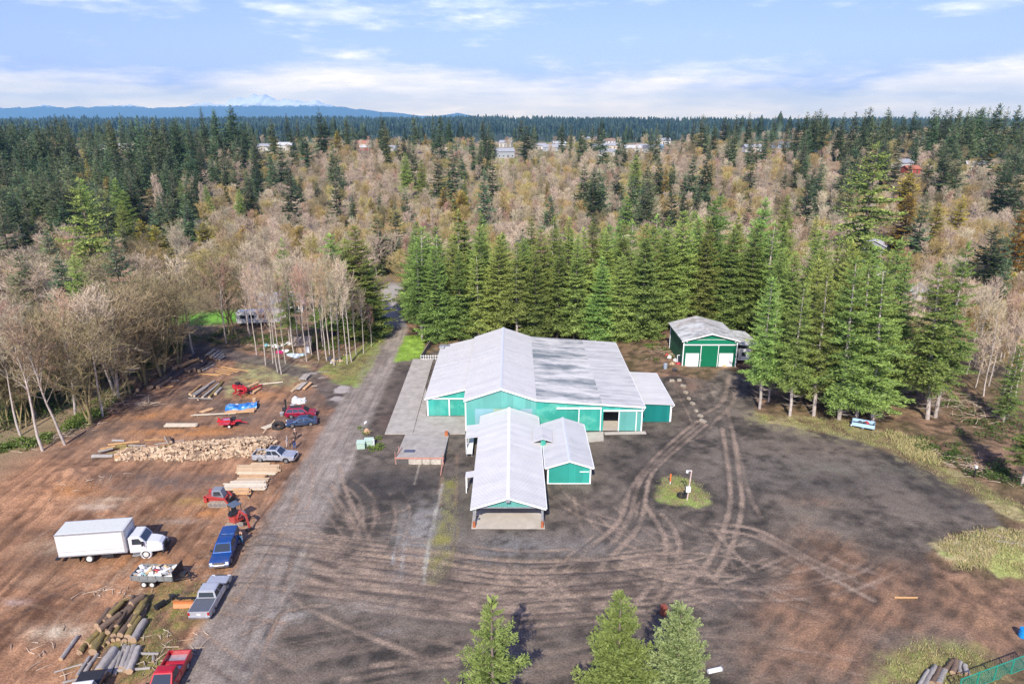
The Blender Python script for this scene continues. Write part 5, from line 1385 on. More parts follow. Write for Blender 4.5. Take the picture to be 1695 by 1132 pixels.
 VG = [(1252, 684), (1300, 690), (1390, 694), (1470, 718), (1520, 735), (1570, 775), (1625, 800), (1720, 848), (1720, 878), (1655, 846), (1606, 815), (1530, 777), (1470, 746), (1385, 719), (1300, 704), (1258, 699)]
 tufts(VG, 520, (.08, .32), (.2, 1))
 tufts([(1470, 715), (1530, 730), (1560, 770), (1500, 755)], 260, (.3, .8), (.6, 1))
 tufts([(1556, 905), (1580, 890), (1640, 878), (1695, 880), (1760, 900), (1760, 960), (1690, 958), (1640, 945), (1580, 940)], 520, (.15, .5), (.45, 1))
 tufts([(1086, 812), (1098, 795), (1120, 789), (1150, 793), (1166, 812), (1172, 832), (1150, 842), (1115, 838), (1092, 828)], 170, (.08, .3), (.1, .9))
 tufts([(1470, 1090), (1530, 1060), (1600, 1070), (1640, 1100), (1640, 1180), (1440, 1180)], 260, (.1, .35), (.2, 1))
 tufts([(528, 612), (560, 596), (600, 575), (628, 553), (636, 560), (625, 590), (606, 628), (588, 640), (556, 634)], 400, (.08, .25), (.1, .8))
 tufts([(735, 790), (758, 790), (755, 870), (748, 925), (735, 965), (704, 965), (712, 905), (728, 850)], 120, (.05, .2), (.2, .8))
 tufts([(652, 600), (660, 575), (672, 556), (696, 552), (704, 565), (698, 592), (676, 598)], 260, (.06, .16), (0, .4))
 tufts([(250, 975), (330, 960), (330, 1000), (300, 1060), (275, 1110), (215, 1132), (150, 1100), (200, 1040)], 260, (.05, .22), (0, .7))
 MG = foliage_mat('grass_blades', (.13, .24, .03), (.58, .48, .24), transl=.2, hue_var=0, val_var=0)
 o = bpy.data.objects.new('grass', gb.mesh('grass', MG)); link(o); tag(o, kind='stuff')
brush()
# ------------------------------------------------------------------ farm buildings
M_ROOFW = ribbed('white_roof_sheet', (.65, .63, .59), axis='Y', pitch=.62, depth=.05, pan_var=.05, pan_w=1.0, stain=(.50, .52, .55), stain_amt=.35, stain_scale=(.5, 1.6, 1), stain_lo=.42, stain_hi=.68)
M_ROOFSTAIN = ribbed('mildewed_roof_sheet', (.65, .63, .59), axis='Y', pitch=.62, depth=.05, pan_var=.07, pan_w=1.0, stain=(.17, .20, .21), stain_amt=.95, stain_scale=(.09, .34, 1), stain_lo=.43, stain_hi=.60)
M_ROOFLIGHT = ribbed('weathered_roof_sheet', (.60, .59, .57), axis='Y', pitch=.62, depth=.05, pan_var=.06, pan_w=1.0, stain=(.34, .33, .32), stain_amt=.8, stain_scale=(.22, 1.5, 1), stain_lo=.44, stain_hi=.66)
M_ROOFMOSS = ribbed('mossy_shop_roof_sheet', (.60, .60, .57), axis='Y', pitch=.5, depth=.04, pan_var=.05, stain=(.22, .22, .20), stain_amt=.85, stain_scale=(.5, .8, 1), stain_lo=.46, stain_hi=.64, fade=(.26, .12, .06), fade_amt=.25)
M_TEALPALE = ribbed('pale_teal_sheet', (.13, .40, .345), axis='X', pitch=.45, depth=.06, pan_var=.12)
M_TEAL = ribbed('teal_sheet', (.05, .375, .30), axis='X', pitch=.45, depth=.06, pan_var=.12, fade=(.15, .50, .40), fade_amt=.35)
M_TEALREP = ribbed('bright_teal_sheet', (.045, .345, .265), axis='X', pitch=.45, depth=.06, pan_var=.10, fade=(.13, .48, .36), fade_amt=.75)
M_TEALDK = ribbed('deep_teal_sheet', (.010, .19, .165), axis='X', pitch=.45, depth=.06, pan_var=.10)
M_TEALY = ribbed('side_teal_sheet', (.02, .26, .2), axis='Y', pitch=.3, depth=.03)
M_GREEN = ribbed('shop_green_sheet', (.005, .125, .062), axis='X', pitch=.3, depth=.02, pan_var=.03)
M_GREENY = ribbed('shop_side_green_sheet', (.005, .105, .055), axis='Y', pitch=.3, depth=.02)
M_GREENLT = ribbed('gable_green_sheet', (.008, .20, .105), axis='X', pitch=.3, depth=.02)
M_PANBLUE = ribbed('translucent_blue_panel', (.25, .46, .50), axis='X', pitch=.25, depth=.03, pan_var=.06)
M_PANCREAM = ribbed('translucent_cream_panel', (.34, .46, .33), axis='X', pitch=.25, depth=.03)
M_PANTEAL = ribbed('translucent_teal_panel', (.12, .42, .36), axis='X', pitch=.25, depth=.03)
M_PANLAV = ribbed('translucent_lilac_panel', (.25, .42, .46), axis='X', pitch=.25, depth=.03, fade=(.36, .38, .40), fade_amt=.4)
M_CONC = mat('weathered_concrete', (.42, .385, .33), rough=.9, var=.16, scale=.8, bump=.25, bscale=4, dirt=(.20, .18, .15), dirt_amt=.55)
M_CONCF = mat('floor_concrete', (.50, .45, .375), rough=.9, var=.12, scale=.6, dirt=(.34, .29, .23), dirt_amt=.5)
M_RIDGE = mat('ridge_metal', (.60, .62, .66), rough=.5, var=.08)
M_DARKSTEEL = mat('dark_steel', (.05, .05, .055), rough=.5, var=.2, metal=.5)
M_GALV = mat('galvanised_steel', (.48, .5, .52), rough=.45, var=.15, metal=.6)
M_ORANGE_P = mat('faded_orange_paint', (.42, .13, .05), rough=.7, var=.2)
M_PINK = mat('faded_red_rail', (.50, .24, .18), rough=.7, var=.2)
M_WHITEDOOR = ribbed('white_garage_door', (.80, .80, .78), axis='Z', pitch=1.1, depth=.02, var=.03)
M_WOODG = mat('grey_timber', (.27, .23, .19), rough=.9, var=.3, scale=3, bump=.3)
M_SHADE = mat('dark_interior_lining', (.10, .09, .08), rough=.9)  # near-black colour standing in for shade
def local(base):
 m = MB(); m.M = Matrix.Translation(Vector(base) * -1); return m
def trim_bar(m, p, q, w=.16): m.bar(p, q, w)
B0 = Vector((-1.6, 94.7, 0.0))
barn = empty('barn', B0, 0, 'big white-roofed teal barn with a gabled middle and a mildew-stained roof bay', 'barn')
Yf, Yb = 94.7, 125.4
xl, xm, xr, xs, xe = -7.0, -1.65, 3.67, 13.5, 19.65
ze, zr_, zs2, ze2 = 5.2, 7.02, 4.55, 4.12
def zr_at(x): return ze + (x - xr) * (4.08 - ze) / (xe - xr)
m = local(B0); m.extrude([(xl, ze - 1.55), (xr, ze - 1.55), (xr, ze - .06), (xm, zr_ - .06), (xl, ze - .06)], 'y', Yf, Yf + .12); m.build('gable_wall', M_TEALPALE, barn)
seg = [(xl, -5.6, M_PANTEAL), (-5.6, -2.75, M_PANBLUE), (-2.75, -1.0, M_PANCREAM), (-1.0, 1.3, M_PANTEAL), (1.3, 3.05, M_PANLAV), (3.05, xr, M_PANTEAL)]
for a, b, mt in seg:
 m = local(B0); m.span((a, Yf + .005, 0), (b - .004, Yf + .1, ze - 1.555)); m.build('wall_panel', mt, barn)
m = local(B0); m.extrude([(xl, 0), (xr, 0), (xe, 0), (xe, zr_at(xe) - .1), (xr, ze - .1), (xm, zr_ - .1), (xl, ze - .1)], 'y', Yb - .15, Yb); m.build('back_wall', M_TEAL, barn)
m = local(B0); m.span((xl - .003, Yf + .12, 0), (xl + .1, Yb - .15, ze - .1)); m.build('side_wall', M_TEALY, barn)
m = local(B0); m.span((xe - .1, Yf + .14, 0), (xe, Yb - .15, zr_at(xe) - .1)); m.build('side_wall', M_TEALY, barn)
m = local(B0); m.extrude([(xr + .002, 0), (10.1, 0), (10.1, zr_at(10.1) - .06), (xr + .002, ze - .06)], 'y', Yf + .02, Yf + .14); m.build('bay_wall', M_TEALREP, barn)
m = local(B0); m.extrude([(10.104, 3.2), (xs, 3.2), (xs, zr_at(xs) - .06), (10.104, zr_at(10.104) - .06)], 'y', Yf + .02, Yf + .14); m.build('bay_wall', M_TEALREP, barn)
m = local(B0); m.extrude([(xs + .003, 3.2), (xe, 3.2), (xe, zr_at(xe) - .06), (xs + .003, zr_at(xs) - .06)], 'y', Yf + .02, Yf + .14); m.build('bay_wall', M_TEAL, barn)
m = local(B0); m.span((10.1, Yf - .10, .08), (13.4, Yf - .03, 3.62)); sd = m.build('sliding_door', M_TEALREP, barn)
m = local(B0);
for a in (10.1, 13.4): m.span((a - .07, Yf - .13, .05), (a + .07, Yf - .102, 3.65))
m.build('door_frame', M_WTRIM, sd)
m = local(B0); m.span((16.15, Yf - .10, .08), (18.8, Yf - .03, 3.25)); sd2 = m.build('sliding_door', M_TEALPALE, barn)
m = local(B0)
for a in (16.15, 18.8): m.span((a - .07, Yf - .13, .05), (a + .07, Yf - .102, 3.28))
m.build('door_frame', M_WTRIM, sd2)
m = local(B0); m.span((18.2, Yf + .021, 0), (xe - .004, Yf + .141, 3.197)); m.build('bay_wall', M_TEALPALE, barn)
m = local(B0); m.span((13.45, Yf + .02, 0), (13.8, Yf + .14, 3.195)); m.build('bay_wall', M_TEAL, barn)
m = local(B0); m.span((6.7, Yf - .22, 3.68), (13.5, Yf - .01, 3.92)); m.build('door_track', M_WTRIM, barn)
m = local(B0); m.span((13.75, Yf - .22, 3.3), (19.5, Yf - .01, 3.5)); m.build('door_track', M_WTRIM, barn)
m = local(B0); m.span((xr, Yf + .15, .02), (xe - .1, Yb - .16, .06)); m.build('floor_slab', M_CONCF, barn)
m = local(B0); m.span((xl + .1, Yf + .3, .02), (xr - .01, Yb - .16, .06)); m.build('floor_slab', M_CONCF, barn)
def slab(name, a, b, y0, y1, mt, root, base, th=.10):
 m = local(base); m.extrude([(a[0], a[1]), (b[0], b[1]), (b[0], b[1] + th), (a[0], a[1] + th)], 'y', y0, y1); return m.build(name, mt, root)
ov = .35
slab('roof', (xl - .25, ze - .085), (xm, zr_), Yf - ov, Yb + .2, M_ROOFW, barn, B0)
slab('roof', (xm + .002, zr_), (xr, ze), Yf - ov, Yb + .2, M_ROOFW, barn, B0)
slab('roof', (xr + .002, ze), (xs, zr_at(xs)), Yf - ov + .05, Yb + .15, M_ROOFSTAIN, barn, B0)
slab('roof', (xs + .003, zr_at(xs) + .004), (xe + .3, zr_at(xe + .3)), Yf - ov + .05, Yb + .15, M_ROOFLIGHT, barn, B0)
m = local(B0); m.extrude([(xm - .22, zr_ + .06), (xm, zr_ + .135), (xm + .22, zr_ + .06), (xm + .22, zr_ + .10), (xm, zr_ + .175), (xm - .22, zr_ + .10)], 'y', Yf - ov - .02, Yb + .22); m.build('ridge_cap', M_RIDGE, barn)
m = local(B0)
m.extrude([(xl - .25, ze - .30), (xm, zr_ - .22), (xm, zr_ - .003), (xl - .25, ze - .09)], 'y', Yf - ov - .03, Yf - ov + .02); m.extrude([(xm + .001, zr_ - .22), (xr, ze - .22), (xr, ze - .004), (xm + .001, zr_ - .003)], 'y', Yf - ov - .03, Yf - ov + .02)
m.extrude([(xr + .01, ze - .2), (xe + .3, zr_at(xe + .3) - .2), (xe + .3, zr_at(xe + .3) - .005), (xr + .01, ze - .005)], 'y', Yf - ov + .0, Yf - ov + .06)
m.build('fascia', M_WTRIM, barn)
m = local(B0); m.span((xe + .3, Yf - .3, zr_at(xe) - .16), (xe + .45, Yb + .15, zr_at(xe) - .02)); m.bar((xe + .38, Yf - .28, zr_at(xe) - .15), (xe + .12, Yf - .06, 3.3), .1); m.build('gutter', M_WTRIM, barn)
m = local(B0)
for xx in (xl, xe): m.span((xx - .1, Yf - .05, 0), (xx + .1, Yf + .004, (ze if xx == xl else zr_at(xe)) - .25))
m.build('corner_trim', M_WTRIM, barn)
Yw = 100.3; xw = -13.45
def zw(x): return 3.15 + (x - xw) * (4.75 - 3.15) / (xl - xw)
m = local(B0); m.extrude([(xw, 2.95), (xl - .12, 2.95), (xl - .12, zw(xl) - .1), (xw, zw(xw) - .06)], 'y', Yw, Yw + .12); m.build('wing_wall', M_TEAL, barn)
m = local(B0); m.span((xw, Yw + .005, 0), (-10.02, Yw + .11, 2.945)); d1 = m.build('wing_door', M_TEAL, barn)
m = local(B0); m.span((-9.98, Yw + .06, 0), (xl - .13, Yw + .16, 2.945)); m.build('wing_door', M_TEALREP, barn)
m = local(B0); m.span((-10.1, Yw - .05, 0), (-9.9, Yw + .003, 2.9)); m.span((xw - .12, Yw - .05, 0), (xw + .12, Yw + .003, 3.1)); m.span((xw + .13, Yw - .12, 2.87), (xl - .13, Yw - .005, 3.07)); m.build('corner_trim', M_WTRIM, barn)
m = local(B0); m.span((xw, Yw + .13, 0), (xw + .1, Yb + .6, 3.05)); m.build('side_wall', M_TEALY, barn)
m = local(B0); m.extrude([(xw + .1, 0), (xl - .12, 0), (xl - .12, 4.6), (xw + .1, 3.05)], 'y', Yb + .45, Yb + .6); m.build('back_wall', M_TEAL, barn)
slab('roof', (xw - .4, zw(xw - .4)), (xl - .10, zw(xl - .1)), Yw - .35, Yb + .7, M_ROOFW, barn, B0)
m = local(B0); m.extrude([(xw - .4, zw(xw - .4) - .2), (xl - .1, zw(xl) - .2), (xl - .1, zw(xl) - .03), (xw - .4, zw(xw - .4) - .004)], 'y', Yw - .38, Yw - .33); m.build('fascia', M_WTRIM, barn)
m = local(B0); m.tube((-13.2, Yb - 1.5, 3.4), (-13.2, Yb - 1.5, 4.0), .25); m.span((-14.0, Yb - .9, 3.3), (-11.9, Yb + .4, 3.62)); m.build('roof_vent', M_GALV, barn)
A0 = Vector((22.4, 98.0, 0.0))
an = empty('lean_to_shed', A0, 0, 'dark teal lean-to with a white roof against the right end of the barn', 'shed')
x0, x1, y0, y1 = 19.95, 24.8, 98.0, 111.5
m = local(A0); m.extrude([(x0, 0), (x1, 0), (x1, 2.92), (x0, 3.12)], 'y', y0, y0 + .12); m.build('front_wall', M_TEALDK, an)
m = local(A0); m.span((x1 - .1, y0 + .12, 0), (x1, y1, 2.9)); m.build('side_wall', M_TEALY, an)
m = local(A0); m.extrude([(x0, 0), (x1 - .1, 0), (x1 - .1, 2.9), (x0, 3.1)], 'y', y1 - .12, y1); m.build('back_wall', M_TEALDK, an)
slab('roof', (x0, 3.16), (x1 + .35, 2.94), y0 - .3, y1 + .2, M_ROOFW, an, A0)
m = local(A0); m.span((x1 + .35, y0 - .3, 2.86), (x1 + .48, y1 + .2, 3.0)); m.bar((x1 + .4, y0 - .25, 2.86), (x1 + .06, y0 - .06, 2.5), .09); m.bar((x1 + .06, y0 - .06, 2.5), (x1 + .06, y0 - .06, .1), .1); m.build('gutter', M_WTRIM, an)
m = local(A0); m.span((x1 - .14, y0 - .03, 0), (x1 + .02, y0 - .003, 2.9)); m.build('corner_trim', M_WTRIM, an)
O0 = Vector((-.45, 69.1, 0.0))
op = empty('open_barn', O0, 0, 'long open-fronted shed with a white gable roof, reaching back to the barn', 'barn')
ol, om, orr, yf, yb = -4.5, -.42, 3.62, 69.1, 94.3
oe, oz = 2.65, 3.95
def zo(x): return oz - abs(x - om) * (oz - oe) / (orr - om)
m = local(O0); m.extrude([(ol, oe - .12), (orr, oe - .12), (orr, oe - .02), (om, oz - .04), (ol, oe - .02)], 'y', yf, yf + .12); m.build('gable_wall', M_TEALPALE, op)
m = local(O0); m.span((ol - .05, yf - .03, oe - .28), (orr + .05, yf + .15, oe - .124)); m.build('lintel', M_GALV, op)
for xx in (ol, orr - .1):
 m = local(O0); m.span((xx, yf + 3.2, 0), (xx + .1, yb, oe - .06)); m.build('side_wall', M_TEALY, op)
m = local(O0); m.extrude([(ol + .1, 0), (orr - .1, 0), (orr - .1, oe - .05), (om, oz - .06), (ol + .1, oe - .05)], 'y', yf + 12.0, yf + 12.12); m.build('back_wall', M_WOODG, op)
m = local(O0); m.span((ol - .2, yf - .6, .0), (orr + .2, yf + 11.95, .07)); m.build('floor_slab', M_CONCF, op)
for s, a, b in ((-1, (ol - .3, zo(ol - .3)), (om, oz)), (1, (om + .002, oz), (orr + .3, zo(orr + .3)))):
 slab('roof', a, b, yf - .45, yf + 13.5, M_ROOFLIGHT if False else M_ROOFW, op, O0)
 slab('roof', (a[0], a[1] + .012), (b[0], b[1] + .012), yf + 13.503, yb, M_ROOFW, op, O0)
m = local(O0); m.extrude([(om - .2, oz + .07), (om, oz + .145), (om + .2, oz + .07), (om + .2, oz + .11), (om, oz + .185), (om - .2, oz + .11)], 'y', yf - .46, yb); m.build('ridge_cap', M_WTRIM, op)
m = local(O0)
m.extrude([(ol - .3, zo(ol - .3) - .2), (om, oz - .2), (om, oz - .003), (ol - .3, zo(ol - .3) - .003)], 'y', yf - .48, yf - .44); m.extrude([(om + .001, oz - .2), (orr + .3, zo(orr + .3) - .2), (orr + .3, zo(orr + .3) - .003), (om + .001, oz - .003)], 'y', yf - .48, yf - .44); m.build('fascia', M_WTRIM, op)
for xx in (ol + .1, orr - .1):
 m = local(O0); m.span((xx - .13, yf - .06, .07), (xx + .13, yf + .2, oe - .29)); po = m.build('post', M_GALV, op)
 m = local(O0); m.tube((xx, yf - .32, .0), (xx, yf - .32, .75), .17, n=12); m.build('bollard', M_ORANGE_P, po)
m = local(O0); m.bar((ol + .35, yf + .1, 1.9), (ol + .95, yf + .1, oe - .2), .08); m.span((ol + .3, yf + .0, 1.1), (ol + .5, yf + .12, 1.35)); m.build('brace', M_DARKSTEEL, op)
m = local(O0); m.span((om - .28, yf - .75, oz - .42), (om + .2, yf - .46, oz - .12)); m.build('floodlight', M_GALV, op)
m = local(O0); m.span((orr + .32, yf - .3, oe - .22), (orr + .44, yb - .2, oe - .08)); m.build('gutter', M_WTRIM, op)
for (ya, yc, xo, zz, pole) in [(87.4, 91.6, -6.6, 2.55, True), (76.4, 77.9, -5.9, 2.4, True)]:
 m = local(O0); m.extrude([(xo, zz - .25), (ol - .31, zz - .05), (ol - .31, zz + .02), (xo, zz - .18)], 'y', ya, yc); ca = m.build('canopy', M_ROOFW, op)
 m = local(O0)
 for yy in (ya + .1, yc - .1): m.span((xo + .05, yy - .06, 0), (xo + .17, yy + .06, zz - .24))
 m.build('canopy_post', M_WTRIM, ca)
C0 = G(772, 757)
tr_ = empty('feed_trough', C0, 0, 'long narrow white trough beside the left wall of the open shed', 'trough')
m = MB(); m.span((-.05, 0, .55), (.85, 6.2, .62)); m.span((-.05, 0, .62), (.0, 6.2, .85)); m.span((.8, 0, .62), (.85, 6.2, .85)); m.build('tray', M_WTRIM, tr_)
m = MB()
for yy in (.3, 3.0, 5.9): m.span((.0, yy, 0), (.1, yy + .1, .549)); m.span((.7, yy, 0), (.8, yy + .1, .549))
m.build('leg', M_GALV, tr_)
S0 = Vector((7.4, 78.8, 0))
sh = empty('small_shed', S0, 0, 'small bright teal shed with a white gable roof, right of the open-fronted shed', 'shed')
sl_, sm_, sr_, ya, yb2 = 4.65, 7.4, 10.15, 78.8, 91.6
se, sz = 2.55, 3.45
def zs_(x): return sz - abs(x - sm_) * (sz - se) / (sr_ - sm_)
m = local(S0); m.extrude([(sl_, 0), (sr_, 0), (sr_, se - .03), (sm_, sz - .03), (sl_, se - .03)], 'y', ya, ya + .12); m.build('front_wall', M_TEAL if False else ribbed('shed_teal_sheet', (.04, .345, .27), axis='X', pitch=.45, depth=.06, pan_var=.10), sh)
m = local(S0); m.extrude([(sl_, 0), (sr_, 0), (sr_, se - .03), (sm_, sz - .03), (sl_, se - .03)], 'y', yb2 - .12, yb2); m.build('back_wall', M_TEAL, sh)
for xx in (sl_, sr_ - .1):
 m = local(S0); m.span((xx, ya + .12, 0), (xx + .1, yb2 - .12, se - .06)); m.build('side_wall', M_TEALY, sh)
M_ROOFS = ribbed('dirty_white_roof_sheet', (.58, .57, .55), axis='Y', pitch=.5, depth=.04, pan_var=.04, stain=(.40, .42, .42), stain_amt=.6, stain_scale=(.25, .6, 1), stain_lo=.46, stain_hi=.7)
slab('roof', (sl_ - .35, zs_(sl_ - .35)), (sm_, sz), ya - .3, yb2 + .2, M_ROOFS, sh, S0)
slab('roof', (sm_ + .002, sz), (sr_ + .35, zs_(sr_ + .35)), ya - .3, yb2 + .2, M_ROOFS, sh, S0)
m = local(S0); m.extrude([(sm_ - .2, sz + .06), (sm_, sz + .13), (sm_ + .2, sz + .06), (sm_ + .2, sz + .1), (sm_, sz + .17), (sm_ - .2, sz + .1)], 'y', ya - .32, yb2 + .22); m.build('ridge_cap', M_RIDGE, sh)
m = local(S0)
for xx in (sl_, sr_): m.span((xx - .1, ya - .05, 0), (xx + .1, ya - .003, se - .1))
m.extrude([(sl_ - .35, zs_(sl_ - .35) - .17), (sm_, sz - .17), (sm_, sz - .003), (sl_ - .35, zs_(sl_ - .35) - .003)], 'y', ya - .34, ya - .29); m.extrude([(sm_ + .001, sz - .17), (sr_ + .35, zs_(sr_ + .35) - .17), (sr_ + .35, zs_(sr_ + .35) - .003), (sm_ + .001, sz - .003)], 'y', ya - .34, ya - .29)
m.span((8.75, ya - .06, 1.72), (9.95, ya - .003, 1.83)); m.span((sl_ + .11, ya - .05, 0), (sr_ - .11, ya - .003, .12)); m.build('trim', M_WTRIM, sh)
m = local(S0); m.extrude([(2.9, 3.18), (4.2, 3.62), (4.2, 3.72), (2.9, 3.28)], 'y', 84.4, 88.4); m.extrude([(4.202, 3.62), (5.6, 3.18), (5.6, 3.28), (4.202, 3.72)], 'y', 84.4, 88.4); m.build('link_roof', M_ROOFS, sh)
m = local(S0); m.extrude([(3.95, 0), (4.62, 0), (4.62, 3.4), (4.2, 3.58), (3.95, 3.45)], 'y', 84.75, 84.87); m.build('link_wall', M_TEALREP, sh)
m = local(S0); m.span((sr_ + .36, ya - .28, se - .2), (sr_ + .48, yb2 + .2, se - .07)); m.span((sl_ - .48, ya - .28, se - .2), (sl_ - .36, yb2 + .2, se - .07)); m.build('gutter', M_WTRIM, sh)
W0 = Vector((36.75, 120.0, 1.15))
ws = empty('workshop', W0, 0, 'dark green workshop with two white garage doors on the bank under the firs', 'workshop')
wl, wm_, wr, wy, wyb = 31.8, 36.75, 41.7, 120.0, 131.0
wb, we, wz = 1.15, 6.45, 7.75
def zw2(x): return wz - abs(x - wm_) * (wz - we) / (wr - wm_)
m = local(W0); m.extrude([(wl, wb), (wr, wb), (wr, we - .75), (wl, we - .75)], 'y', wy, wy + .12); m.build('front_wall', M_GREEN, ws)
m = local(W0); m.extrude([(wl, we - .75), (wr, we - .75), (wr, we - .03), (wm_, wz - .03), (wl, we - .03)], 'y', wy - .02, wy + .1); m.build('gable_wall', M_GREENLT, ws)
m = local(W0); m.extrude([(wl, wb), (wr, wb), (wr, we - .03), (wm_, wz - .03), (wl, we - .03)], 'y', wyb - .12, wyb); m.build('back_wall', M_GREEN, ws)
for xx in (wl, wr - .1):
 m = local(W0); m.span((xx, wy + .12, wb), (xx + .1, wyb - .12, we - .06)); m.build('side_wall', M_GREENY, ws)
slab('roof', (wl - .5, zw2(wl - .5)), (wm_, wz), wy - .5, wyb + .3, M_ROOFMOSS, ws, W0)
slab('roof', (wm_ + .002, wz), (wr + .5, zw2(wr + .5)), wy - .5, wyb + .3, M_ROOFMOSS, ws, W0)
for a, b in ((32.3, 34.75), (38.55, 41.1)):
 m = local(W0); m.span((a, wy - .09, wb + .05), (b, wy - .003, wb + 2.65)); m.build('garage_door', M_WHITEDOOR, ws)
m = local(W0); m.span((35.15, wy - .12, wb + .05), (38.2, wy - .003, wb + 4.2)); bd = m.build('sliding_door', ribbed('shop_door_green', (.006, .16, .075), axis='X', pitch=.3, depth=.02), ws)
m = local(W0); m.span((35.2, wy - .18, wb + 1.2), (35.3, wy - .123, wb + 1.5)); m.build('handle', M_GALV, bd)
m = local(W0)
m.span((wl + .1, wy - .16, wb + 4.22), (wr - .1, wy - .025, wb + 4.42)); m.span((35.0, wy - .10, wb), (35.13, wy - .003, wb + 4.2)); m.span((38.22, wy - .10, wb), (38.35, wy - .003, wb + 4.2))
m.span((wl + .1, wy - .06, we - .02), (wr - .1, wy - .022, we + .05))
for xx in (wl, wr): m.span((xx - .1, wy - .07, wb), (xx + .1, wy - .022, we - .1))
m.span((wl - .09, wyb - .3, wb), (wl - .003, wyb - .1, we - .2)); m.build('trim', M_WTRIM, ws)
m = local(W0)
for s in (-1, 1): m.extrude([(wm_, wz - .2), (wm_ + s * 5.45, zw2(wm_ + 5.45) - .2), (wm_ + s * 5.45, zw2(wm_ + 5.45) - .003), (wm_, wz - .003)], 'y', wy - .54, wy - .49)
m.build('fascia', M_WTRIM, ws)
m = local(W0); m.box((32.3, wy - .12, we - .35), (.3, .2, .2)); m.box((41.3, wy - .12, we - .35), (.3, .2, .2)); m.build('floodlight', M_WTRIM, ws)
m = local(W0); m.extrude([(wr + .52, 5.25), (46.6, 4.75), (46.6, 4.85), (wr + .52, 5.35)], 'y', wy + .6, wyb - .5); cp = m.build('carport_roof', M_ROOFMOSS, ws)
for yy in (wy + .9, wyb - .9):
 m = local(W0); m.span((46.3, yy - .08, wb - .1), (46.46, yy + .08, 4.74)); m.build('carport_post', M_WOODG, cp)
K0 = Vector((43.9, 121.8, 1.2))
ca = empty('camper_trailer', K0, 0, 'white camper parked under the roof beside the green workshop', 'camper')
m = MB(); m.extrude([(-1.2, .55), (1.2, .55), (1.2, 2.7), (1.0, 2.9), (-1.0, 2.9), (-1.2, 2.7)], 'y', 0, 5.5); m.build('body', M_WTRIM, ca, bevel=.06)
m = MB(); m.span((-.55, -.03, 1.4), (.25, -.003, 2.2)); m.build('window', M_GLASS, ca)
for s in (-1, 1):
 m = MB(); m.tube((s * 1.05 - .1, 2.6, .36), (s * 1.05 + .1, 2.6, .36), .36, n=14); m.build('wheel', M_DARKSTEEL, ca)
def slab_poly(name, pts_, z0, z1, mt, kind='structure', label=None, cat=None):
 w_ = [G(a, b) for a, b in pts_]
 m = MB(); m.extrude([(p.x, p.y) for p in w_], 'z', z0, z1); o = m.build(name, mt);
 return tag(o, label, cat, None, kind)
slab_poly('concrete_slab', [(637, 719), (684, 595), (717, 596), (704, 642), (683, 719)], -.05, .16, M_CONC)
slab_poly('concrete_apron', [(683.6, 719), (704.5, 643), (706, 650), (706, 690), (770, 690), (770, 718.5), (712, 719)], -.05, .13, M_CONC)
slab_poly('door_apron', [(967, 716), (999, 715), (999, 730), (975, 732)], -.05, .08, M_CONCF)
slab_poly('door_apron', [(1000, 715.5), (1068, 714), (1070, 718), (1001, 719.5)], -.05, .06, M_CONCF)
D0 = (G(655, 768) + G(733, 768)) / 2
dk = empty('loading_dock', D0, 0, 'concrete loading dock with rusty edge rails and a drain grate, left of the sheds', 'loading dock')
xa, xb = G(655, 768).x, G(734, 768).x
y0d, y1d = D0.y, G(700, 719).y - .1
m = local(D0); zt = 1.0
m._add([(xa, y0d, -.1), (xb, y0d, -.1), (xb, y0d, zt), (xa, y0d, zt), (xa, y1d, -.1), (xb, y1d, -.1), (xb, y1d, .15), (xa, y1d, .15)], [(0, 1, 2, 3), (3, 2, 6, 7), (1, 5, 6, 2), (0, 3, 7, 4), (5, 4, 7, 6)])
m.build('ramp', M_CONC, dk)
m = local(D0); m.span((xa - .1, y0d - .12, zt - .15), (xb + .1, y0d - .005, zt + .03)); m.build('edge_rail', M_PINK, dk)
M_BUMP = mat('pale_dock_face', (.52, .47, .38), rough=.9, var=.2, dirt=(.2, .15, .1), dirt_amt=.8)
for a, b in ((.30, .55), (.58, .72), (.76, .96)):
 m = local(D0); m.span((xa + (xb - xa) * a, y0d - .2, .05), (xa + (xb - xa) * b, y0d - .02, zt - .2)); m.build('bumper', M_BUMP, dk)
m = local(D0); m.span((xa + .1, y0d - .05, .02), (xa + (xb - xa) * .27, y0d - .02, zt - .2)); m.build('pit_opening', M_SHADE, dk)  # flat dark panel on the solid dock face, painting an opening's shade
g0 = G(678, 746, .85)
m = local(D0); ss = -.0; m.box((g0.x, g0.y, .15 + (y1d - g0.y) / (y1d - y0d) * .85 + .05), (1.5, .9, .04), rx=-math.atan2(.85, y1d - y0d)); m.build('drain_grate', mat('blue_grey_grate', (.10, .11, .17), rough=.6, var=.3, scale=12), dk)
m = local(D0)
for xx, yy, hh in ((xa, y0d - .05, 1.9), (xa + .1, y0d + 2.2, 1.6), (xb, y0d - .05, 1.6)):
 m.tube((xx, yy, 0), (xx, yy, hh), .05, n=6)
m.bar((xb, y0d - .1, 1.0), (xb - .05, y0d - 3.2, .08), .1); m.bar((xa, y0d, 1.0), (xa + .4, y0d + 3.3, .95), .08); m.build('guard_rail', M_PINK, dk)
m = local(D0); m.span((xb - .6, y1d - .9, .15), (xb - .1, y1d - .2, .75)); m.build('rusty_bracket', M_ORANGE_P, dk)
f0 = G(697, 596)
fe = empty('picket_fence', f0, 0, 'low weathered fence with white pickets between the lawn and the barn', 'fence')
a, b, c = G(697, 596), G(718, 561), G(729, 596)
m = local(f0); m.bar((a.x, a.y, .5), (b.x, b.y, .5), .12, 1.0); m.build('board_panel', M_WOODG, fe)
m = local(f0)
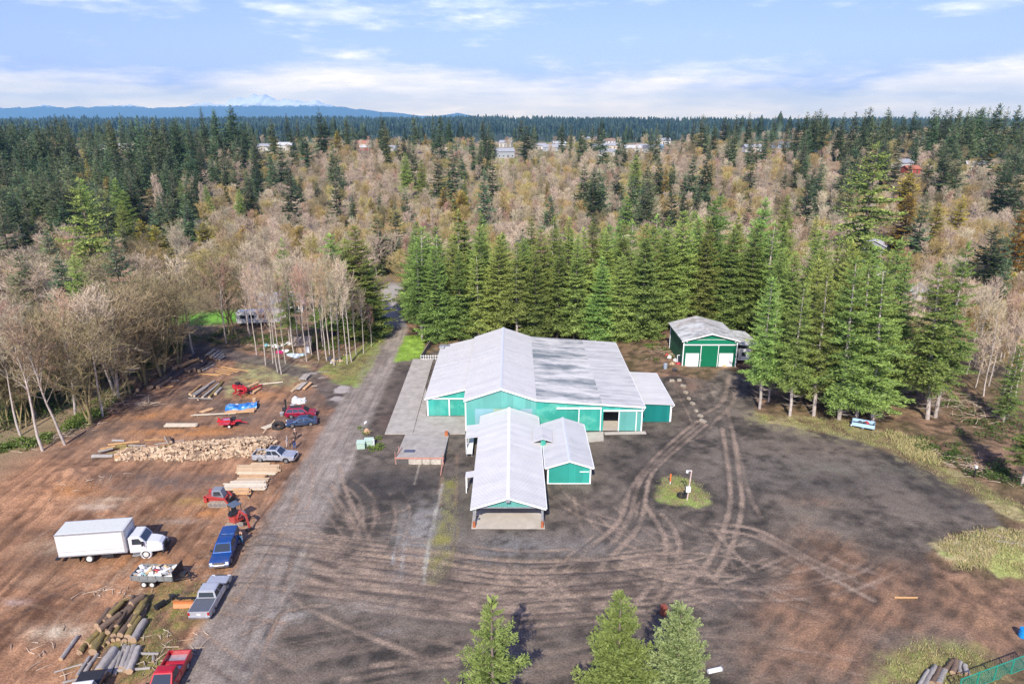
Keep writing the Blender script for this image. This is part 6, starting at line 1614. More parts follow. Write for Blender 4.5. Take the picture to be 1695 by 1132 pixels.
for k in range(9):
 t = k / 8; p = a.lerp(c, t); m.span((p.x - .04, p.y - .05, 0), (p.x + .04, p.y + .0, 1.1))
m.build('picket', M_WTRIM, fe)
m = local(f0); m.bar((a.x, a.y + .06, .85), (c.x, c.y + .06, .85), .07); m.bar((a.x, a.y + .06, .3), (c.x, c.y + .06, .3), .07); m.build('rail', M_WTRIM, fe)
g = G(503, 582)
wsd = empty('wood_shed', (g.x, g.y, 0), .25, 'small brown plank shed with a slanted striped roof before the white alders', 'shed')
M_PLANK = mat('raw_planks', (.38, .25, .15), rough=.85, var=.3, scale=4); M_PLANKROOF = ribbed('slatted_wood_roof', (.30, .24, .20), axis='X', pitch=.9, depth=.06, var=.2, pan_var=.25, pan_w=.45)
m = MB(); m.span((-1.3, -1.2, 0), (1.2, -1.12, 1.9)); m.span((-1.3, -1.12, 0), (-1.22, 1.2, 2.4)); m.span((-1.22, 1.12, 0), (1.2, 1.2, 2.5)); m.build('wall', M_PLANK, wsd)
m = MB(); m.span((1.0, -1.22, 0), (1.22, -1.21, 1.8)); m.span((.3, -1.25, .1), (1.15, -1.205, 1.75)); m.build('door', M_WTRIM, wsd)
m = MB(); m._add([(-1.8, -1.8, 1.85), (1.7, -1.8, 1.85), (1.7, 1.5, 2.75), (-1.8, 1.5, 2.75), (-1.8, -1.8, 1.95), (1.7, -1.8, 1.95), (1.7, 1.5, 2.85), (-1.8, 1.5, 2.85)], [(3, 2, 1, 0), (4, 5, 6, 7), (0, 1, 5, 4), (1, 2, 6, 5), (2, 3, 7, 6), (3, 0, 4, 7)]); m.build('roof', M_PLANKROOF, wsd)
# ------------------------------------------------------------------ vehicles and machines (x forward, y to the left, z up)
M_TYRE = mat('tyre_rubber', (.022, .021, .02), rough=.85, var=.3, dirt=(.16, .11, .07), dirt_amt=.45)
M_RIM = mat('alloy_rim', (.42, .43, .45), rough=.35, metal=.7, var=.1)
M_RIMW = mat('white_rim', (.70, .69, .65), rough=.5, var=.1, dirt=(.35, .25, .16), dirt_amt=.5)
M_CHROME = mat('chrome', (.62, .63, .66), rough=.2, metal=.9, var=.05)
M_PLAST = mat('black_plastic', (.025, .025, .028), rough=.6, var=.15)
M_LAMPC = mat('headlamp_lens', (.72, .74, .76), rough=.12, var=.03)
M_LAMPR = mat('tail_lamp_lens', (.38, .015, .012), rough=.2, var=.05)
def paint(name, c, metal=.25, dirt=(.28, .20, .13), amt=.28): return mat(name, c, rough=.32, metal=metal, var=.05, scale=1.2, coat=.6, dirt=dirt, dirt_amt=amt)
DIRTC = (.28, .20, .13)
def arch(pts, xc, r, zb, n=8):
 for k in range(n + 1):
  a = PI * k / n
  pts.append((xc + r * math.cos(a), max(zb, zb + r * 1.05 * math.sin(a))))
def wheel(root, x, y, r, w, rim=None, name='wheel'):
 s = 1 if y > 0 else -1
 t = MB(); t.torus((x, y, r), r * .80, r * .21, 'y', n=24, m=8, squash=w / (r * .42)); t.tube((x, y - w * .3, r), (x, y + w * .3, r), r * .8, n=24)
 o = t.build(name, M_TYRE, root, smooth=True)
 h = MB(); h.tube((x, y + s * w * .30, r), (x, y + s * (w * .5), r), r * .62, r * .56, n=20); h.tube((x, y + s * w * .5, r), (x, y + s * w * .56, r), r * .2, n=10)
 h.build('rim', rim or M_RIM, o)
 return o
def lerp3(a, b, t): return tuple(a[k] + (b[k] - a[k]) * t for k in range(3))
def quad_in(m, A, B, C, D, u0, u1, v0, v1, off):
 def pt(u, v): return Vector(lerp3(lerp3(A, B, u), lerp3(D, C, u), v))
 n = (Vector(B) - Vector(A)).cross(Vector(D) - Vector(A)).normalized() * off
 p = [pt(u0, v0), pt(u1, v0), pt(u1, v1), pt(u0, v1)]
 f = [q + n for q in p]; b = [q - n * 2 for q in p]
 m._add([tuple(q) for q in b] + [tuple(q) for q in f], [(3, 2, 1, 0), (4, 5, 6, 7), (0, 1, 5, 4), (1, 2, 6, 5), (2, 3, 7, 6), (3, 0, 4, 7)])
def greenhouse(root, xb0, xb1, xt0, xt1, wb, wt, zb, zt, pmat, side=((.06, .47), (.53, .95)), name='cab', v0=.12, v1=.88, sunroof=False):
 bl, br_ = (xb0, wb / 2, zb), (xb0, -wb / 2, zb); fl, fr = (xb1, wb / 2, zb), (xb1, -wb / 2, zb)
 tbl, tbr = (xt0, wt / 2, zt - .03), (xt0, -wt / 2, zt - .03); tfl, tfr = (xt1, wt / 2, zt - .03), (xt1, -wt / 2, zt - .03)
 m = MB(); m._add([bl, br_, fr, fl, tbl, tbr, tfr, tfl], [(3, 2, 1, 0), (4, 5, 6, 7), (0, 1, 5, 4), (1, 2, 6, 5), (2, 3, 7, 6), (3, 0, 4, 7)])
 m._add([tbl, tbr, tfr, tfl] + [(xt0 + .15, wt / 2 - .12, zt + .03), (xt0 + .15, -wt / 2 + .12, zt + .03), (xt1 - .15, -wt / 2 + .12, zt + .03), (xt1 - .15, wt / 2 - .12, zt + .03)], [(4, 5, 6, 7), (0, 1, 5, 4), (1, 2, 6, 5), (2, 3, 7, 6), (3, 0, 4, 7)])
 c = m.build(name, pmat, root, bevel=.03)
 g = MB(); quad_in(g, fr, fl, tfl, tfr, .07, .93, .08, .9, .012); g.build('windscreen', M_GLASS, root)
 g = MB(); quad_in(g, bl, br_, tbr, tbl, .1, .9, .18, .86, .012); g.build('rear_window', M_GLASS, root)
 for a, b in side:
  g = MB(); quad_in(g, br_, fr, tfr, tbr, a, b, v0, v1, .012); g.build('side_window', M_GLASS, root)
  g = MB(); quad_in(g, fl, bl, tbl, tfl, 1 - b, 1 - a, v0, v1, .012); g.build('side_window', M_GLASS, root)
 if sunroof:
  g = MB(); g.span((xt0 + .35, -wt * .33, zt + .025), (xt1 - .3, wt * .33, zt + .045)); g.build('sunroof', M_GLASS, root)
 return c
def lamps(root, xf, xr, w, zf, zr_, lw=.32, lh=.18):
 for s in (-1, 1):
  m = MB(); m.box((xf, s * (w / 2 - lw / 2 - .04), zf), (.12, lw, lh)); m.build('headlight', M_LAMPC, root, bevel=.02)
  m = MB(); m.box((xr, s * (w / 2 - .1), zr_), (.1, .18, .32)); m.build('tail_light', M_LAMPR, root)
def mirrors(root, x, w, z):
 for s in (-1, 1):
  m = MB(); m.box((x, s * (w / 2 + .13), z), (.1, .24, .2)); m.build('wing_mirror', M_PLAST, root, bevel=.02)
def place(name, p, q, off, label, cat, z=None, half=None):
 a, b = G(*p), G(*q); d = (b - a); rz = math.atan2(d.y, d.x)
 c = (a + b) / 2 + Vector((-math.sin(rz), math.cos(rz), 0)) * off
 return empty(name, (c.x, c.y, Zs(c.x, c.y) if z is None else z), rz, label, cat)
def pickup(root, L=5.8, W=2.0, pm=None, H=1.9, bed='open', crew=True, roofm=None, cover=None, hood_white=False):
 hl = L / 2; ax = L * .315
 zb, hz, belt = .42, 1.12, 1.18
 out = [(hl, .5)]; out = [(hl - .02, .55)]
 arch(out, ax, .46, zb); out.append((ax - .46, zb)); arch(out, -ax + .02, .46, zb)
 out += [(-hl, .5), (-hl, .72), (-.62 * 1.0 if not crew else -.95, .72)]
 xb0 = -.95 if crew else -.45
 out[-1] = (xb0, .72)
 out += [(xb0, belt), (1.25, belt), (1.3, hz + .03), (hl - .35, hz - .03), (hl - .03, hz - .16), (hl, .8)]
 m = MB(); m.extrude(out, 'y', -W / 2, W / 2); m.build('body', pm, root, bevel=.035)
 m = MB(); m.span((hl - 1.35, -W * .36, hz + .0), (1.35, W * .36, hz + .055)); m.build('bonnet', pm, root, bevel=.03)
 bx0, bx1 = -hl, xb0 - .06
 for s in (-1, 1):
  m = MB(); m.span((bx0, s * (W / 2 - .10), .722), (bx1, s * (W / 2), 1.22)); m.build('bed_side', pm, root, bevel=.02)
 m = MB(); m.span((bx0 - .01, -W / 2 + .101, .722), (bx0 + .08, W / 2 - .101, 1.2)); m.build('tailgate', pm, root, bevel=.02)
 m = MB(); m.span((bx0 + .081, -W / 2 + .102, .724), (bx1, W / 2 - .102, .76)); m.build('bed_floor', M_PLAST if bed != 'grey' else M_GALV, root)
 greenhouse(root, xb0, 1.3, xb0 + .12, .52, W - .08, W - .42, belt - .01, H, roofm or pm, side=((.04, .42), (.47, .9)) if crew else ((.1, .85),))
 if bed == 'cover':
  m = MB(); m.span((bx0 + .05, -W / 2 + .08, 1.2), (bx1 - .02, W / 2 - .08, 1.25)); m.build('bed_cover', cover or M_PLAST, root)
 if bed == 'canopy':
  m = MB(); z0, z1 = 1.222, H + .02
  a, b = bx0 + .03, bx1 - .02
  m._add([(a, W / 2 - .03, z0), (a, -W / 2 + .03, z0), (b, -W / 2 + .03, z0), (b, W / 2 - .03, z0), (a + .12, W / 2 - .22, z1), (a + .12, -W / 2 + .22, z1), (b - .03, -W / 2 + .22, z1), (b - .03, W / 2 - .22, z1)], [(3, 2, 1, 0), (4, 5, 6, 7), (0, 1, 5, 4), (1, 2, 6, 5), (2, 3, 7, 6), (3, 0, 4, 7)])
  m.build('canopy', pm, root, bevel=.04)
  for s in (-1, 1):
   g = MB(); A, B, C, D = (a, s * (W / 2 - .03), z0), (b, s * (W / 2 - .03), z0), (b - .03, s * (W / 2 - .22), z1), (a + .12, s * (W / 2 - .22), z1)
   if s > 0: A, B, C, D = B, A, D, C
   quad_in(g, A, B, C, D, .12, .9, .2, .75, .012); g.build('canopy_window', M_GLASS, root)
 m = MB(); m.box((hl + .04, 0, .58), (.16, W * .96, .24)); m.build('front_bumper', M_CHROME, root, bevel=.03)
 m = MB(); m.box((-hl - .06, 0, .58), (.16, W * .94, .2)); m.build('rear_bumper', M_CHROME, root, bevel=.03)
 m = MB(); m.box((hl + .005, 0, .86), (.05, W * .55, .28)); m.build('grille', M_PLAST if not hood_white else M_CHROME, root)
 m = MB(); m.box((-hl - .015, 0, .92), (.02, .34, .16)); m.build('number_plate', M_WTRIM, root)
 m = MB()
 for s in (-1, 1):
  for xx in ((1.22, .2, -.86) if crew else (1.22, -.36)): m.box((xx, s * (W / 2 + .001), .82), (.022, .012, .72))
  m.box((0, s * (W / 2 + .001), .47), (2.2, .02, .09))
 m.build('door_seam', M_PLAST, root)
 lamps(root, hl - .03, -hl + .02, W, .9, .98); mirrors(root, 1.0, W, 1.28)
 for s in (-1, 1):
  m = MB(); m.box((.3, s * (W / 2 + .006), 1.05), (.22, .02, .035)); m.build('door_handle', M_CHROME, root)
 for xx in (ax, -ax + .02):
  for s in (-1, 1): wheel(root, xx, s * (W / 2 - .13), .39, .26)
 return root
r0 = place('pickup_truck', (432, 766), (472, 767), .95, 'silver crew-cab pickup with split log rounds in its open bed, by the firewood heap', 'pickup truck')
pickup(r0, pm=paint('silver_paint', (.50, .53, .58), .4))
m = MB(); m.span((-.55, -.55, 1.925), (.35, .55, 1.945)); m.build('sunroof', M_GLASS, r0)
def along(name, front, rear, label, cat):
 a, b = G(*rear), G(*front); d = b - a; rz = math.atan2(d.y, d.x); c = (a + b) / 2
 return empty(name, (c.x, c.y, Zs(c.x, c.y)), rz, label, cat)
r1 = along('pickup_truck', (364, 945), (385, 893), 'blue pickup with a matching bed canopy, facing the viewer beside the excavator', 'pickup truck')
pickup(r1, L=5.7, pm=paint('blue_paint', (.012, .075, .27), .3), bed='canopy', hood_white=True)
r2 = along('pickup_truck', (365, 970), (335, 1022), 'pale grey pickup with a dark flat bed cover, seen from behind', 'pickup truck')
pickup(r2, L=5.8, pm=paint('pale_grey_paint', (.50, .52, .55), .3), bed='cover', cover=mat('bed_cover_vinyl', (.10, .11, .13), rough=.6))
r3 = along('pickup_truck', (262, 1168), (296, 1104), 'red regular-cab pickup with an empty grey bed, cut off by the bottom of the photo', 'pickup truck')
pickup(r3, L=5.6, W=1.95, pm=paint('red_paint', (.42, .008, .02), .1), bed='grey', crew=False)
r4 = along('pickup_truck', (125, 1195), (150, 1146), 'dark vehicle with a white roof just showing at the bottom edge by the grey logs', 'pickup truck')
pickup(r4, L=5.4, pm=paint('navy_paint', (.01, .015, .05), .3), bed='cover', roofm=M_WTRIM)
def car(root, L, W, H, pm, prof, gh, r=.33, sunroof=False, side=((.08, .48), (.53, .92))):
 hl = L / 2; ax = L * .29
 out = [(hl - .02, .38)]; arch(out, ax, r + .06, .26); arch(out, -ax, r + .06, .26); out += [(-hl + .02, .38)]
 out += prof
 m = MB(); m.extrude(out, 'y', -W / 2, W / 2); m.build('body', pm, root, bevel=.06, segs=3)
 greenhouse(root, *gh, pm, side=side, sunroof=sunroof)
 m = MB()
 for s in (-1, 1):
  for xx in (.95, .0, -.95): m.box((xx, s * (W / 2 + .001), .66), (.02, .012, .56))
  m.box((0, s * (W / 2 + .001), .33), (1.9, .02, .1))
 m.build('door_seam', M_PLAST, root)
 lamps(root, hl - .1, -hl + .06, W, .68, .78, .3, .14)
 mirrors(root, gh[1] - .45, W, gh[6] + .08)
 m = MB(); m.box((hl - .02, 0, .45), (.08, W * .6, .2)); m.build('grille', M_PLAST, root)
 m = MB(); m.box((-hl + .0, 0, .62), (.04, .36, .13)); m.build('number_plate', M_WTRIM, root)
 for xx in (ax, -ax):
  for s in (-1, 1): wheel(root, xx, s * (W / 2 - .12), r, .22)
 return root
rc = along('wagon_car', (524, 688), (474, 690), 'crimson estate car with a dark roof panel, nosing towards the gravel road', 'car')
car(rc, 4.8, 1.88, 1.66, paint('crimson_paint', (.33, .006, .045), .25), [(-2.4, .9), (-2.3, .98), (.9, .98), (2.1, .86), (2.38, .7)], (-2.3, 1.25, -2.0, .45, 1.82, 1.4, .97, 1.64), r=.36, sunroof=True, side=((.05, .33), (.36, .62), (.65, .93)))
rb = along('sports_car', (476, 705), (523, 700), 'slate blue saloon with sloping roof, parked between the crimson car and the big tyre', 'car')
car(rb, 4.7, 1.86, 1.42, paint('slate_blue_paint', (.035, .085, .19), .45), [(-2.35, .85), (-2.25, .95), (-1.6, .97), (.8, .92), (2.1, .74), (2.33, .6)], (-2.0, 1.2, -1.0, .25, 1.78, 1.3, .9, 1.40), r=.34)
bt = place('box_truck', (150, 930), (243, 923), 1.1, 'white box truck with a hooded cab on the brown dirt', 'truck')
L0 = (G(150, 930) - G(243, 923)).length
wbx = L0 / 2
M_BOX = mat('white_box_panel', (.63, .635, .625), rough=.45, var=.03, scale=.8, dirt=(.58, .54, .46), dirt_amt=.3)
M_BOXROOF = mat('translucent_box_roof', (.58, .595, .54), rough=.6, var=.05)
M_TW = paint('truck_white_paint', (.66, .665, .67), 0, DIRTC, .12)
bx0, bx1 = -wbx - 2.9, wbx - 1.75
m = MB(); m.span((bx0, -1.28, 1.05), (bx1, 1.28, 3.72)); m.build('cargo_box', M_BOX, bt, bevel=.04)
m = MB(); m.span((bx0 + .12, -1.16, 3.7), (bx1 - .12, 1.16, 3.745)); m.build('box_roof', M_BOXROOF, bt)
m = MB()
for s in (-1, 1):
 m.span((bx0 - .02, s * 1.30 - .03, 3.58), (bx1 + .02, s * 1.30 + .03, 3.74)); m.span((bx0 - .02, s * 1.29 - .03, 1.03), (bx1 + .02, s * 1.29 + .03, 1.16)); m.span((bx1 - .22, s * 1.29 - .03, 1.161), (bx1 + .03, s * 1.29 + .03, 3.579))
 m.span((bx0, s * 1.285 - .015, 1.58), (bx1 - .23, s * 1.285 + .015, 1.61))
m.span((bx1 + .005, -1.25, 3.56), (bx1 + .05, 1.25, 3.72)); m.build('box_trim', M_GALV, bt)
m = MB(); m.span((bx0 - .035, -1.1, 1.15), (bx0 - .003, 1.1, 3.5)); m.build('rear_door', M_BOX, bt)
m = MB()
for s in (-1, 1): m.span((bx0 - .3, s * .45 - .06, .72), (wbx + 1.0, s * .45 + .06, .96))
m.span((bx0 - .5, -1.2, .62), (bx0 - .05, 1.2, .74)); m.span((-1.6, -1.2, .5), (-.4, -.75, .95)); m.build('chassis', M_DARKSTEEL, bt)
cx = wbx - 1.6
m = MB()
out = [(cx - .0, .75), (cx, 2.55), (cx + .2, 2.72), (cx + 1.15, 2.68), (cx + 1.75, 1.92), (cx + 1.75, .75)]
m.extrude(out, 'y', -1.05, 1.05); m.build('cab', M_TW, bt, bevel=.08, segs=3)
g = MB(); quad_in(g, (cx + 1.75, -1.0, 1.92), (cx + 1.75, 1.0, 1.92), (cx + 1.15, .95, 2.68), (cx + 1.15, -.95, 2.68), .06, .94, .05, .86, .03); g.build('windscreen', M_GLASS, bt)
for s in (-1, 1):
 g = MB(); g.extrude([(cx + .35, 1.75), (cx + 1.55, 1.75), (cx + 1.1, 2.45), (cx + .4, 2.45)], 'y', s * 1.052, s * 1.068); g.build('side_window', M_GLASS, bt)
 g = MB(); g.box((cx + 1.5, s * 1.3, 1.95), (.14, .22, .5)); g.build('wing_mirror', M_PLAST, bt)
 g = MB(); g.box((cx + .8, s * 1.08, .5), (1.1, .3, .12)); g.box((cx + .8, s * 1.02, .82), (1.0, .25, .1)); g.build('step', M_GALV, bt)
m = MB()
rings = []
for t, ww, zt in ((0, 1.0, 1.9), (.5, .98, 1.84), (1.15, .92, 1.68), (1.45, .84, 1.45), (1.55, .8, 1.1)):
 xx = cx + 1.76 + t
 rings.append([(xx, -ww, .72), (xx, ww, .72), (xx, ww, zt - .3), (xx, ww * .72, zt), (xx, -ww * .72, zt), (xx, -ww, zt - .3)])
m.loft(rings); m.build('bonnet', M_TW, bt, bevel=.05)
m = MB(); m.box((cx + 3.34, 0, 1.14), (.08, .95, .52)); m.build('grille', M_PLAST, bt)
m = MB(); m.box((cx + 3.36, 0, .62), (.22, 2.2, .3)); m.build('front_bumper', M_PLAST, bt, bevel=.05)
for s in (-1, 1):
 m = MB(); m.box((cx + 3.2, s * .72, 1.12), (.18, .3, .24)); m.build('headlight', M_LAMPC, bt, bevel=.02)
 m = MB(); m.torus((wbx, s * .98, .5), .5, .12, 'y', n=20, m=8, squash=1.6); m.build('mudguard', M_TW, bt)
 wheel(bt, wbx, s * 1.0, .48, .3, M_RIMW); wheel(bt, -wbx, s * .98, .5, .52, M_RIMW)
 m = MB(); m.span((-wbx - .95, s * 1.0 - .3, .3), (-wbx - .92, s * 1.0 + .3, 1.0)); m.build('mud_flap', M_PLAST, bt)
ut = place('utility_trailer', (236, 969), (262, 969.5), .95, 'tandem-axle trailer with grey sides heaped with scrap and rubbish', 'trailer')
ut.location.z += 0
M_TRL = mat('grey_trailer_steel', (.20, .21, .20), rough=.6, var=.2, dirt=DIRTC, dirt_amt=.4)
bl = 4.3
m = MB(); m.span((-bl / 2 + .3, -1.0, .62), (bl / 2 + .3, 1.0, .74)); m.build('deck', M_TRL, ut)
for s in (-1, 1):
 m = MB(); m.span((-bl / 2 + .3, s * 1.0 - .04, .742), (bl / 2 + .3, s * 1.0 + .04, 1.2))
 for k in range(6): m.span((-bl / 2 + .32 + k * .83, s * 1.06 - .03, .7), (-bl / 2 + .40 + k * .83, s * 1.06 + .03, 1.22))
 m.build('side_board', M_TRL, ut)
m = MB(); m.span((-bl / 2 + .22, -.95, .742), (-bl / 2 + .29, .95, 1.2)); m.build('tailgate', M_TRL, ut)
m = MB(); m.span((bl / 2 + .31, -1.02, .742), (bl / 2 + .39, 1.02, 1.75)); m.build('front_board', M_DARKSTEEL, ut)
m = MB(); m.bar((bl / 2 + .35, .8, .66), (bl / 2 + 1.75, 0, .6), .1); m.bar((bl / 2 + .35, -.8, .66), (bl / 2 + 1.75, 0, .6), .1); m.span((bl / 2 + .7, -.3, .7), (bl / 2 + 1.2, .3, .95)); m.tube((bl / 2 + 1.6, 0, 0), (bl / 2 + 1.6, 0, .95), .05); m.build('drawbar', M_DARKSTEEL, ut)
for xx in (-.45, .38):
 for s in (-1, 1): wheel(ut, xx, s * 1.2, .36, .22, M_RIMW)
for s in (-1, 1):
 m = MB(); m.span((-.95, s * 1.2 - .14, .78), (.88, s * 1.2 + .14, .82)); m.build('mudguard', M_TRL, ut)
rj = random.Random(4)
JC = [mat('junk_' + n, c, rough=.6, var=.2, scale=5) for n, c in (('white', (.72, .71, .68)), ('pale_blue', (.42, .58, .62)), ('red', (.45, .05, .06)), ('tan', (.52, .38, .22)), ('dark', (.06, .06, .07)), ('wood', (.45, .30, .17)), ('grey', (.38, .38, .38)), ('teal', (.22, .46, .48)))]
cat_ = ['white sack', 'pale blue sheet', 'red box', 'tan carton', 'dark bin bag', 'wooden board', 'grey panel', 'teal board']
nmj = ['sack', 'plastic_sheet', 'rubbish', 'carton', 'bin_bag', 'rubbish', 'rubbish', 'rubbish']
rot = Matrix.Translation(ut.location) @ Matrix.Rotation(ut.rotation_euler.z, 4, 'Z')
for k in range(78):
 xx = rj.uniform(-bl / 2 + .55, bl / 2 + .1); yy = rj.uniform(-.8, .8); c = rj.choice([0, 0, 0, 1, 2, 3, 3, 4, 5, 6, 6, 7])
 zt = .78 + (k / 78) * (.62 - .25 * abs(xx) / 2.2 - .25 * abs(yy))
 m = MB(); sx, sy, sz_ = rj.uniform(.2, .75), rj.uniform(.15, .5), rj.uniform(.08, .28)
 if c in (5, 7, 6): sx, sy, sz_ = rj.uniform(.6, 1.2), rj.uniform(.1, .4), .05
 m.box((0, 0, 0), (sx, sy, sz_), taper=rj.uniform(.5, 1))
 o = m.build(nmj[c], JC[c], bevel=.03 if c in (0, 4) else 0)
 o.matrix_world = rot @ Matrix.Translation((xx, yy, zt + .1)) @ Matrix.Rotation(rj.uniform(0, 6.3), 4, 'Z') @ Matrix.Rotation(rj.uniform(-.4, .4), 4, 'X') @ Matrix.Rotation(rj.uniform(-.35, .35), 4, 'Y')
 tag(o, cat_[c] + ' among the rubbish heaped on the trailer', 'rubbish', 'rubbish on the trailer, ' + cat_[c])
sk = place('skid_steer', (350, 838), (372, 838), .75, 'red tracked skid steer with a grey cab beside the boards', 'loader')
M_RED = paint('machine_red', (.42, .05, .045), 0, DIRTC, .3)
def track_belt(root, L, r, y, w, mt=M_TYRE):
 m = MB(); pts = []
 for k in range(9):
  a = -PI / 2 + PI * k / 8; pts.append((L / 2 - r + r * math.cos(a), r + r * math.sin(a)))
 for k in range(9):
  a = PI / 2 + PI * k / 8; pts.append((-L / 2 + r + r * math.cos(a), r + r * math.sin(a)))
 m.extrude(pts, 'y', y - w / 2, y + w / 2)
 o = m.build('track', mt, root)
 g = MB()
 for k in range(4): g.tube((-L / 2 + r + (L - 2 * r) * k / 3, y - w / 2 - .03, r), (-L / 2 + r + (L - 2 * r) * k / 3, y + w / 2 + .03, r), r * .72, n=12)
 g.build('roller', M_RIM, o)
 return o
M_TRACKM = mat('muddy_track', (.33, .28, .22), rough=.9, var=.35, scale=6)
for s in (-1, 1): track_belt(sk, 2.4, .36, s * .72, .42, M_TRACKM)
m = MB(); m.extrude([(-1.45, .5), (-1.5, 1.35), (-1.0, 1.5), (.9, 1.05), (1.0, .45)], 'y', -.5, .5); m.build('body', M_RED, sk, bevel=.05)
m = MB(); m.extrude([(-.75, 1.2), (-.65, 2.1), (.45, 2.15), (.75, 1.15)], 'y', -.52, .52); m.build('cab', mat('cab_grey', (.22, .24, .27), rough=.5), sk, bevel=.04)
for s in (-1, 1):
 m = MB(); m.extrude([(-.5, 1.4), (-.45, 1.95), (.3, 1.98), (.5, 1.4)], 'y', s * .525, s * .54); m.build('cab_window', M_GLASS, sk)
 m = MB(); m.bar((-1.5, s * .8, 1.5), (.9, s * .8, 1.15), .2, .22); m.bar((.85, s * .8, 1.18), (1.35, s * .8, .45), .2, .2); m.box((-1.4, s * .78, 1.1), (.35, .24, .9)); m.build('lift_arm', M_RED, sk, bevel=.03)
m = MB(); m.extrude([(.5, 1.3), (.3, 2.0), (.32, 2.0), (.52, 1.3)], 'y', -.4, .4); m.build('windscreen', M_GLASS, sk)
m = MB(); m.extrude([(1.35, .15), (1.35, .95), (1.45, .95), (1.5, .3), (2.1, .12), (2.1, .05), (1.4, .05)], 'y', -.95, .95); m.build('bucket', M_DARKSTEEL, sk)
ex = empty('mini_excavator', (G(391, 866).x, G(391, 866).y, Zs(G(391, 866).x, G(391, 866).y)), R(5), 'red mini excavator with a dark canopy and its boom folded to the ground', 'excavator')
for s in (-1, 1): track_belt(ex, 2.1, .28, s * .62, .32, M_TRACKM)
m = MB(); m.box((1.3, 0, .3), (.08, 1.5, .36)); m.bar((.6, .3, .35), (1.28, .3, .3), .1); m.bar((.6, -.3, .35), (1.28, -.3, .3), .1); m.build('dozer_blade', M_DARKSTEEL, ex)
hz_ = R(-38)
up = empty('upper_house', (0, 0, .6), hz_); COL.objects.unlink(up); COL.objects.link(up); up.parent = ex
m = MB()
pts = [(.75 * math.cos(a), .75 * math.sin(a)) for a in np.linspace(R(60), R(300), 14)] + [(.7, -.62), (.75, .62)]
m.extrude(pts, 'z', 0.0, .75); m.build('house', M_RED, up, bevel=.06)
m = MB(); m.extrude([(.8 * .95 * math.cos(a), .8 * .95 * math.sin(a)) for a in np.linspace(R(70), R(290), 12)], 'z', .75, .98); m.build('engine_cover', M_DARKSTEEL, up, bevel=.05)
m = MB(); m.box((-.05, .1, 2.02), (1.25, 1.15, .1)); m.build('canopy_roof', mat('canopy_slate', (.10, .13, .17), rough=.5), up, bevel=.03)
m = MB()
for a, b in ((.5, .55), (.5, -.35), (-.55, .55), (-.55, -.35)): m.bar((a, b, .75), (a * .95, b * .95 + .05, 1.97), .06)
m.build('canopy_post', M_PLAST, up)
m = MB(); m.box((-.1, .1, .95), (.45, .5, .12)); m.box((-.33, .1, 1.25), (.12, .5, .55)); m.build('seat', M_PLAST, up)
m = MB(); m.bar((.7, -.15, .55), (1.35, -.15, 1.75), .2, .26); m.bar((1.3, -.15, 1.7), (2.35, -.15, 1.5), .18, .24); m.build('boom', M_RED, up)
m = MB(); m.bar((2.3, -.15, 1.62), (2.75, -.15, .0), .16, .2); m.build('dipper_arm', M_RED, up)
m = MB(); m.tube((1.0, -.15, .75), (1.75, -.15, 1.45), .05); m.tube((1.6, -.15, 1.85), (2.4, -.15, 1.75), .045); m.build('hydraulic_ram', M_CHROME, up)
m = MB(); m.extrude([(2.5, -.1), (2.95, 0.0), (2.9, -.35), (2.6, -.58), (2.3, -.55), (2.2, -.4)], 'y', -.4, .1); m.build('bucket', M_DARKSTEEL, up)
sm = along('sawmill', (432, 640), (390, 660), 'red portable sawmill with a log bed and an engine head', 'sawmill')
M_SAWRED = paint('saw_red', (.50, .012, .03), 0)
M_TIMB = mat('fresh_timber', (.56, .36, .20), rough=.8, var=.22, scale=3, obj_var=.12)
m = MB()
for s in (-1, 1): m.span((-2.8, s * .75 - .06, .62), (2.6, s * .75 + .06, .78))
for k in range(7): m.span((-2.6 + k * .8, -.69, .65), (-2.5 + k * .8, .69, .75))
for xx in (-2.5, 2.3):
 for s in (-1, 1): m.tube((xx, s * .75, 0), (xx, s * .75, .62), .05)
m.build('bed_frame', M_SAWRED, sm)
m = MB()
for s in (-1, 1): m.span((-1.9 - .1, s * .95 - .1, .6), (-1.7, s * .95 + .1, 2.0))
m.span((-2.15, -1.3, 1.35), (-1.55, 1.3, 1.75)); m.span((-2.2, -.9, 1.98), (-1.5, .9, 2.1)); m.build('saw_head', M_SAWRED, sm, bevel=.05)
m = MB(); m.box((-1.85, .3, 2.3), (.6, .7, .42)); m.tube((-1.85, -.5, 2.1), (-1.85, -.5, 2.45), .18); m.build('engine', M_DARKSTEEL, sm, bevel=.04)
m = MB(); m.tube((-1.9, -1.2, 1.55), (-1.8, -1.2, 1.55), .45, n=18); m.tube((-1.9, 1.2, 1.55), (-1.8, 1.2, 1.55), .45, n=18); m.build('band_wheel_cover', M_SAWRED, sm)
for s in (-1, 1): wheel(sm, -.6, s * 1.05, .36, .2, M_RIMW)
m = MB(); m.tube((-.9, 0, 1.0), (2.5, 0, 1.0), .26, .22, n=14); m.build('log_blank', M_TIMB, sm)
sp = along('log_splitter', (403, 704), (360, 706), 'low red log splitter on two wheels, in front of the blue tarp', 'log splitter')
m = MB(); m.span((-1.9, -.14, .75), (1.7, .14, 1.0)); m.span((-.5, -.75, .55), (.9, .75, .7)); m.bar((1.6, 0, .7), (2.6, 0, .45), .12); m.extrude([(-1.7, 1.0), (-1.2, 1.0), (-1.6, 1.5), (-1.7, 1.5)], 'y', -.1, .1); m.build('beam', M_SAWRED, sp, bevel=.02)
m = MB(); m.span((-1.4, -1.3, .78), (.2, -.2, .86)); m.span((-1.4, .2, .78), (.2, 1.3, .86)); m.build('work_table', M_SAWRED, sp)
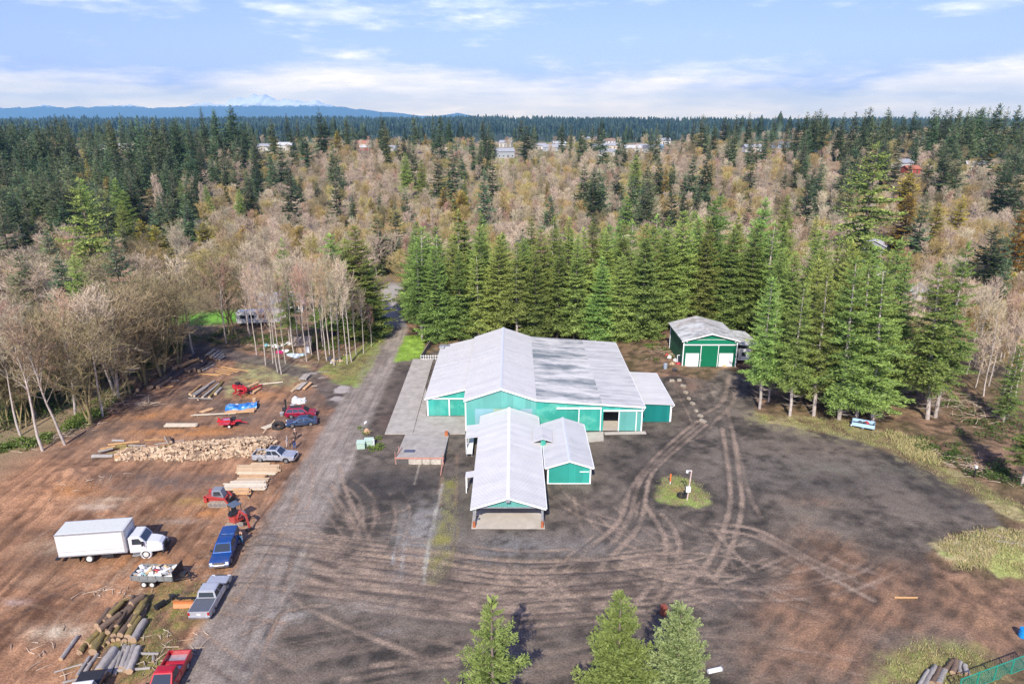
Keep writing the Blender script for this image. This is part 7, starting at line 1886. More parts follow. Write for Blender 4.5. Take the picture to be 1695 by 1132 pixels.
m = MB(); m.box((.55, .1, 1.15), (.6, .6, .5)); m.tube((.3, -.35, 1.0), (.3, -.35, 1.5), .16); m.build('engine', M_DARKSTEEL, sp, bevel=.05)
m = MB(); m.tube((-.9, 0, 1.12), (.9, 0, 1.12), .1); m.build('hydraulic_ram', M_CHROME, sp)
for s in (-1, 1): wheel(sp, .1, s * .95, .3, .18, M_RIMW)
pb = empty('plough_blade', (G(305, 1003).x, G(305, 1003).y, Zs(G(305, 1003).x, G(305, 1003).y)), R(2), 'orange plough blade lying beside the pale grey pickup', 'plough blade')
m = MB(); m.extrude([(-.25, 0), (.0, .0), (.1, .3), (.05, .62), (-.1, .8), (-.16, .8), (-.02, .55), (.0, .3)], 'x', -1.0, 1.0); m.build('blade', mat('plough_orange', (.55, .20, .07), rough=.6, var=.1), pb)
m = MB(); m.bar((-.6, .2, .4), (-.5, 1.0, .25), .12); m.bar((.6, .2, .4), (.5, 1.0, .25), .12); m.bar((-.9, .9, .3), (.9, .9, .3), .14); m.build('mount_frame', M_DARKSTEEL, pb)
ag = empty('auger', (G(266, 1004).x, G(266, 1004).y, Zs(G(266, 1004).x, G(266, 1004).y)), R(60), 'black earth auger attachment lying left of the orange plough blade', 'auger')
m = MB(); m.tube((-.5, 0, .3), (1.1, 0, .3), .06);
for k in range(9): m.tube((-.5 + k * .12, 0, .3), (-.46 + k * .12, 0, .3), .3, n=16)
m.build('screw', M_PLAST, ag)
m = MB(); m.box((1.35, 0, .3), (.5, .4, .4)); m.bar((1.4, -.7, .3), (1.4, .7, .3), .12); m.build('drive_head', M_DARKSTEEL, ag, bevel=.03)
# ------------------------------------------------------------------ logs, boards, firewood
M_LOGB = mat('brown_bark', (.17, .115, .08), rough=.95, var=.35, scale=5, bump=.8, bscale=14, obj_var=.25)
M_LOGG = mat('grey_bark', (.36, .33, .30), rough=.95, var=.3, scale=5, bump=.6, bscale=14, obj_var=.15, dirt=(.14, .11, .08), dirt_amt=.6)
M_LOGM = mat('mossy_log_bark', (.20, .155, .07), rough=.95, var=.35, scale=4, bump=.8, bscale=12, obj_var=.2, dirt=(.36, .25, .035), dirt_amt=.95)
M_LOGD = mat('dark_bark', (.085, .065, .06), rough=.95, var=.35, scale=5, bump=.8, bscale=14, obj_var=.25)
M_LOGO = mat('peeled_orange_log', (.46, .27, .12), rough=.9, var=.25, scale=4, obj_var=.15)
M_CUT = mat('sawn_end', (.40, .275, .17), rough=.9, var=.2, scale=8, obj_var=.15)
M_CUTP = mat('pale_sawn_end', (.52, .39, .255), rough=.9, var=.15, scale=8, obj_var=.1)
LOG_MESH = {}
def log_mesh(mt, cut, k):
 key = (mt.name, cut.name, k)
 if key in LOG_MESH: return LOG_MESH[key]
 r = np.random.default_rng(hash((mt.name, k)) % 1000 if False else (len(mt.name) * 31 + k))
 n, L = 14, 9
 xs = np.linspace(-.5, .5, L); V = []; Fq = []
 bend = np.cumsum(r.normal(0, .10, (L, 2)), 0); bend -= np.linspace(0, 1, L)[:, None] * bend[-1]
 for i, x_ in enumerate(xs):
  f = 1.08 - .16 * (x_ + .5)
  for j in range(n):
   a = 2 * PI * j / n
   rr = f * (1 + r.normal(0, .045) + .07 * math.sin(3 * a + k) + (.22 if r.random() < .02 else 0))
   V.append((x_, bend[i, 0] + rr * math.cos(a), bend[i, 1] + rr * math.sin(a)))
 for i in range(L - 1):
  for j in range(n): Fq.append((i * n + j, i * n + (j + 1) % n, (i + 1) * n + (j + 1) % n, (i + 1) * n + j))
 me = bpy.data.meshes.new('log'); me.from_pydata(V, [], Fq + [tuple(range(n - 1, -1, -1)), tuple(range((L - 1) * n, L * n))])
 me.materials.append(mt); me.materials.append(cut)
 mi = [0] * len(Fq) + [1, 1]; me.polygons.foreach_set('material_index', mi); me.polygons.foreach_set('use_smooth', [True] * len(Fq) + [False, False]); me.update()
 LOG_MESH[key] = me
 return me
NLOG = [0]
def log(p, q, r, mt, label, group, z=None, cut=None, z1=None, name='log', cat='log'):
 a = G(*p, r); b = G(*q, r)
 za = (Zs(a.x, a.y) + r * .92) if z is None else z + Zs(a.x, a.y)
 zb = (Zs(b.x, b.y) + r * .92) if z is None else (z if z1 is None else z1) + Zs(b.x, b.y)
 if z is not None: a = G(*p, z); b = G(*q, z if z1 is None else z1)
 a.z, b.z = za, zb
 d = b - a
 NLOG[0] += 1
 o = bpy.data.objects.new(name, log_mesh(mt, cut or M_CUT, NLOG[0] % 4)); link(o)
 o.rotation_mode = 'QUATERNION'
 o.rotation_quaternion = d.to_track_quat('X', 'Z') @ Quaternion((1, 0, 0), NLOG[0] * 1.7)
 o.location = (a + b) / 2; o.scale = (d.length, r, r)
 return tag(o, label, cat, group)
zA = lambda a, b: (60 + a / 4.985, 940 + b / 4.985)
zB = lambda a, b: (220 + a / 8.085, 550 + b / 8.085)
LA = [((515, 495), (690, 372), .34, M_LOGB, .95, 'fat bark-covered log lying slantwise on top of the mossy log pile'), ((555, 435), (668, 285), .27, M_LOGB, None, 'dark log at the upper left of the mossy pile'), ((598, 385), (716, 275), .30, M_LOGM, .55, 'yellow mossy log at the top left of the pile'),
      ((715, 385), (825, 290), .42, M_LOGB, .55, 'thick grey-brown log at the top of the mossy pile'), ((835, 385), (905, 235), .46, M_LOGM, None, 'thickest mossy log, at the upper right of the pile'), ((780, 295), (880, 225), .36, M_LOGB, .9, 'short stub lying across the top of the mossy pile'),
      ((410, 615), (512, 515), .32, M_LOGM, None, 'short mossy log at the left flank of the pile'), ((350, 690), (402, 622), .28, M_LOGM, None, 'stubby mossy log, lowest at the left of the pile'), ((465, 690), (552, 535), .38, M_LOGM, None, 'long mossy log at the front left of the pile'), ((450, 640), (520, 560), .22, M_LOGM, .2, 'thin mossy log wedged between two thicker ones'),
      ((588, 528), (642, 455), .27, M_LOGB, .55, 'brown log behind the front row of the mossy pile'), ((632, 548), (716, 412), .29, M_LOGM, .5, 'curved mossy log in the middle of the pile'), ((688, 545), (802, 392), .33, M_LOGB, .55, 'brown log with a pale sawn end in the middle of the pile'), ((755, 565), (850, 405), .33, M_LOGM, .5, 'bright mossy log second from the right in the pile'), ((798, 590), (895, 430), .42, M_LOGG, None, 'grey log with a wide orange sawn end, rightmost of the mossy pile'),
      ((588, 608), (650, 500), .22, M_LOGB, None, 'low log under the curved mossy one'), ((630, 592), (700, 480), .24, M_LOGB, None, 'low log under the pile, second from its left'), ((672, 585), (740, 480), .23, M_LOGB, None, 'low log under the pile, in its middle'), ((725, 600), (800, 470), .26, M_LOGB, None, 'low log with a pink sawn end under the bright mossy one')]
for p, q, r_, mt, z, lb in LA: log(zA(*p), zA(*q), r_ * .84, mt, lb, 'mossy logs piled below the junk trailer', z)
for i, (p, q, r_, mt, z) in enumerate([((495, 470), (600, 330), .2, M_LOGB, .3), ((640, 330), (745, 260), .2, M_LOGM, .3), ((745, 350), (800, 230), .22, M_LOGB, None), ((570, 480), (660, 380), .2, M_LOGM, .2), ((850, 430), (915, 290), .22, M_LOGB, None), ((540, 640), (600, 540), .17, M_LOGM, None), ((660, 470), (740, 350), .2, M_LOGB, .75), ((770, 470), (850, 350), .2, M_LOGM, .8)]):
 log(zA(*p), zA(*q), r_, mt, 'slim log wedged between the thick ones of the mossy pile', 'slim logs in the mossy pile', z)
LB = [((335, 892), (440, 730), .15, M_LOGG, 'thin grey pole, first from the left in the grey row'), ((368, 912), (502, 700), .17, M_LOGG, 'grey pole, second from the left in the grey row'), ((460, 872), (620, 655), .24, M_LOGB, 'brownish log, third in the grey row'), ((525, 862), (645, 668), .42, M_LOGG, 'thickest grey log with an orange sawn end in the grey row'), ((590, 868), (682, 690), .22, M_LOGG, 'grey log right of the thickest one'), ((668, 820), (722, 640), .16, M_LOGG, 'slim grey log in the middle of the grey row'), ((640, 880), (735, 630), .15, M_LOGG, 'thin grey pole crossing under the middle of the grey row'), ((700, 830), (762, 650), .22, M_LOGG, 'grey log, third from the right in the grey row'), ((735, 842), (808, 638), .25, M_LOGG, 'grey log, second from the right in the grey row'), ((768, 852), (845, 650), .28, M_LOGG, 'speckled grey log, rightmost in the grey row'),
      ((200, 750), (338, 560), .17, M_LOGG, 'single grey post lying alone on the dirt left of the piles'), ((850, 707), (1010, 698), .12, M_LOGG, 'pale pole lying crosswise right of the grey row'), ((640, 845), (942, 820), .12, M_LOGG, 'long pale pole under the front of the grey row'), ((150, 862), (382, 788), .07, M_LOGG, 'thin stick lying left of the grey row'), ((960, 770), (965, 690), .10, M_LOGG, 'short upright-lying stake at the right of the grey row'), ((220, 945), (420, 890), .10, M_LOGG, 'pale pole at the very bottom left of the grey row')]
for p, q, r_, mt, lb in LB: log(zA(*p), zA(*q), r_, mt, lb, 'grey logs laid in a row', None)
LC = [((60, 768), (198, 650), .33, M_LOGB, None, 'reddish brown log lying alone at the left end of the upper log stack'), ((212, 748), (415, 600), .36, M_LOGB, None, 'long log with a pale sawn end at the left of the upper stack'), ((245, 738), (430, 612), .33, M_LOGB, .5, 'log resting against the long one with the pale end'), ((338, 730), (482, 640), .36, M_LOGB, None, 'log with a round cream sawn end, third from the left'),
      ((420, 625), (530, 520), .3, M_LOGD, .5, 'dark log in the purple-brown middle of the upper stack'), ((455, 620), (565, 510), .28, M_LOGD, None, 'dark log, second in the purple-brown middle of the upper stack'), ((505, 612), (640, 510), .27, M_LOGD, .4, 'dark log, third in the purple-brown middle of the upper stack'), ((540, 600), (680, 505), .27, M_LOGD, None, 'dark log, fourth in the purple-brown middle of the upper stack'),
      ((635, 460), (860, 368), .36, M_LOGO, .55, 'peeled orange log on top of the upper stack'), ((550, 500), (600, 455), .36, M_LOGO, None, 'short round with orange bark beside the peeled log'), ((700, 505), (880, 405), .3, M_LOGB, None, 'brown log with an orange end under the peeled log'), ((745, 520), (900, 425), .26, M_LOGB, .35, 'brown log ending in a ragged orange face'), ((820, 495), (990, 395), .33, M_LOGD, None, 'dark log with a bright orange end in the upper stack'), ((880, 515), (1060, 405), .33, M_LOGD, None, 'dark log with the second bright orange end in the upper stack'), ((930, 515), (1085, 430), .2, M_LOGG, None, 'thin grey log at the right foot of the upper stack'),
      ((738, 368), (862, 288), .27, M_LOGD, None, 'dark log at the back of the upper stack'), ((800, 372), (925, 268), .25, M_LOGD, .45, 'dark log at the back of the upper stack, second'), ((865, 345), (990, 248), .25, M_LOGD, None, 'near-black log in the raised end of the upper stack, first'), ((890, 375), (1040, 245), .25, M_LOGD, .45, 'near-black log in the raised end of the upper stack, second'), ((925, 378), (1080, 220), .24, M_LOGD, .9, 'near-black log on the very top of the raised end'), ((985, 315), (1095, 232), .24, M_LOGG, .85, 'grey barked log near the top of the raised end'), ((1040, 330), (1150, 250), .25, M_LOGG, .5, 'grey barked log, fourth from the right at the raised end'), ((1085, 352), (1190, 268), .25, M_LOGG, None, 'grey barked log, third from the right at the raised end'), ((1118, 372), (1212, 288), .25, M_LOGG, None, 'grey barked log, second from the right at the raised end'), ((1155, 380), (1222, 320), .24, M_LOGG, None, 'shortest grey barked log, rightmost at the raised end')]
for p, q, r_, mt, z, lb in LC: log(zB(*p), zB(*q), r_, mt, lb, 'logs stacked along the trees', z)
LD = [((1130, 452), (1560, 522), .10, 'longest of the peeled orange poles, pointing to the road'), ((1190, 492), (1400, 532), .11, 'peeled orange pole in the middle of the fan'), ((1150, 512), (1340, 546), .11, 'peeled orange pole below the middle one'), ((1140, 535), (1310, 562), .11, 'lower peeled orange pole in the fan'), ((880, 562), (1190, 570), .13, 'pale peeled pole lying level at the front of the fan'), ((900, 555), (1150, 585), .12, 'peeled pole beneath the level one'), ((1260, 480), (1420, 520), .10, 'short peeled pole at the upper right of the fan'), ((1110, 520), (1290, 568), .11, 'peeled pole crossing the base of the fan')]
for p, q, r_, lb in LD: log(zB(*p), zB(*q), r_, M_LOGO, lb, 'peeled poles fanned out on the ground', None, cut=M_CUTP, name='pole', cat='pole')
LE = [((758, 828), (908, 700), .20, M_LOGO, 'pinkish log at the left of the loose middle row'), ((780, 850), (1095, 655), .17, M_LOGG, 'longest pale log in the loose middle row'), ((820, 862), (1010, 715), .19, M_LOGG, 'pale log next to the longest one'), ((930, 872), (1150, 690), .19, M_LOGG, 'greenish grey log in the loose middle row'), ((1020, 872), (1205, 665), .22, M_LOGM, 'bright green mossy log in the loose middle row'), ((1100, 822), (1185, 745), .25, M_LOGG, 'short fat grey log at the right of the loose middle row'), ((745, 882), (1070, 890), .11, M_LOGG, 'pale rail lying under the front of the loose middle row'), ((870, 900), (905, 835), .14, M_LOGB, 'brown stump piece standing in front of the loose middle row'), ((380, 735), (535, 712), .10, M_LOGO, 'pale slab lying right of the first logs'), ((490, 655), (610, 638), .09, M_LOGG, 'thin pale stick right of the dark logs')]
for p, q, r_, mt, lb in LE: log(zB(*p), zB(*q), r_, mt, lb, 'loose logs on the upper dirt', None, cut=M_CUTP)
zC = lambda a, b: (140 + a / 8.475, 670 + b / 8.475)
LF = [((110, 735), (400, 715), .28, M_LOGG, None, 'white barked log at the front left of the slab heap'), ((330, 560), (770, 500), .13, M_LOGO, .9, 'long orange slab on top of the slab heap'), ((390, 505), (560, 500), .16, M_LOGG, .9, 'grey slab at the back of the slab heap'), ((610, 560), (860, 562), .13, M_LOGG, .4, 'grey pole poking right out of the slab heap'), ((660, 590), (800, 620), .16, M_LOGG, .4, 'slanting grey slab at the right of the slab heap'), ((370, 600), (590, 560), .28, M_LOGM, .5, 'log with an orange sawn end in the slab heap'), ((500, 620), (670, 600), .26, M_LOGM, .45, 'log with a yellow sawn end in the slab heap'), ((320, 690), (490, 660), .27, M_LOGM, .35, 'log with a round yellow end low in the slab heap'), ((480, 670), (700, 690), .20, M_LOGG, None, 'grey slab at the foot of the slab heap'), ((640, 680), (780, 640), .22, M_LOGG, .3, 'grey slab leaning on the firewood'), ((190, 660), (400, 610), .14, M_LOGG, .5, 'thin slab sticking out left of the slab heap'), ((220, 630), (430, 580), .14, M_LOGO, .7, 'pinkish slab sticking out left of the slab heap'), ((420, 740), (550, 720), .25, M_LOGO, None, 'short orange round at the front of the slab heap'),
      ((840, 485), (1130, 482), .10, M_LOGO, None, 'pinkish rail lying behind the firewood heap'), ((975, 545), (1400, 490), .10, M_LOGG, None, 'grey rail slanting behind the firewood heap'), ((1010, 600), (1340, 540), .16, M_LOGM, .6, 'mossy branch lying along the top of the firewood heap'), ((1120, 440), (1170, 540), .08, M_LOGG, .5, 'grey stake poking up behind the firewood heap'), ((1180, 460), (1210, 520), .25, M_LOGB, .4, 'dark stump round behind the firewood heap')]
for p, q, r_, mt, z, lb in LF: log(zC(*p), zC(*q), r_, mt, lb, 'slabs and poles beside the firewood heap', z, cut=M_CUTP)
M_BRD = mat('milled_board', (.56, .405, .25), rough=.8, var=.12, scale=3, obj_var=.14)
M_BRDP = mat('pale_milled_board', (.62, .53, .40), rough=.8, var=.12, scale=3, obj_var=.10)
M_BRDG = mat('weathered_board', (.40, .36, .31), rough=.85, var=.2, scale=3, obj_var=.15)
M_BRDR = mat('orange_milled_board', (.58, .36, .19), rough=.8, var=.15, scale=3, obj_var=.15)
def board(p, q, w, h, z, mt, label, group, jit=0.0):
 a = G(*p, z); b = G(*q, z)
 d = b - a
 m = MB(); m.span((-d.length / 2, -w / 2, 0), (d.length / 2, w / 2, h))
 o = m.build('board', mt)
 c = (a + b) / 2
 o.location = (c.x, c.y, Zs(c.x, c.y) + z); o.rotation_euler = (0, 0, math.atan2(d.y, d.x) + jit)
 return tag(o, label, 'board', group)
zD = lambda a, b: (320 + a / 8.085, 690 + b / 8.085)
rb = random.Random(9)
def bstack(p, q, nw, nh, w, h, mt, label, group, z=.18):
 a = G(*p); b = G(*q); d = (b - a).normalized(); s = Vector((-d.y, d.x, 0))
 for i in range(nh):
  for j in range(nw):
   off = s * (j - (nw - 1) / 2) * (w + .025) + d * rb.uniform(-.18, .18)
   c = (a + b) / 2 + off; L = (b - a).length * rb.uniform(.9, 1.02)
   m = MB(); m.span((-L / 2, -w / 2, 0), (L / 2, w / 2, h - .006)); o = m.build('board', mt)
   o.location = (c.x, c.y, Zs(c.x, c.y) + z + i * h); o.rotation_euler = (0, 0, math.atan2(d.y, d.x) + rb.uniform(-.012, .012))
   tag(o, label, 'board', group)
 for k in (-.35, .35):
  c = (a + b) / 2 + d * (b - a).length * k
  m = MB(); W_ = nw * (w + .03); m.span((-.06, -W_ / 2, 0), (.06, W_ / 2, z - .004)); o = m.build('bearer', M_WOODG); o.location = (c.x, c.y, Zs(c.x, c.y)); o.rotation_euler = (0, 0, math.atan2(d.y, d.x))
  tag(o, 'timber bearer under the ' + group, 'timber', 'bearers under ' + group)
bstack(zD(760, 640), zD(1030, 638), 2, 2, .24, .06, M_BRD, 'milled board of the short stack touching the silver pickup shadow', 'boards by the silver pickup')
bstack(zD(580, 690), zD(1165, 685), 3, 4, .26, .07, M_BRD, 'yellow milled board of the largest stack below the silver pickup', 'boards of the largest stack')
bstack(zD(572, 745), zD(1150, 740), 3, 4, .26, .07, M_BRD, 'milled board of the second stack below the silver pickup', 'boards of the second stack')
bstack(zD(575, 770), zD(1100, 775), 1, 3, .26, .07, M_BRDP, 'pale milled board of the narrow row in front of the second stack', 'boards of the narrow row')
bstack(zD(630, 812), zD(980, 808), 2, 3, .28, .08, M_BRDR, 'reddish milled board of the small middle stack', 'boards of the middle stack')
bstack(zD(575, 860), zD(1015, 862), 3, 3, .26, .07, M_BRD, 'milled board of the stack with dark ends in the middle', 'boards of the dark-ended stack')
bstack(zD(500, 910), zD(965, 905), 3, 3, .27, .07, M_BRDP, 'whitish milled board of the broad pale stack', 'boards of the broad pale stack')
bstack(zD(410, 960), zD(980, 960), 4, 4, .27, .07, M_BRDP, 'whitish milled board of the lowest long pale stack', 'boards of the long pale stack')
bstack(zD(530, 1025), zD(765, 1020), 3, 4, .30, .09, M_BRDR, 'thick pinkish board of the front stack near the skid steer', 'boards of the front stack')
log(zD(735, 1075), zD(790, 980), .12, M_LOGD, 'dark beam leaning on the front stack of boards', None, None, name='beam', cat='beam')
zE = lambda a, b: (370 + a / 9.417, 600 + b / 9.417)
bstack(zE(1235, 290), zE(1310, 215), 4, 4, .3, .08, M_BRDG, 'grey board of the small upper stack by the side path', 'boards by the side path')
bstack(zE(1060, 470), zE(1200, 340), 2, 2, .28, .07, M_BRD, 'tan board laid diagonally below the small upper stack', 'boards laid diagonally, tan')
bstack(zE(1150, 440), zE(1270, 325), 3, 2, .3, .07, M_BRDG, 'grey board in the middle of the diagonal set', 'boards laid diagonally, grey')
bstack(zE(1250, 440), zE(1370, 330), 2, 3, .26, .07, M_BRDR, 'orange board at the right of the diagonal set', 'boards laid diagonally, orange')
board(zE(555, 345), zE(925, 305), .3, .12, .05, M_BRDP, 'long pale beam running right from the red sawmill', None)
bstack(zE(440, 510), zE(560, 425), 2, 2, .28, .1, M_BRDR, 'short orange board beside the red sawmill', 'boards beside the sawmill')
board(zE(1370, 365), zE(1460, 355), .2, .06, .03, M_BRDP, 'short pale offcut at the right of the diagonal boards', None)
board(zE(620, 1090), zE(800, 890), .2, .06, .08, M_BRD, 'thin board leaning across the pallet next to the big tyre', None)
bstack(zE(610, 1045), zE(760, 990), 3, 2, .3, .06, M_BRDP, 'pale board of the low heap left of the big tyre', 'boards left of the big tyre')
bstack((274, 706), (328, 706), 3, 3, .3, .07, M_BRDP, 'white board of the lone stack on the upper dirt', 'boards of the lone white stack')
bstack(zB(780, 1128), zB(1380, 1100), 2, 1, .2, .08, M_BRDP, 'long pale rail lying in front of the blue tarp', 'rails before the blue tarp')
bstack(zB(910, 1095), zB(1060, 1040), 3, 2, .3, .08, M_BRDR, 'tan board of the little heap left of the blue tarp', 'boards left of the tarp')
bstack(zB(1240, 1085), zB(1640, 1060), 4, 4, .35, .08, M_BRDR, 'orange board stacked under the blue tarp', 'boards under the tarp')
def tarp():
 p0, p1 = G(374, 681), G(426, 675)
 d = (p1 - p0); L = d.length; rz = math.atan2(d.y, d.x)
 nx, ny = 44, 22
 V = []
 for j in range(ny):
  for i in range(nx):
   u = i / (nx - 1); v = j / (ny - 1)
   xx = (u - .5) * L; yy = (v - .35) * 3.2
   hz = .62 * float(sstep(1.5, .6, abs(yy))) * (0.45 + .55 * abs(math.sin(u * 6.6 + .5))) + .18 + .10 * float(fbm(np.array([u * 7]), np.array([v * 5]), 3, 5)[0]) * 2
   V.append((xx, yy + .25 * math.sin(u * 9), hz))
 F_ = [(j * nx + i, j * nx + i + 1, (j + 1) * nx + i + 1, (j + 1) * nx + i) for j in range(ny - 1) for i in range(nx - 1)]
 m = MB(); m._add(V, F_)
 mt, nt_, b_ = _nt('blue_tarp')
 tc_ = N(nt_, 'ShaderNodeTexCoord'); nz_ = N(nt_, 'ShaderNodeTexNoise', i_Scale=1.3, i_Detail=3.0); nt_.links.new(tc_.outputs['Object'], nz_.inputs['Vector'])
 rp_ = ramp(nt_, [(.40, (.015, .13, .45)), (.56, (.04, .26, .62)), (.66, (.55, .62, .70))]); nt_.links.new(nz_.outputs['Fac'], rp_.inputs['Fac']); nt_.links.new(rp_.outputs[0], b_.inputs['Base Color']); b_.inputs['Roughness'].default_value = .45  # whitish end of the ramp paints highlights into the blue
 o = m.build('tarp', mt, smooth=True); c = (p0 + p1) / 2; o.location = (c.x, c.y, Zs(c.x, c.y)); o.rotation_euler = (0, 0, rz)
 tag(o, 'crumpled blue tarp with painted white highlights, spread over boards', 'tarp')
tarp()
FW = []
for k in range(5):
 m = MB(); r_ = .10 + .018 * k; L = .50
 n = [3, 4, 3, 5, 4][k]
 pts = [(r_ * math.cos(a), r_ * math.sin(a)) for a in [2 * PI * j / n + .3 * k for j in range(n)]]
 m.m = 0; m.extrude(pts, 'x', -L / 2, L / 2)
 m.mi = [0] * n + [1, 1]
 me_o = m.build('split_log', [M_CUTP if k % 2 == 0 else M_CUT, [M_LOGB, M_CUT, M_CUT, M_LOGB, M_CUTP][k]])
 FW.append(me_o.data);
 for c_ in list(me_o.users_collection): c_.objects.unlink(me_o)
 bpy.data.objects.remove(me_o)
rf = random.Random(12)
heap = [(215, 757), (300, 752), (400, 748)]
pa, pb_, pc = G(212, 752), G(300, 750), G(418, 742)
def heap_h(x, y):
 best = 0
 for a, b, h0, w0 in ((pa, pb_, .75, 1.9), (pb_, pc, 1.35, 2.7)):
  e = b - a; t = max(0, min(1, ((x - a.x) * e.x + (y - a.y) * e.y) / (e.x ** 2 + e.y ** 2)))
  dd = math.hypot(x - a.x - t * e.x, y - a.y - t * e.y)
  best = max(best, h0 * max(0, 1 - (dd / w0) ** 1.6))
 return best
n = 0; tries = 0
hp = []
while n < 1500 and tries < 20000:
 tries += 1
 x_ = rf.uniform(pa.x - 2, pc.x + 2.0); y_ = rf.uniform(min(pa.y, pc.y) - 2.8, max(pa.y, pc.y) + 2.8)
 h_ = heap_h(x_, y_)
 if h_ <= .03: continue
 hp.append((x_, y_, h_)); n += 1
hp.sort(key=lambda t: -(t[2] - .10 * t[1]))
for i, (x_, y_, h_) in enumerate(hp[:300]):
 o = bpy.data.objects.new('split_log', rf.choice(FW)); link(o)
 o.location = (x_, y_, Zs(x_, y_) + h_ + .10); o.rotation_euler = (rf.uniform(0, 6.3), rf.uniform(-.6, .6), rf.uniform(0, 6.3)); s_ = rf.uniform(.8, 1.35); o.scale = (s_, s_, s_)
 tag(o, 'split piece of pale firewood lying on the long firewood heap', 'firewood', 'firewood on the long heap')
def heap_rest():
 V = []; F_ = []; MI = []
 for (x_, y_, h_) in hp[300:]:
  me = rf.choice(FW); M_ = Matrix.Translation((x_, y_, Zs(x_, y_) + h_ * rf.uniform(.55, 1.0) + .08)) @ Matrix.Rotation(rf.uniform(0, 6.3), 4, 'Z') @ Matrix.Rotation(rf.uniform(-.6, .6), 4, 'Y') @ Matrix.Rotation(rf.uniform(0, 6.3), 4, 'X') @ Matrix.Scale(rf.uniform(.85, 1.4), 4)
  n_ = len(V); V += [tuple(M_ @ v.co) for v in me.vertices]; F_ += [tuple(i + n_ for i in p.vertices) for p in me.polygons]; MI += [0 if me.materials[p.material_index] in (M_CUTP,) else (1 if me.materials[p.material_index] is M_CUT else 2) for p in me.polygons]
 nx, ny = 60, 24
 n_ = len(V)
 xs_ = np.linspace(pa.x - 2, pc.x + 2, nx); ys_ = np.linspace(min(pa.y, pc.y) - 2.8, max(pa.y, pc.y) + 2.8, ny)
 for yy in ys_:
  for xx in xs_: V.append((xx, yy, Zs(xx, yy) + heap_h(xx, yy) * .85 - .05))
 for j in range(ny - 1):
  for i in range(nx - 1): F_.append((n_ + j * nx + i, n_ + j * nx + i + 1, n_ + (j + 1) * nx + i + 1, n_ + (j + 1) * nx + i)); MI.append(2)
 me = bpy.data.meshes.new('firewood_heap'); me.from_pydata(V, [], F_)
 for mt in (M_CUTP, M_CUT, M_LOGB): me.materials.append(mt)
 me.polygons.foreach_set('material_index', MI); me.update()
 o = bpy.data.objects.new('firewood_heap', me); link(o); tag(o, kind='stuff')
heap_rest()
log((407, 727), (424, 750), .13, M_CUTP, 'pale plank leaning down the right end of the firewood heap', None, .5, z1=.2, name='plank', cat='plank')
for k in range(60):
 p = G(rf.gauss(436, 11), rf.gauss(734, 4)); s_ = rf.uniform(.18, .42)
 o = bpy.data.objects.new('split_log', FW[rf.choice([1, 4, 2])]); link(o); o.location = (p.x, p.y, Zs(p.x, p.y) + rf.uniform(.08, .55)); o.rotation_euler = (rf.uniform(0, 6), rf.uniform(-.6, .6), rf.uniform(0, 6)); o.scale = (s_ * 3.2,) * 3
 tag(o, 'greyish split piece in the short heap behind the silver pickup', 'firewood', 'firewood in the short heap')
Rm = Matrix.Translation(r0.location) @ Matrix.Rotation(r0.rotation_euler.z, 4, 'Z')
for k in range(9):
 o = bpy.data.objects.new('log_round', log_mesh(M_LOGB, M_CUTP, k % 4)); link(o)
 o.matrix_world = Rm @ Matrix.Translation((-1.35 - .45 * (k % 3) - .1 * (k // 3), -.55 + .5 * (k // 3), .98 + .05 * (k % 2))) @ Matrix.Rotation(rf.uniform(0, 6), 4, 'Z') @ Matrix.Rotation(rf.choice([0, 1.57]), 4, 'Y') @ Matrix.Diagonal((.36, .2, .2, 1))
 tag(o, 'log round loaded in the open bed of the silver pickup', 'log round', 'log rounds in the pickup bed')
# ------------------------------------------------------------------ loose things about the yard
def spot(px, py): g = G(px, py); return (g.x, g.y, Zs(g.x, g.y))
def big_tyre(px, py, Rr, label, flat=False, tilt=0.0):
 m = MB(); m.torus((0, 0, Rr * .32), Rr * .70, Rr * .30, 'z', n=28, m=10, squash=1.05)
 for k in range(20):
  a = 2 * PI * k / 20; m.box((math.cos(a) * Rr * .96, math.sin(a) * Rr * .96, Rr * .32), (Rr * .12, Rr * .10, Rr * .45), rz=a + .3)
 o = m.build('tyre', M_TYRE, smooth=False); x, y, z = spot(px, py); o.location = (x, y, z); o.rotation_euler = (tilt, 0, .3)
 tag(o, label, 'tyre')
big_tyre(461, 708, .95, 'huge black tractor tyre lying beside the slate blue car', tilt=.35)
big_tyre(1128, 825, .6, 'black car tyre lying on the grass island below the lamp post')
g = spot(422, 668); s_ = empty('log_block', g, 0, 'upright yellowish chopping block near the blue tarp', 'log block')
m = MB(); m.tube((0, 0, 0), (0, 0, .95), .33, .30, n=14); m.build('block', M_LOGO, s_); m = MB(); m.tube((0, 0, .951), (0, 0, .96), .29, n=14); m.build('cut_face', M_CUTP, s_)
g = spot(474, 682); st_ = empty('stove_pipe', g, 0, 'black upright stove pipe behind the crimson car', 'pipe')
m = MB(); m.tube((0, 0, 0), (0, 0, 2.1), .14, n=12); m.tube((0, 0, 2.05), (0, 0, 2.2), .2, n=12); m.build('pipe', M_PLAST, st_); m = MB(); m.box((-.2, -.2, .45), (.6, .5, .9)); m.build('firebox', M_DARKSTEEL, st_, bevel=.05)
g = spot(467, 688); bk = empty('bucket', g, 0, 'pale grey bucket behind the tail of the crimson car', 'bucket')
m = MB(); m.tube((0, 0, 0), (0, 0, .55), .26, .32, n=16, cap=True); m.build('pail', M_GALV, bk); m = MB(); m.torus((0, 0, .55), .32, .02, 'z', n=16, m=6); m.build('rim', M_WTRIM, bk)
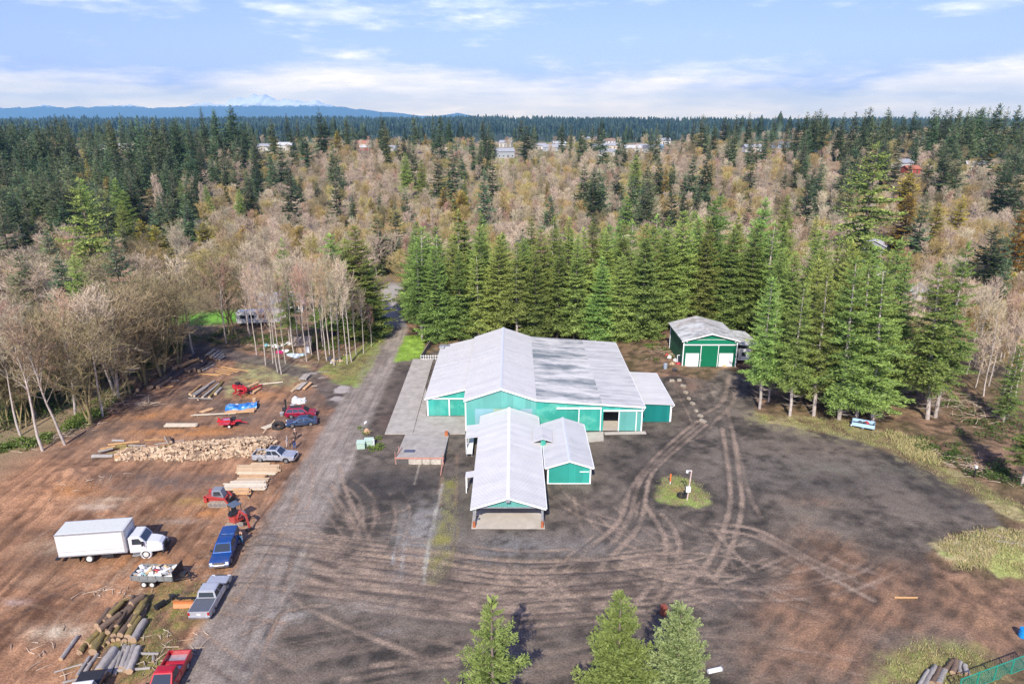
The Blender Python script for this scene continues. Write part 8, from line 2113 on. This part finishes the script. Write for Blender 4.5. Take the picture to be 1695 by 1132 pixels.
def lumpy(name, px, py, sx, sy, sz_, mt, label, cat, seed, n=3):
 m = MB(); r = np.random.default_rng(seed)
 bm = bmesh.new(); bmesh.ops.create_icosphere(bm, subdivisions=n, radius=1.0)
 for v in bm.verts:
  c = v.co.copy(); k = 1 + 1.5 * (fbm(np.array([c.x * 1.9 + seed + 40]), np.array([c.y * 1.9 + c.z * 1.5 + 40]), 4, seed)[0] - .5)
  v.co = Vector((c.x * sx * k, c.y * sy * k, max(-.12, c.z) * sz_ * k))
 me = bpy.data.meshes.new(name); bm.to_mesh(me); bm.free(); me.materials.append(mt); me.update()
 o = bpy.data.objects.new(name, me); link(o); o.location = spot(px, py); o.rotation_euler = (0, 0, seed)
 return tag(o, label, cat)
lumpy('plastic_heap', 494, 666, 1.2, .9, .9, mat('crumpled_plastic', (.55, .55, .54), rough=.5, var=.35, scale=4, bump=.5), 'crumpled grey white plastic heap behind the crimson car', 'plastic heap', 3)
lumpy('sheet_bundle', 484, 676, .9, .6, .55, mat('crumpled_plastic_dull', (.42, .43, .42), rough=.5, var=.4, scale=4), 'lower grey bundle leaning on the crumpled plastic heap', 'bundle', 5)
lumpy('plastic_heap', 455, 573, 1.5, .8, .35, JC[0], 'white plastic sheet on the ground, left of two by the alder trunks', 'plastic sheet', 6)
lumpy('plastic_heap', 473, 571, 1.3, .7, .4, JC[0], 'white plastic sheet on the ground, right of two by the alder trunks', 'plastic sheet', 7)
lumpy('plastic_heap', 440, 571, .7, .5, .3, JC[7], 'small pale turquoise plastic sheet left of the white ones', 'plastic sheet', 8)
lumpy('sack', 464, 584, .8, .6, .5, mat('magenta_bag', (.5, .02, .14), rough=.5), 'magenta bag on the ground left of the wood shed', 'bag', 9)
lumpy('sack', 473, 583, .9, .6, .5, JC[0], 'white bag touching the magenta bag', 'bag', 10)
lumpy('sack', 463, 579, .5, .4, .5, JC[4], 'black bag behind the magenta bag', 'bag', 11)
lumpy('plastic_heap', 488, 589, 1.7, .8, .35, mat('pale_blue_sheet', (.55, .62, .68), rough=.5, var=.25, scale=3), 'pale blue plastic sheeting spread before the wood shed', 'plastic sheet', 12)
lumpy('plastic_heap', 500, 588, .8, .5, .3, JC[1], 'blue corner of sheeting at the foot of the wood shed', 'plastic sheet', 13)
for i, (px, py, c, s_) in enumerate([(546, 597, 4, .6), (552, 599, 3, .55), (558, 596, 4, .5), (563, 598, 3, .6), (549, 601, 6, .4), (571, 589, 3, .4), (556, 602, 5, .4)]):
 lumpy('junk_lump', px, py, s_, s_ * .8, s_ * .9, JC[c], ['black bag in the rubbish left of the grass bank', 'tan sack in the rubbish left of the grass bank', 'dark bucket-like lump in the rubbish by the grass bank', 'brown carton at the right of the rubbish by the grass bank', 'grey lump in front of the rubbish by the grass bank', 'small tan lump lying apart, above the rubbish', 'wooden lump at the front of the rubbish by the grass bank'][i], 'rubbish', 20 + i, n=2)
for (px, py, w_, lb) in [(598, 741, 1.15, 'pale green electrical box, left and lower of the two by the road'), (611, 737, 1.25, 'pale green electrical box, right and taller of the two by the road')]:
 b_ = empty('electrical_box', spot(px, py), .1, lb, 'electrical box')
 m = MB(); m.box((0, 0, .45), (w_, .95, .9)); m.build('cabinet', mat('utility_green', (.38, .50, .40), rough=.6, var=.08), b_, bevel=.03)
 m = MB(); m.extrude([(-.55, .9), (.55, .98), (.55, 1.03), (-.55, .95)], 'x', -w_ / 2 - .05, w_ / 2 + .05); m.build('lid', mat('utility_green_lid', (.45, .58, .48), rough=.6, var=.06), b_)
b_ = empty('marker_post', spot(619, 738), 0, 'short white marker post beside the pale green electrical boxes', 'post')
m = MB(); m.tube((0, 0, 0), (0, 0, 1.1), .13, n=10); m.build('shaft', M_WTRIM, b_); m = MB(); m.tube((0, 0, 1.1), (0, 0, 1.18), .15, .1, n=10); m.build('cap', M_GALV, b_)
lumpy('rock', 608, 716, .5, .4, .6, mat('orange_rock', (.52, .33, .2), rough=.9, var=.2), 'orange boulder above the electrical boxes', 'rock', 31)
lumpy('plastic_heap', 605, 699, .5, .25, .12, JC[0], 'white scrap of plastic on the dark gravel beside the road', 'plastic scrap', 33)
lp = empty('lamp_post', spot(1137, 830), 0, 'white post with a lamp on top and a meter box, standing on the grass island', 'lamp post')
m = MB(); m.tube((0, 0, 0), (.25, 0, 4.1), .09, .07, n=10); m.build('pole', mat('pinkish_post', (.62, .48, .42), rough=.7, var=.15), lp)
m = MB(); m.bar((.25, 0, 4.08), (-.25, -.05, 4.1), .07); m.tube((-.3, -.05, 3.85), (-.3, -.05, 4.12), .16, .12, n=12); m.build('lamp_head', M_WTRIM, lp)
m = MB(); m.box((-.02, -.18, 1.6), (.55, .3, .7)); m.build('meter_box', M_WTRIM, lp, bevel=.03)
m = MB(); m.box((-.25, .1, .8), (.08, .08, 1.6)); m.bar((-.25, .1, 1.5), (-.5, .6, 2.2), .07); m.build('conduit', M_PLAST, lp)
op_ = empty('marker_pole', spot(1109, 803), 0, 'orange marker pole with a pale base on the grass island', 'marker pole')
m = MB(); m.tube((0, 0, .45), (0, 0, 1.5), .10, n=10); m.build('sleeve', mat('marker_orange', (.75, .20, .05), rough=.6), op_); m = MB(); m.tube((0, 0, 0), (0, 0, .45), .06, n=8); m.build('shaft', M_WTRIM, op_)
ct = empty('garden_cart', spot(1428, 708), R(-28), 'light blue and white pickup-bed cart heaped with red rubbish under the verge firs', 'cart')
M_LB = mat('cart_blue', (.42, .62, .78), rough=.5, var=.1)
m = MB(); m.span((-1.5, -.9, .45), (1.5, .9, .55)); m.build('deck', M_PLAST, ct)
for a, b in (((-1.5, -.92, .5), (1.5, -.86, 1.05)), ((-1.5, .86, .5), (1.5, .92, 1.05)), ((-1.56, -.92, .5), (-1.5, .92, 1.05)), ((1.5, -.92, .5), (1.56, .92, 1.05))):
 m = MB(); m.span(a, b); m.build('side_board', M_LB, ct)
m = MB(); m.span((-1.7, -.95, .4), (-1.565, .95, .58)); m.build('bumper', M_WTRIM, ct)
for s in (-1, 1): wheel(ct, 0, s * .8, .33, .2)
for k in range(8):
 o = lumpy('rubbish_bag', 1428 + rf.uniform(-6, 6), 707 + rf.uniform(-2, 2), .35, .3, .3, JC[rf.choice([2, 4, 4])], 'red or black bag of rubbish heaped in the light blue cart', 'rubbish bag', 50 + k, n=2); o.location.z += .6; o['group'] = 'rubbish bags in the cart'
mp = empty('meter_post', spot(1612, 790), 0, 'dark post with a white head standing by the brambles at the edge of the yard', 'post')
m = MB(); m.box((0, 0, .7), (.14, .14, 1.4)); m.build('shaft', M_DARKSTEEL, mp); m = MB(); m.box((0, 0, 1.55), (.3, .26, .34)); m.build('head', M_WTRIM, mp, bevel=.03)
zF = lambda a, b: (1480 + a / 4.163, 860 + b / 4.163)
for (p, q, r_, mt, lb) in [((170, 1140), (240, 1030), .2, M_LOGG, 'grey log, first from the left at the lower right log heap'), ((215, 1140), (285, 1000), .22, M_LOGG, 'grey log, second from the left at the lower right log heap'), ((265, 1120), (320, 1010), .24, M_LOGB, 'brown log in the lower right log heap'), ((310, 1130), (355, 1030), .22, M_LOGG, 'grey log in the middle of the lower right log heap'), ((350, 1030), (400, 965), .2, M_LOGB, 'brown log behind the lower right log heap'), ((405, 1050), (430, 960), .22, M_LOGB, 'short log right of the lower right log heap'), ((455, 1050), (460, 970), .2, M_LOGG, 'pale log, second from the right at the lower right heap'), ((510, 1060), (490, 1000), .22, M_LOGG, 'pale stub, rightmost at the lower right log heap'), ((0, 535), (160, 535), .1, M_LOGO, 'peeled pole lying alone on the brown dirt at the lower right'), ((680, 190), (840, 190), .12, M_LOGG, 'pale pole lying in the dry grass mound')]:
 log(zF(*p), zF(*q), r_, mt, lb, None, None)
dr_ = empty('drum', spot(1692, 1052), 0, 'bright blue plastic drum at the right edge of the brown dirt', 'drum')
m = MB(); m.tube((0, 0, 0), (0, 0, .9), .33, n=18); m.build('barrel', mat('drum_blue', (.01, .25, .6), rough=.4), dr_, bevel=.03)
m = MB(); m.torus((0, 0, .3), .33, .02, 'z', n=18, m=6); m.torus((0, 0, .6), .33, .02, 'z', n=18, m=6); m.build('hoop', mat('drum_blue_hoop', (.02, .3, .65), rough=.4), dr_)
rd = empty('rusty_drum', spot(1098, 1016), 0, 'rusty red drum half hidden by the silvery young fir', 'drum')
m = MB(); m.tube((0, 0, 0), (0, 0, .95), .33, n=18); m.build('barrel', mat('rust', (.26, .07, .04), rough=.9, var=.3), rd, bevel=.03)
m = MB(); m.torus((0, 0, .32), .33, .02, 'z', n=18, m=6); m.torus((0, 0, .64), .33, .02, 'z', n=18, m=6); m.build('hoop', M_ORANGE_P, rd)
wp = empty('white_pipe', spot(1182, 1112), R(15), 'thick white pipe piece lying right of the silvery young fir', 'pipe')
m = MB(); m.tube((-.6, 0, .2), (.6, 0, .2), .2, n=16); m.build('tube', M_WTRIM, wp); m = MB(); m.tube((.6, 0, .2), (.7, 0, .2), .25, n=16); m.build('collar', M_GALV, wp)
def mesh_fence():
 a = G(1585, 1150); b = G(1700, 1106); f = empty('chain_link_fence', (a.x, a.y, 0), 0, 'green chain link fence crossing the bottom right corner', 'fence')
 MGF = mat('fence_green', (.02, .25, .17), rough=.5, var=.1)
 m = MB(); L = (b - a).length; d = (b - a).normalized()
 for k in range(5):
  p = d * L * k / 4; q = MB(); q.tube((p.x, p.y, 0), (p.x, p.y, 1.7), .06, n=8); q.build('post', MGF, f)
 q = MB(); q.tube((0, 0, 1.65), tuple(d * L + Vector((0, 0, 1.65))), .045, n=6); q.tube((0, 0, .1), tuple(d * L + Vector((0, 0, .1))), .03, n=6); q.build('rail', MGF, f)
 q = MB(); n_ = int(L / .22)
 for k in range(-7, n_):
  for sg in (0, 1):
   x0 = k * .22; x1 = x0 + 1.55
   c0, c1 = max(0, x0), min(L, x1)
   if c1 <= c0: continue
   z0 = .1 + (c0 - x0); z1 = .1 + (c1 - x0)
   if sg: z0, z1 = 1.75 - z0, 1.75 - z1
   q.bar(tuple(d * c0 + Vector((0, 0, z0))), tuple(d * c1 + Vector((0, 0, z1))), .016)
 q.build('netting', MGF, f)
mesh_fence()
M_BLK = mat('stained_block', (.38, .33, .25), rough=.95, var=.25, dirt=(.17, .12, .08), dirt_amt=.8)
for i, (px, py) in enumerate([(1112, 632), (1124, 633), (1131, 642), (1135, 652), (1140, 661), (1146, 671), (1152, 682), (1159, 692), (1163, 700)]):
 o = MB().box((0, 0, .18), (rf.uniform(.6, 1.1), rf.uniform(.45, .7), .5), taper=rf.uniform(.7, 1)).build('concrete_block', M_BLK, bevel=.06); g = GT(px, py); o.location = (g.x, g.y, g.z - .1); o.rotation_euler = (rf.uniform(-.15, .15), rf.uniform(-.1, .1), [-.1, .1, -.9, -1.1, -1.1, -1.1, -1.1, -1.0, -.8][i] + rf.uniform(-.2, .2))
 tag(o, 'pale concrete block set in the curved row holding the bank below the workshop', 'concrete block', 'blocks along the bank')
bn = empty('dustbin', (GT(1101, 612).x, GT(1101, 612).y, GT(1101, 612).z), 0, 'pale grey dustbin on the brown bank left of the workshop', 'bin')
m = MB(); m.tube((0, 0, 0), (0, 0, 1.0), .33, .38, n=14); m.build('tub', mat('bin_grey', (.30, .36, .42), rough=.6), bn); m = MB(); m.tube((0, 0, 1.0), (0, 0, 1.1), .4, .3, n=14); m.build('lid', M_GALV, bn)
for i, (px, py, c, lb) in enumerate([(1105, 590, 2, 'red bag by the back corner of the workshop'), (1108, 592, 0, 'white bag by the back corner of the workshop'), (1118, 600, 0, 'pale sheet propped beside the workshop wall'), (1122, 606, 2, 'red heap by the front corner of the workshop'), (1113, 606, 3, 'tan box on the bank by the workshop'), (1117, 615, 4, 'black tub on the bank before the workshop'), (1199, 608, 3, 'orange-brown crate before the right garage door')]):
 g = GT(px, py); o = lumpy('junk_lump', px, py, .55, .45, .5, JC[c], lb, 'rubbish', 70 + i, n=2); o.location = g
pn = empty('glass_panel', (GT(1124, 602).x, GT(1124, 602).y, GT(1124, 602).z), .2, 'framed window pane leaning beside the workshop front corner', 'window pane')
m = MB(); m.box((0, 0, .8), (.9, .05, 1.5), rx=-.25); m.build('frame', M_WTRIM, pn); m = MB(); m.box((0, -.035, .8), (.7, .04, 1.3), rx=-.25); m.build('glass', M_GLASS, pn)
tv = GT(432, 538)
tt = empty('travel_trailer', (tv.x, tv.y, Zs(tv.x, tv.y)), R(8), 'white travel trailer with grey window bands parked behind the bare alders', 'caravan')
m = MB(); m.extrude([(-5, .6), (4.6, .6), (5, 1.2), (5, 2.9), (4.6, 3.3), (-4.8, 3.3), (-5, 3.1)], 'y', -1.25, 1.25); m.build('body', M_BOX, tt, bevel=.08)
m = MB(); m.span((5.0, -1.2, 1.6), (6.6, 1.2, 3.6)); m.build('nose', M_BOX, tt, bevel=.1)
for xx in (-3.6, -1.6, .6, 2.8):
 m = MB(); m.span((xx - .6, -1.275, 1.7), (xx + .6, -1.253, 2.5)); m.build('window', M_GLASS, tt)
m = MB(); m.span((4.0, -1.28, .8), (4.6, -1.254, 2.7)); m.build('door', M_GALV, tt)
for xx in (-.6, .3):
 for s in (-1, 1): wheel(tt, xx, s * 1.1, .4, .24)
# ------------------------------------------------------------------ people
def person(px, py, face, cols, label, stride=.18, arms=(.12, .12), hat=None, bend=0.0):
 skin, top, legs, hair = cols
 g = spot(px, py)
 root = empty('person', g, face, label, 'person')
 J = {'pelvis': (0, 0, .95), 'waist': (.01, 0, 1.1), 'chest': (.02 + bend, 0, 1.32), 'neck': (.03 + bend, 0, 1.47), 'chin': (.06 + bend, 0, 1.55), 'head': (.05 + bend, 0, 1.66), 'crown': (.04 + bend, 0, 1.74)}
 E = [('pelvis', 'waist'), ('waist', 'chest'), ('chest', 'neck'), ('neck', 'chin'), ('chin', 'head'), ('head', 'crown')]
 Rr = {'pelvis': (.15, .13), 'waist': (.14, .12), 'chest': (.17, .13), 'neck': (.055, .055), 'chin': (.07, .07), 'head': (.095, .085), 'crown': (.06, .06)}
 for s, n in ((1, 'l'), (-1, 'r')):
  f = stride * s
  J.update({'hip' + n: (0, s * .10, .90), 'knee' + n: (f * .5 + .03, s * .11, .49), 'ankle' + n: (f, s * .12, .09), 'toe' + n: (f + .19, s * .14, .04),
                  'sh' + n: (.02 + bend, s * .19, 1.40), 'el' + n: (-.02 + bend, s * .27, 1.12), 'wr' + n: (.10 + arms[0] + bend * .5, s * .25, .90), 'palm' + n: (.14 + arms[0] + bend * .5, s * .24, .83)})
  Rr.update({'hip' + n: (.10, .10), 'knee' + n: (.065, .065), 'ankle' + n: (.042, .042), 'toe' + n: (.04, .035), 'sh' + n: (.065, .065), 'el' + n: (.048, .048), 'wr' + n: (.032, .032), 'palm' + n: (.038, .022)})
  E += [('pelvis', 'hip' + n), ('hip' + n, 'knee' + n), ('knee' + n, 'ankle' + n), ('ankle' + n, 'toe' + n), ('chest', 'sh' + n), ('sh' + n, 'el' + n), ('el' + n, 'wr' + n), ('wr' + n, 'palm' + n)]
  p = Vector(J['palm' + n])
  for k in range(5):
   nm = 'f%d%s' % (k, n); nm2 = nm + 't'
   off = Vector((.02 - .018 * k, s * .0, -.055)) if k < 4 else Vector((.05, -s * .01, -.02))
   J[nm] = tuple(p + off); J[nm2] = tuple(p + off * 1.0 + Vector((.01, -s * .015, -.035 - .006 * (k in (1, 2)))))
   Rr[nm] = (.010, .010); Rr[nm2] = (.008, .008)
   E += [('palm' + n, nm), (nm, nm2)]
 def skinned(name, keys, scale, mt, parent):
  ks = list(keys); ix = {k: i for i, k in enumerate(ks)}
  me = bpy.data.meshes.new(name); me.from_pydata([J[k] for k in ks], [(ix[a], ix[b]) for a, b in E if a in ix and b in ix], [])
  me.materials.append(mt)
  o = bpy.data.objects.new(name, me); link(o, parent)
  sk_ = o.modifiers.new('skin', 'SKIN'); sk_.use_smooth_shade = True
  for i, k in enumerate(ks): me.skin_vertices[0].data[i].radius = (Rr[k][0] * scale, Rr[k][1] * scale)
  rt = ks.index('pelvis') if 'pelvis' in ks else 0
  for i in range(len(ks)): me.skin_vertices[0].data[i].use_root = (i == rt)
  sb = o.modifiers.new('smooth', 'SUBSURF'); sb.levels = 1; sb.render_levels = 2
  return o
 skinned('body', J.keys(), 1.0, skin, root)
 skinned('jacket', ['chest', 'pelvis', 'waist', 'shl', 'shr', 'ell', 'elr', 'wrl', 'wrr'], 1.16, top, root)
 skinned('trousers', ['pelvis', 'hipl', 'hipr', 'kneel', 'kneer', 'anklel', 'ankler'], 1.15, legs, root)
 m = MB(); h = Vector(J['head'])
 bm = bmesh.new(); bmesh.ops.create_icosphere(bm, subdivisions=3, radius=.112)
 bmesh.ops.delete(bm, geom=[f for f in bm.faces if f.calc_center_median().z < -.01 - .3 * max(0, -f.calc_center_median().x) + .35 * max(0, f.calc_center_median().x)], context='FACES')
 me = bpy.data.meshes.new('hair'); bm.to_mesh(me); bm.free(); me.materials.append(hair); o = bpy.data.objects.new('hair' if not hat else 'cap', me); link(o, root); o.location = h + Vector((-.008, 0, .03))
 m = MB(); m.box((h.x + .098, 0, h.z - .01), (.035, .025, .05)); m.build('nose', skin, root)
 for s in (-1, 1):
  m = MB(); m.box((h.x + .086, s * .034, h.z + .025), (.015, .022, .012)); m.build('eye', M_PLAST, root)
  m = MB(); m.box((Vector(J['ankle' + ('l' if s > 0 else 'r')]).x + .07, s * .13, .045), (.28, .10, .09)); m.build('shoe', M_PLAST, root, bevel=.02)
 m = MB(); m.box((h.x + .088, 0, h.z - .055), (.012, .045, .01)); m.build('mouth', mat('lips', (.35, .12, .1)), root)
 return root
M_SKIN = mat('skin', (.50, .31, .22), rough=.6, var=.06)
cl = lambda n, c: mat('cloth_' + n, c, rough=.85, var=.15, scale=6)
person(476, 740, R(25), (M_SKIN, cl('grey', (.28, .28, .32)), cl('beige', (.55, .44, .38)), mat('grey_hair', (.36, .34, .33))), 'person in a grey top and pale trousers facing the other two', arms=(.02, .02))
person(489.5, 727, R(-120), (M_SKIN, cl('black', (.018, .018, .022)), cl('black_trousers', (.02, .02, .025)), mat('white_cap', (.7, .7, .7))), 'person dressed in black with a white cap, standing nearest the slate blue car', hat=True)
person(488, 743, R(160), (M_SKIN, cl('plum', (.06, .04, .06)), cl('denim', (.035, .10, .27)), mat('dark_hair', (.03, .022, .02))), 'person in a dark top and blue jeans, nearest the silver pickup', arms=(.2, .2), stride=.1)
person(401, 899, R(-100), (M_SKIN, cl('black2', (.03, .03, .035)), cl('denim2', (.03, .16, .32)), mat('dark_hair2', (.03, .022, .02))), 'person in dark top and bright blue trousers behind the blue pickup', stride=.12)
# ------------------------------------------------------------------ camera, sun, sky, air
cam = bpy.data.cameras.new('camera'); cam.sensor_width = 36.0; cam.lens = FPX / 1695.0 * 36.0
cam.clip_start = 0.5; cam.clip_end = 150000.0
co = bpy.data.objects.new('camera', cam); COL.objects.link(co)
co.location = (0, 0, CAM_H); co.rotation_euler = (R(90) - PITCH, 0, 0)
S.camera = co
AZ, EL = R(9.2), R(40.0)
d = Vector((math.sin(AZ) * math.cos(EL), math.cos(AZ) * math.cos(EL), -math.sin(EL)))
sun = bpy.data.lights.new('sun', 'SUN'); sun.energy = 4.1; sun.angle = R(0.55); sun.color = (1.0, 0.945, 0.85)
so = bpy.data.objects.new('sun', sun); COL.objects.link(so); so.rotation_euler = d.to_track_quat('-Z', 'Y').to_euler(); so.location = (-20, -60, 120)
w = bpy.data.worlds.new('World'); S.world = w; w.use_nodes = True
nt = w.node_tree; bg = nt.nodes['Background']
sky = N(nt, 'ShaderNodeTexSky', sky_type='NISHITA'); sky.sun_disc = False; sky.sun_elevation = EL; sky.sun_rotation = math.atan2(-d.x, -d.y)
sky.air_density = 1.0; sky.dust_density = 0.6; sky.ozone_density = 4.0; sky.altitude = 50
tc = N(nt, 'ShaderNodeTexCoord'); sep = N(nt, 'ShaderNodeSeparateXYZ'); nt.links.new(tc.outputs['Generated'], sep.inputs[0])
def math_(op, a, b=None, c=None):
 n = N(nt, 'ShaderNodeMath', operation=op)
 for k, v in enumerate((a, b, c)):
  if v is None: continue
  if hasattr(v, 'is_linked') or hasattr(v, 'links'): nt.links.new(v, n.inputs[k])
  else: n.inputs[k].default_value = v
 return n.outputs[0]
az = math_('ARCTAN2', sep.outputs['X'], sep.outputs['Y'])
el = math_('ARCSINE', sep.outputs['Z'])
def cloud_noise(sx, sy, scale, detail, rough, seed):
 cv = N(nt, 'ShaderNodeCombineXYZ')
 nt.links.new(math_('MULTIPLY', az, sx), cv.inputs['X']); nt.links.new(math_('MULTIPLY', el, sy), cv.inputs['Y']); cv.inputs['Z'].default_value = seed
 n = N(nt, 'ShaderNodeTexNoise', i_Scale=scale, i_Detail=detail, i_Roughness=rough); nt.links.new(cv.outputs[0], n.inputs['Vector'])
 return n.outputs['Fac']
nA = cloud_noise(3.2, 17.0, 1.0, 9.0, .62, 2.3)
nB = cloud_noise(7.0, 42.0, 1.0, 9.0, .62, 4.7)
nC = cloud_noise(6.0, 26.0, 1.0, 10.0, .6, 8.1)
el_deg = math_('MULTIPLY', el, 180 / PI)
edge_ = math_('MULTIPLY_ADD', nA, 9.0, -0.8)
bank = math_('SUBTRACT', edge_, el_deg)
mr1 = N(nt, 'ShaderNodeMapRange', interpolation_type='SMOOTHSTEP'); mr1.inputs['From Min'].default_value = -0.7; mr1.inputs['From Max'].default_value = 1.5; mr1.inputs['To Max'].default_value = 0.84
nt.links.new(bank, mr1.inputs['Value'])
mr2 = N(nt, 'ShaderNodeMapRange', interpolation_type='SMOOTHSTEP'); mr2.inputs['From Min'].default_value = .52; mr2.inputs['From Max'].default_value = .76; mr2.inputs['To Max'].default_value = .75
nt.links.new(nC, mr2.inputs['Value'])
cover = math_('MAXIMUM', mr1.outputs[0], mr2.outputs[0])
cc = ramp(nt, [(.32, (.70, .73, .84)), (.50, (.88, .89, .95)), (.62, (1.08, 1.07, 1.06))])
nt.links.new(nB, cc.inputs['Fac'])
cs = N(nt, 'ShaderNodeMix', data_type='RGBA', blend_type='MULTIPLY'); cs.inputs['Factor'].default_value = 1.0
SKY_S = 0.112
sk = N(nt, 'ShaderNodeMix', data_type='RGBA', blend_type='MULTIPLY'); sk.inputs['Factor'].default_value = 1.0
nt.links.new(sky.outputs[0], sk.inputs['A']); sk.inputs['B'].default_value = (.98, .80, 1.18, 1)
mx = N(nt, 'ShaderNodeMix', data_type='RGBA'); nt.links.new(cover, mx.inputs['Factor'])
nt.links.new(sk.outputs['Result'], mx.inputs['A'])
cl = N(nt, 'ShaderNodeMix', data_type='RGBA', blend_type='MULTIPLY'); cl.inputs['Factor'].default_value = 1.0; cl.clamp_result = False
wr = ramp(nt, [(0.0, (2.6, 1.8, .75)), (.25, (1.8, 1.4, .85)), (.55, (1.3, 1.13, .93)), (1.0, (1.0, 1.0, 1.0))]); nt.links.new(math_('MULTIPLY', el_deg, 1 / 9.0), wr.inputs['Fac'])
wm = N(nt, 'ShaderNodeMix', data_type='RGBA', blend_type='MULTIPLY'); wm.inputs['Factor'].default_value = 1.0; nt.links.new(cc.outputs['Color'], wm.inputs['A']); nt.links.new(wr.outputs['Color'], wm.inputs['B'])
nt.links.new(wm.outputs['Result'], cl.inputs['A']); CL = 1.10 / SKY_S; cl.inputs['B'].default_value = (CL, CL, CL, 1)
nt.links.new(cl.outputs['Result'], mx.inputs['B'])
nt.links.new(mx.outputs['Result'], bg.inputs['Color']); bg.inputs['Strength'].default_value = SKY_S
HAZE = True
if HAZE:
 m = bpy.data.materials.new('haze_air'); m.use_nodes = True; t_ = m.node_tree; t_.nodes.remove(t_.nodes['Principled BSDF'])
 pv = N(t_, 'ShaderNodeVolumePrincipled'); pv.inputs['Color'].default_value = (.30, .66, 1.0, 1); pv.inputs['Density'].default_value = 6.0e-5; pv.inputs['Anisotropy'].default_value = 0.0
 t_.links.new(pv.outputs[0], t_.nodes['Material Output'].inputs['Volume'])
 hb = MB(); hb.span((-27000, -3600, -60), (27000, 27000, 960))
 ho = hb.build('haze', m); tag(ho, kind='stuff')
S.view_settings.view_transform = 'Standard'; S.view_settings.look = 'None'; S.view_settings.exposure = 0.64; S.view_settings.gamma = 1.0
S.render.film_transparent = False; S.render.filter_size = 1.15
cy = S.cycles
cy.max_bounces = 6; cy.diffuse_bounces = 2; cy.glossy_bounces = 2; cy.transmission_bounces = 3; cy.volume_bounces = 0; cy.transparent_max_bounces = 8
cy.use_adaptive_sampling = True; cy.adaptive_threshold = 0.015
cy.use_denoising = True
try:
 cy.denoiser = 'OPENIMAGEDENOISE'; cy.denoising_input_passes = 'RGB_ALBEDO_NORMAL'; cy.denoising_prefilter = 'NONE'
except Exception: pass
cy.caustics_reflective = False; cy.caustics_refractive = False
cy.sample_clamp_indirect = 4.0
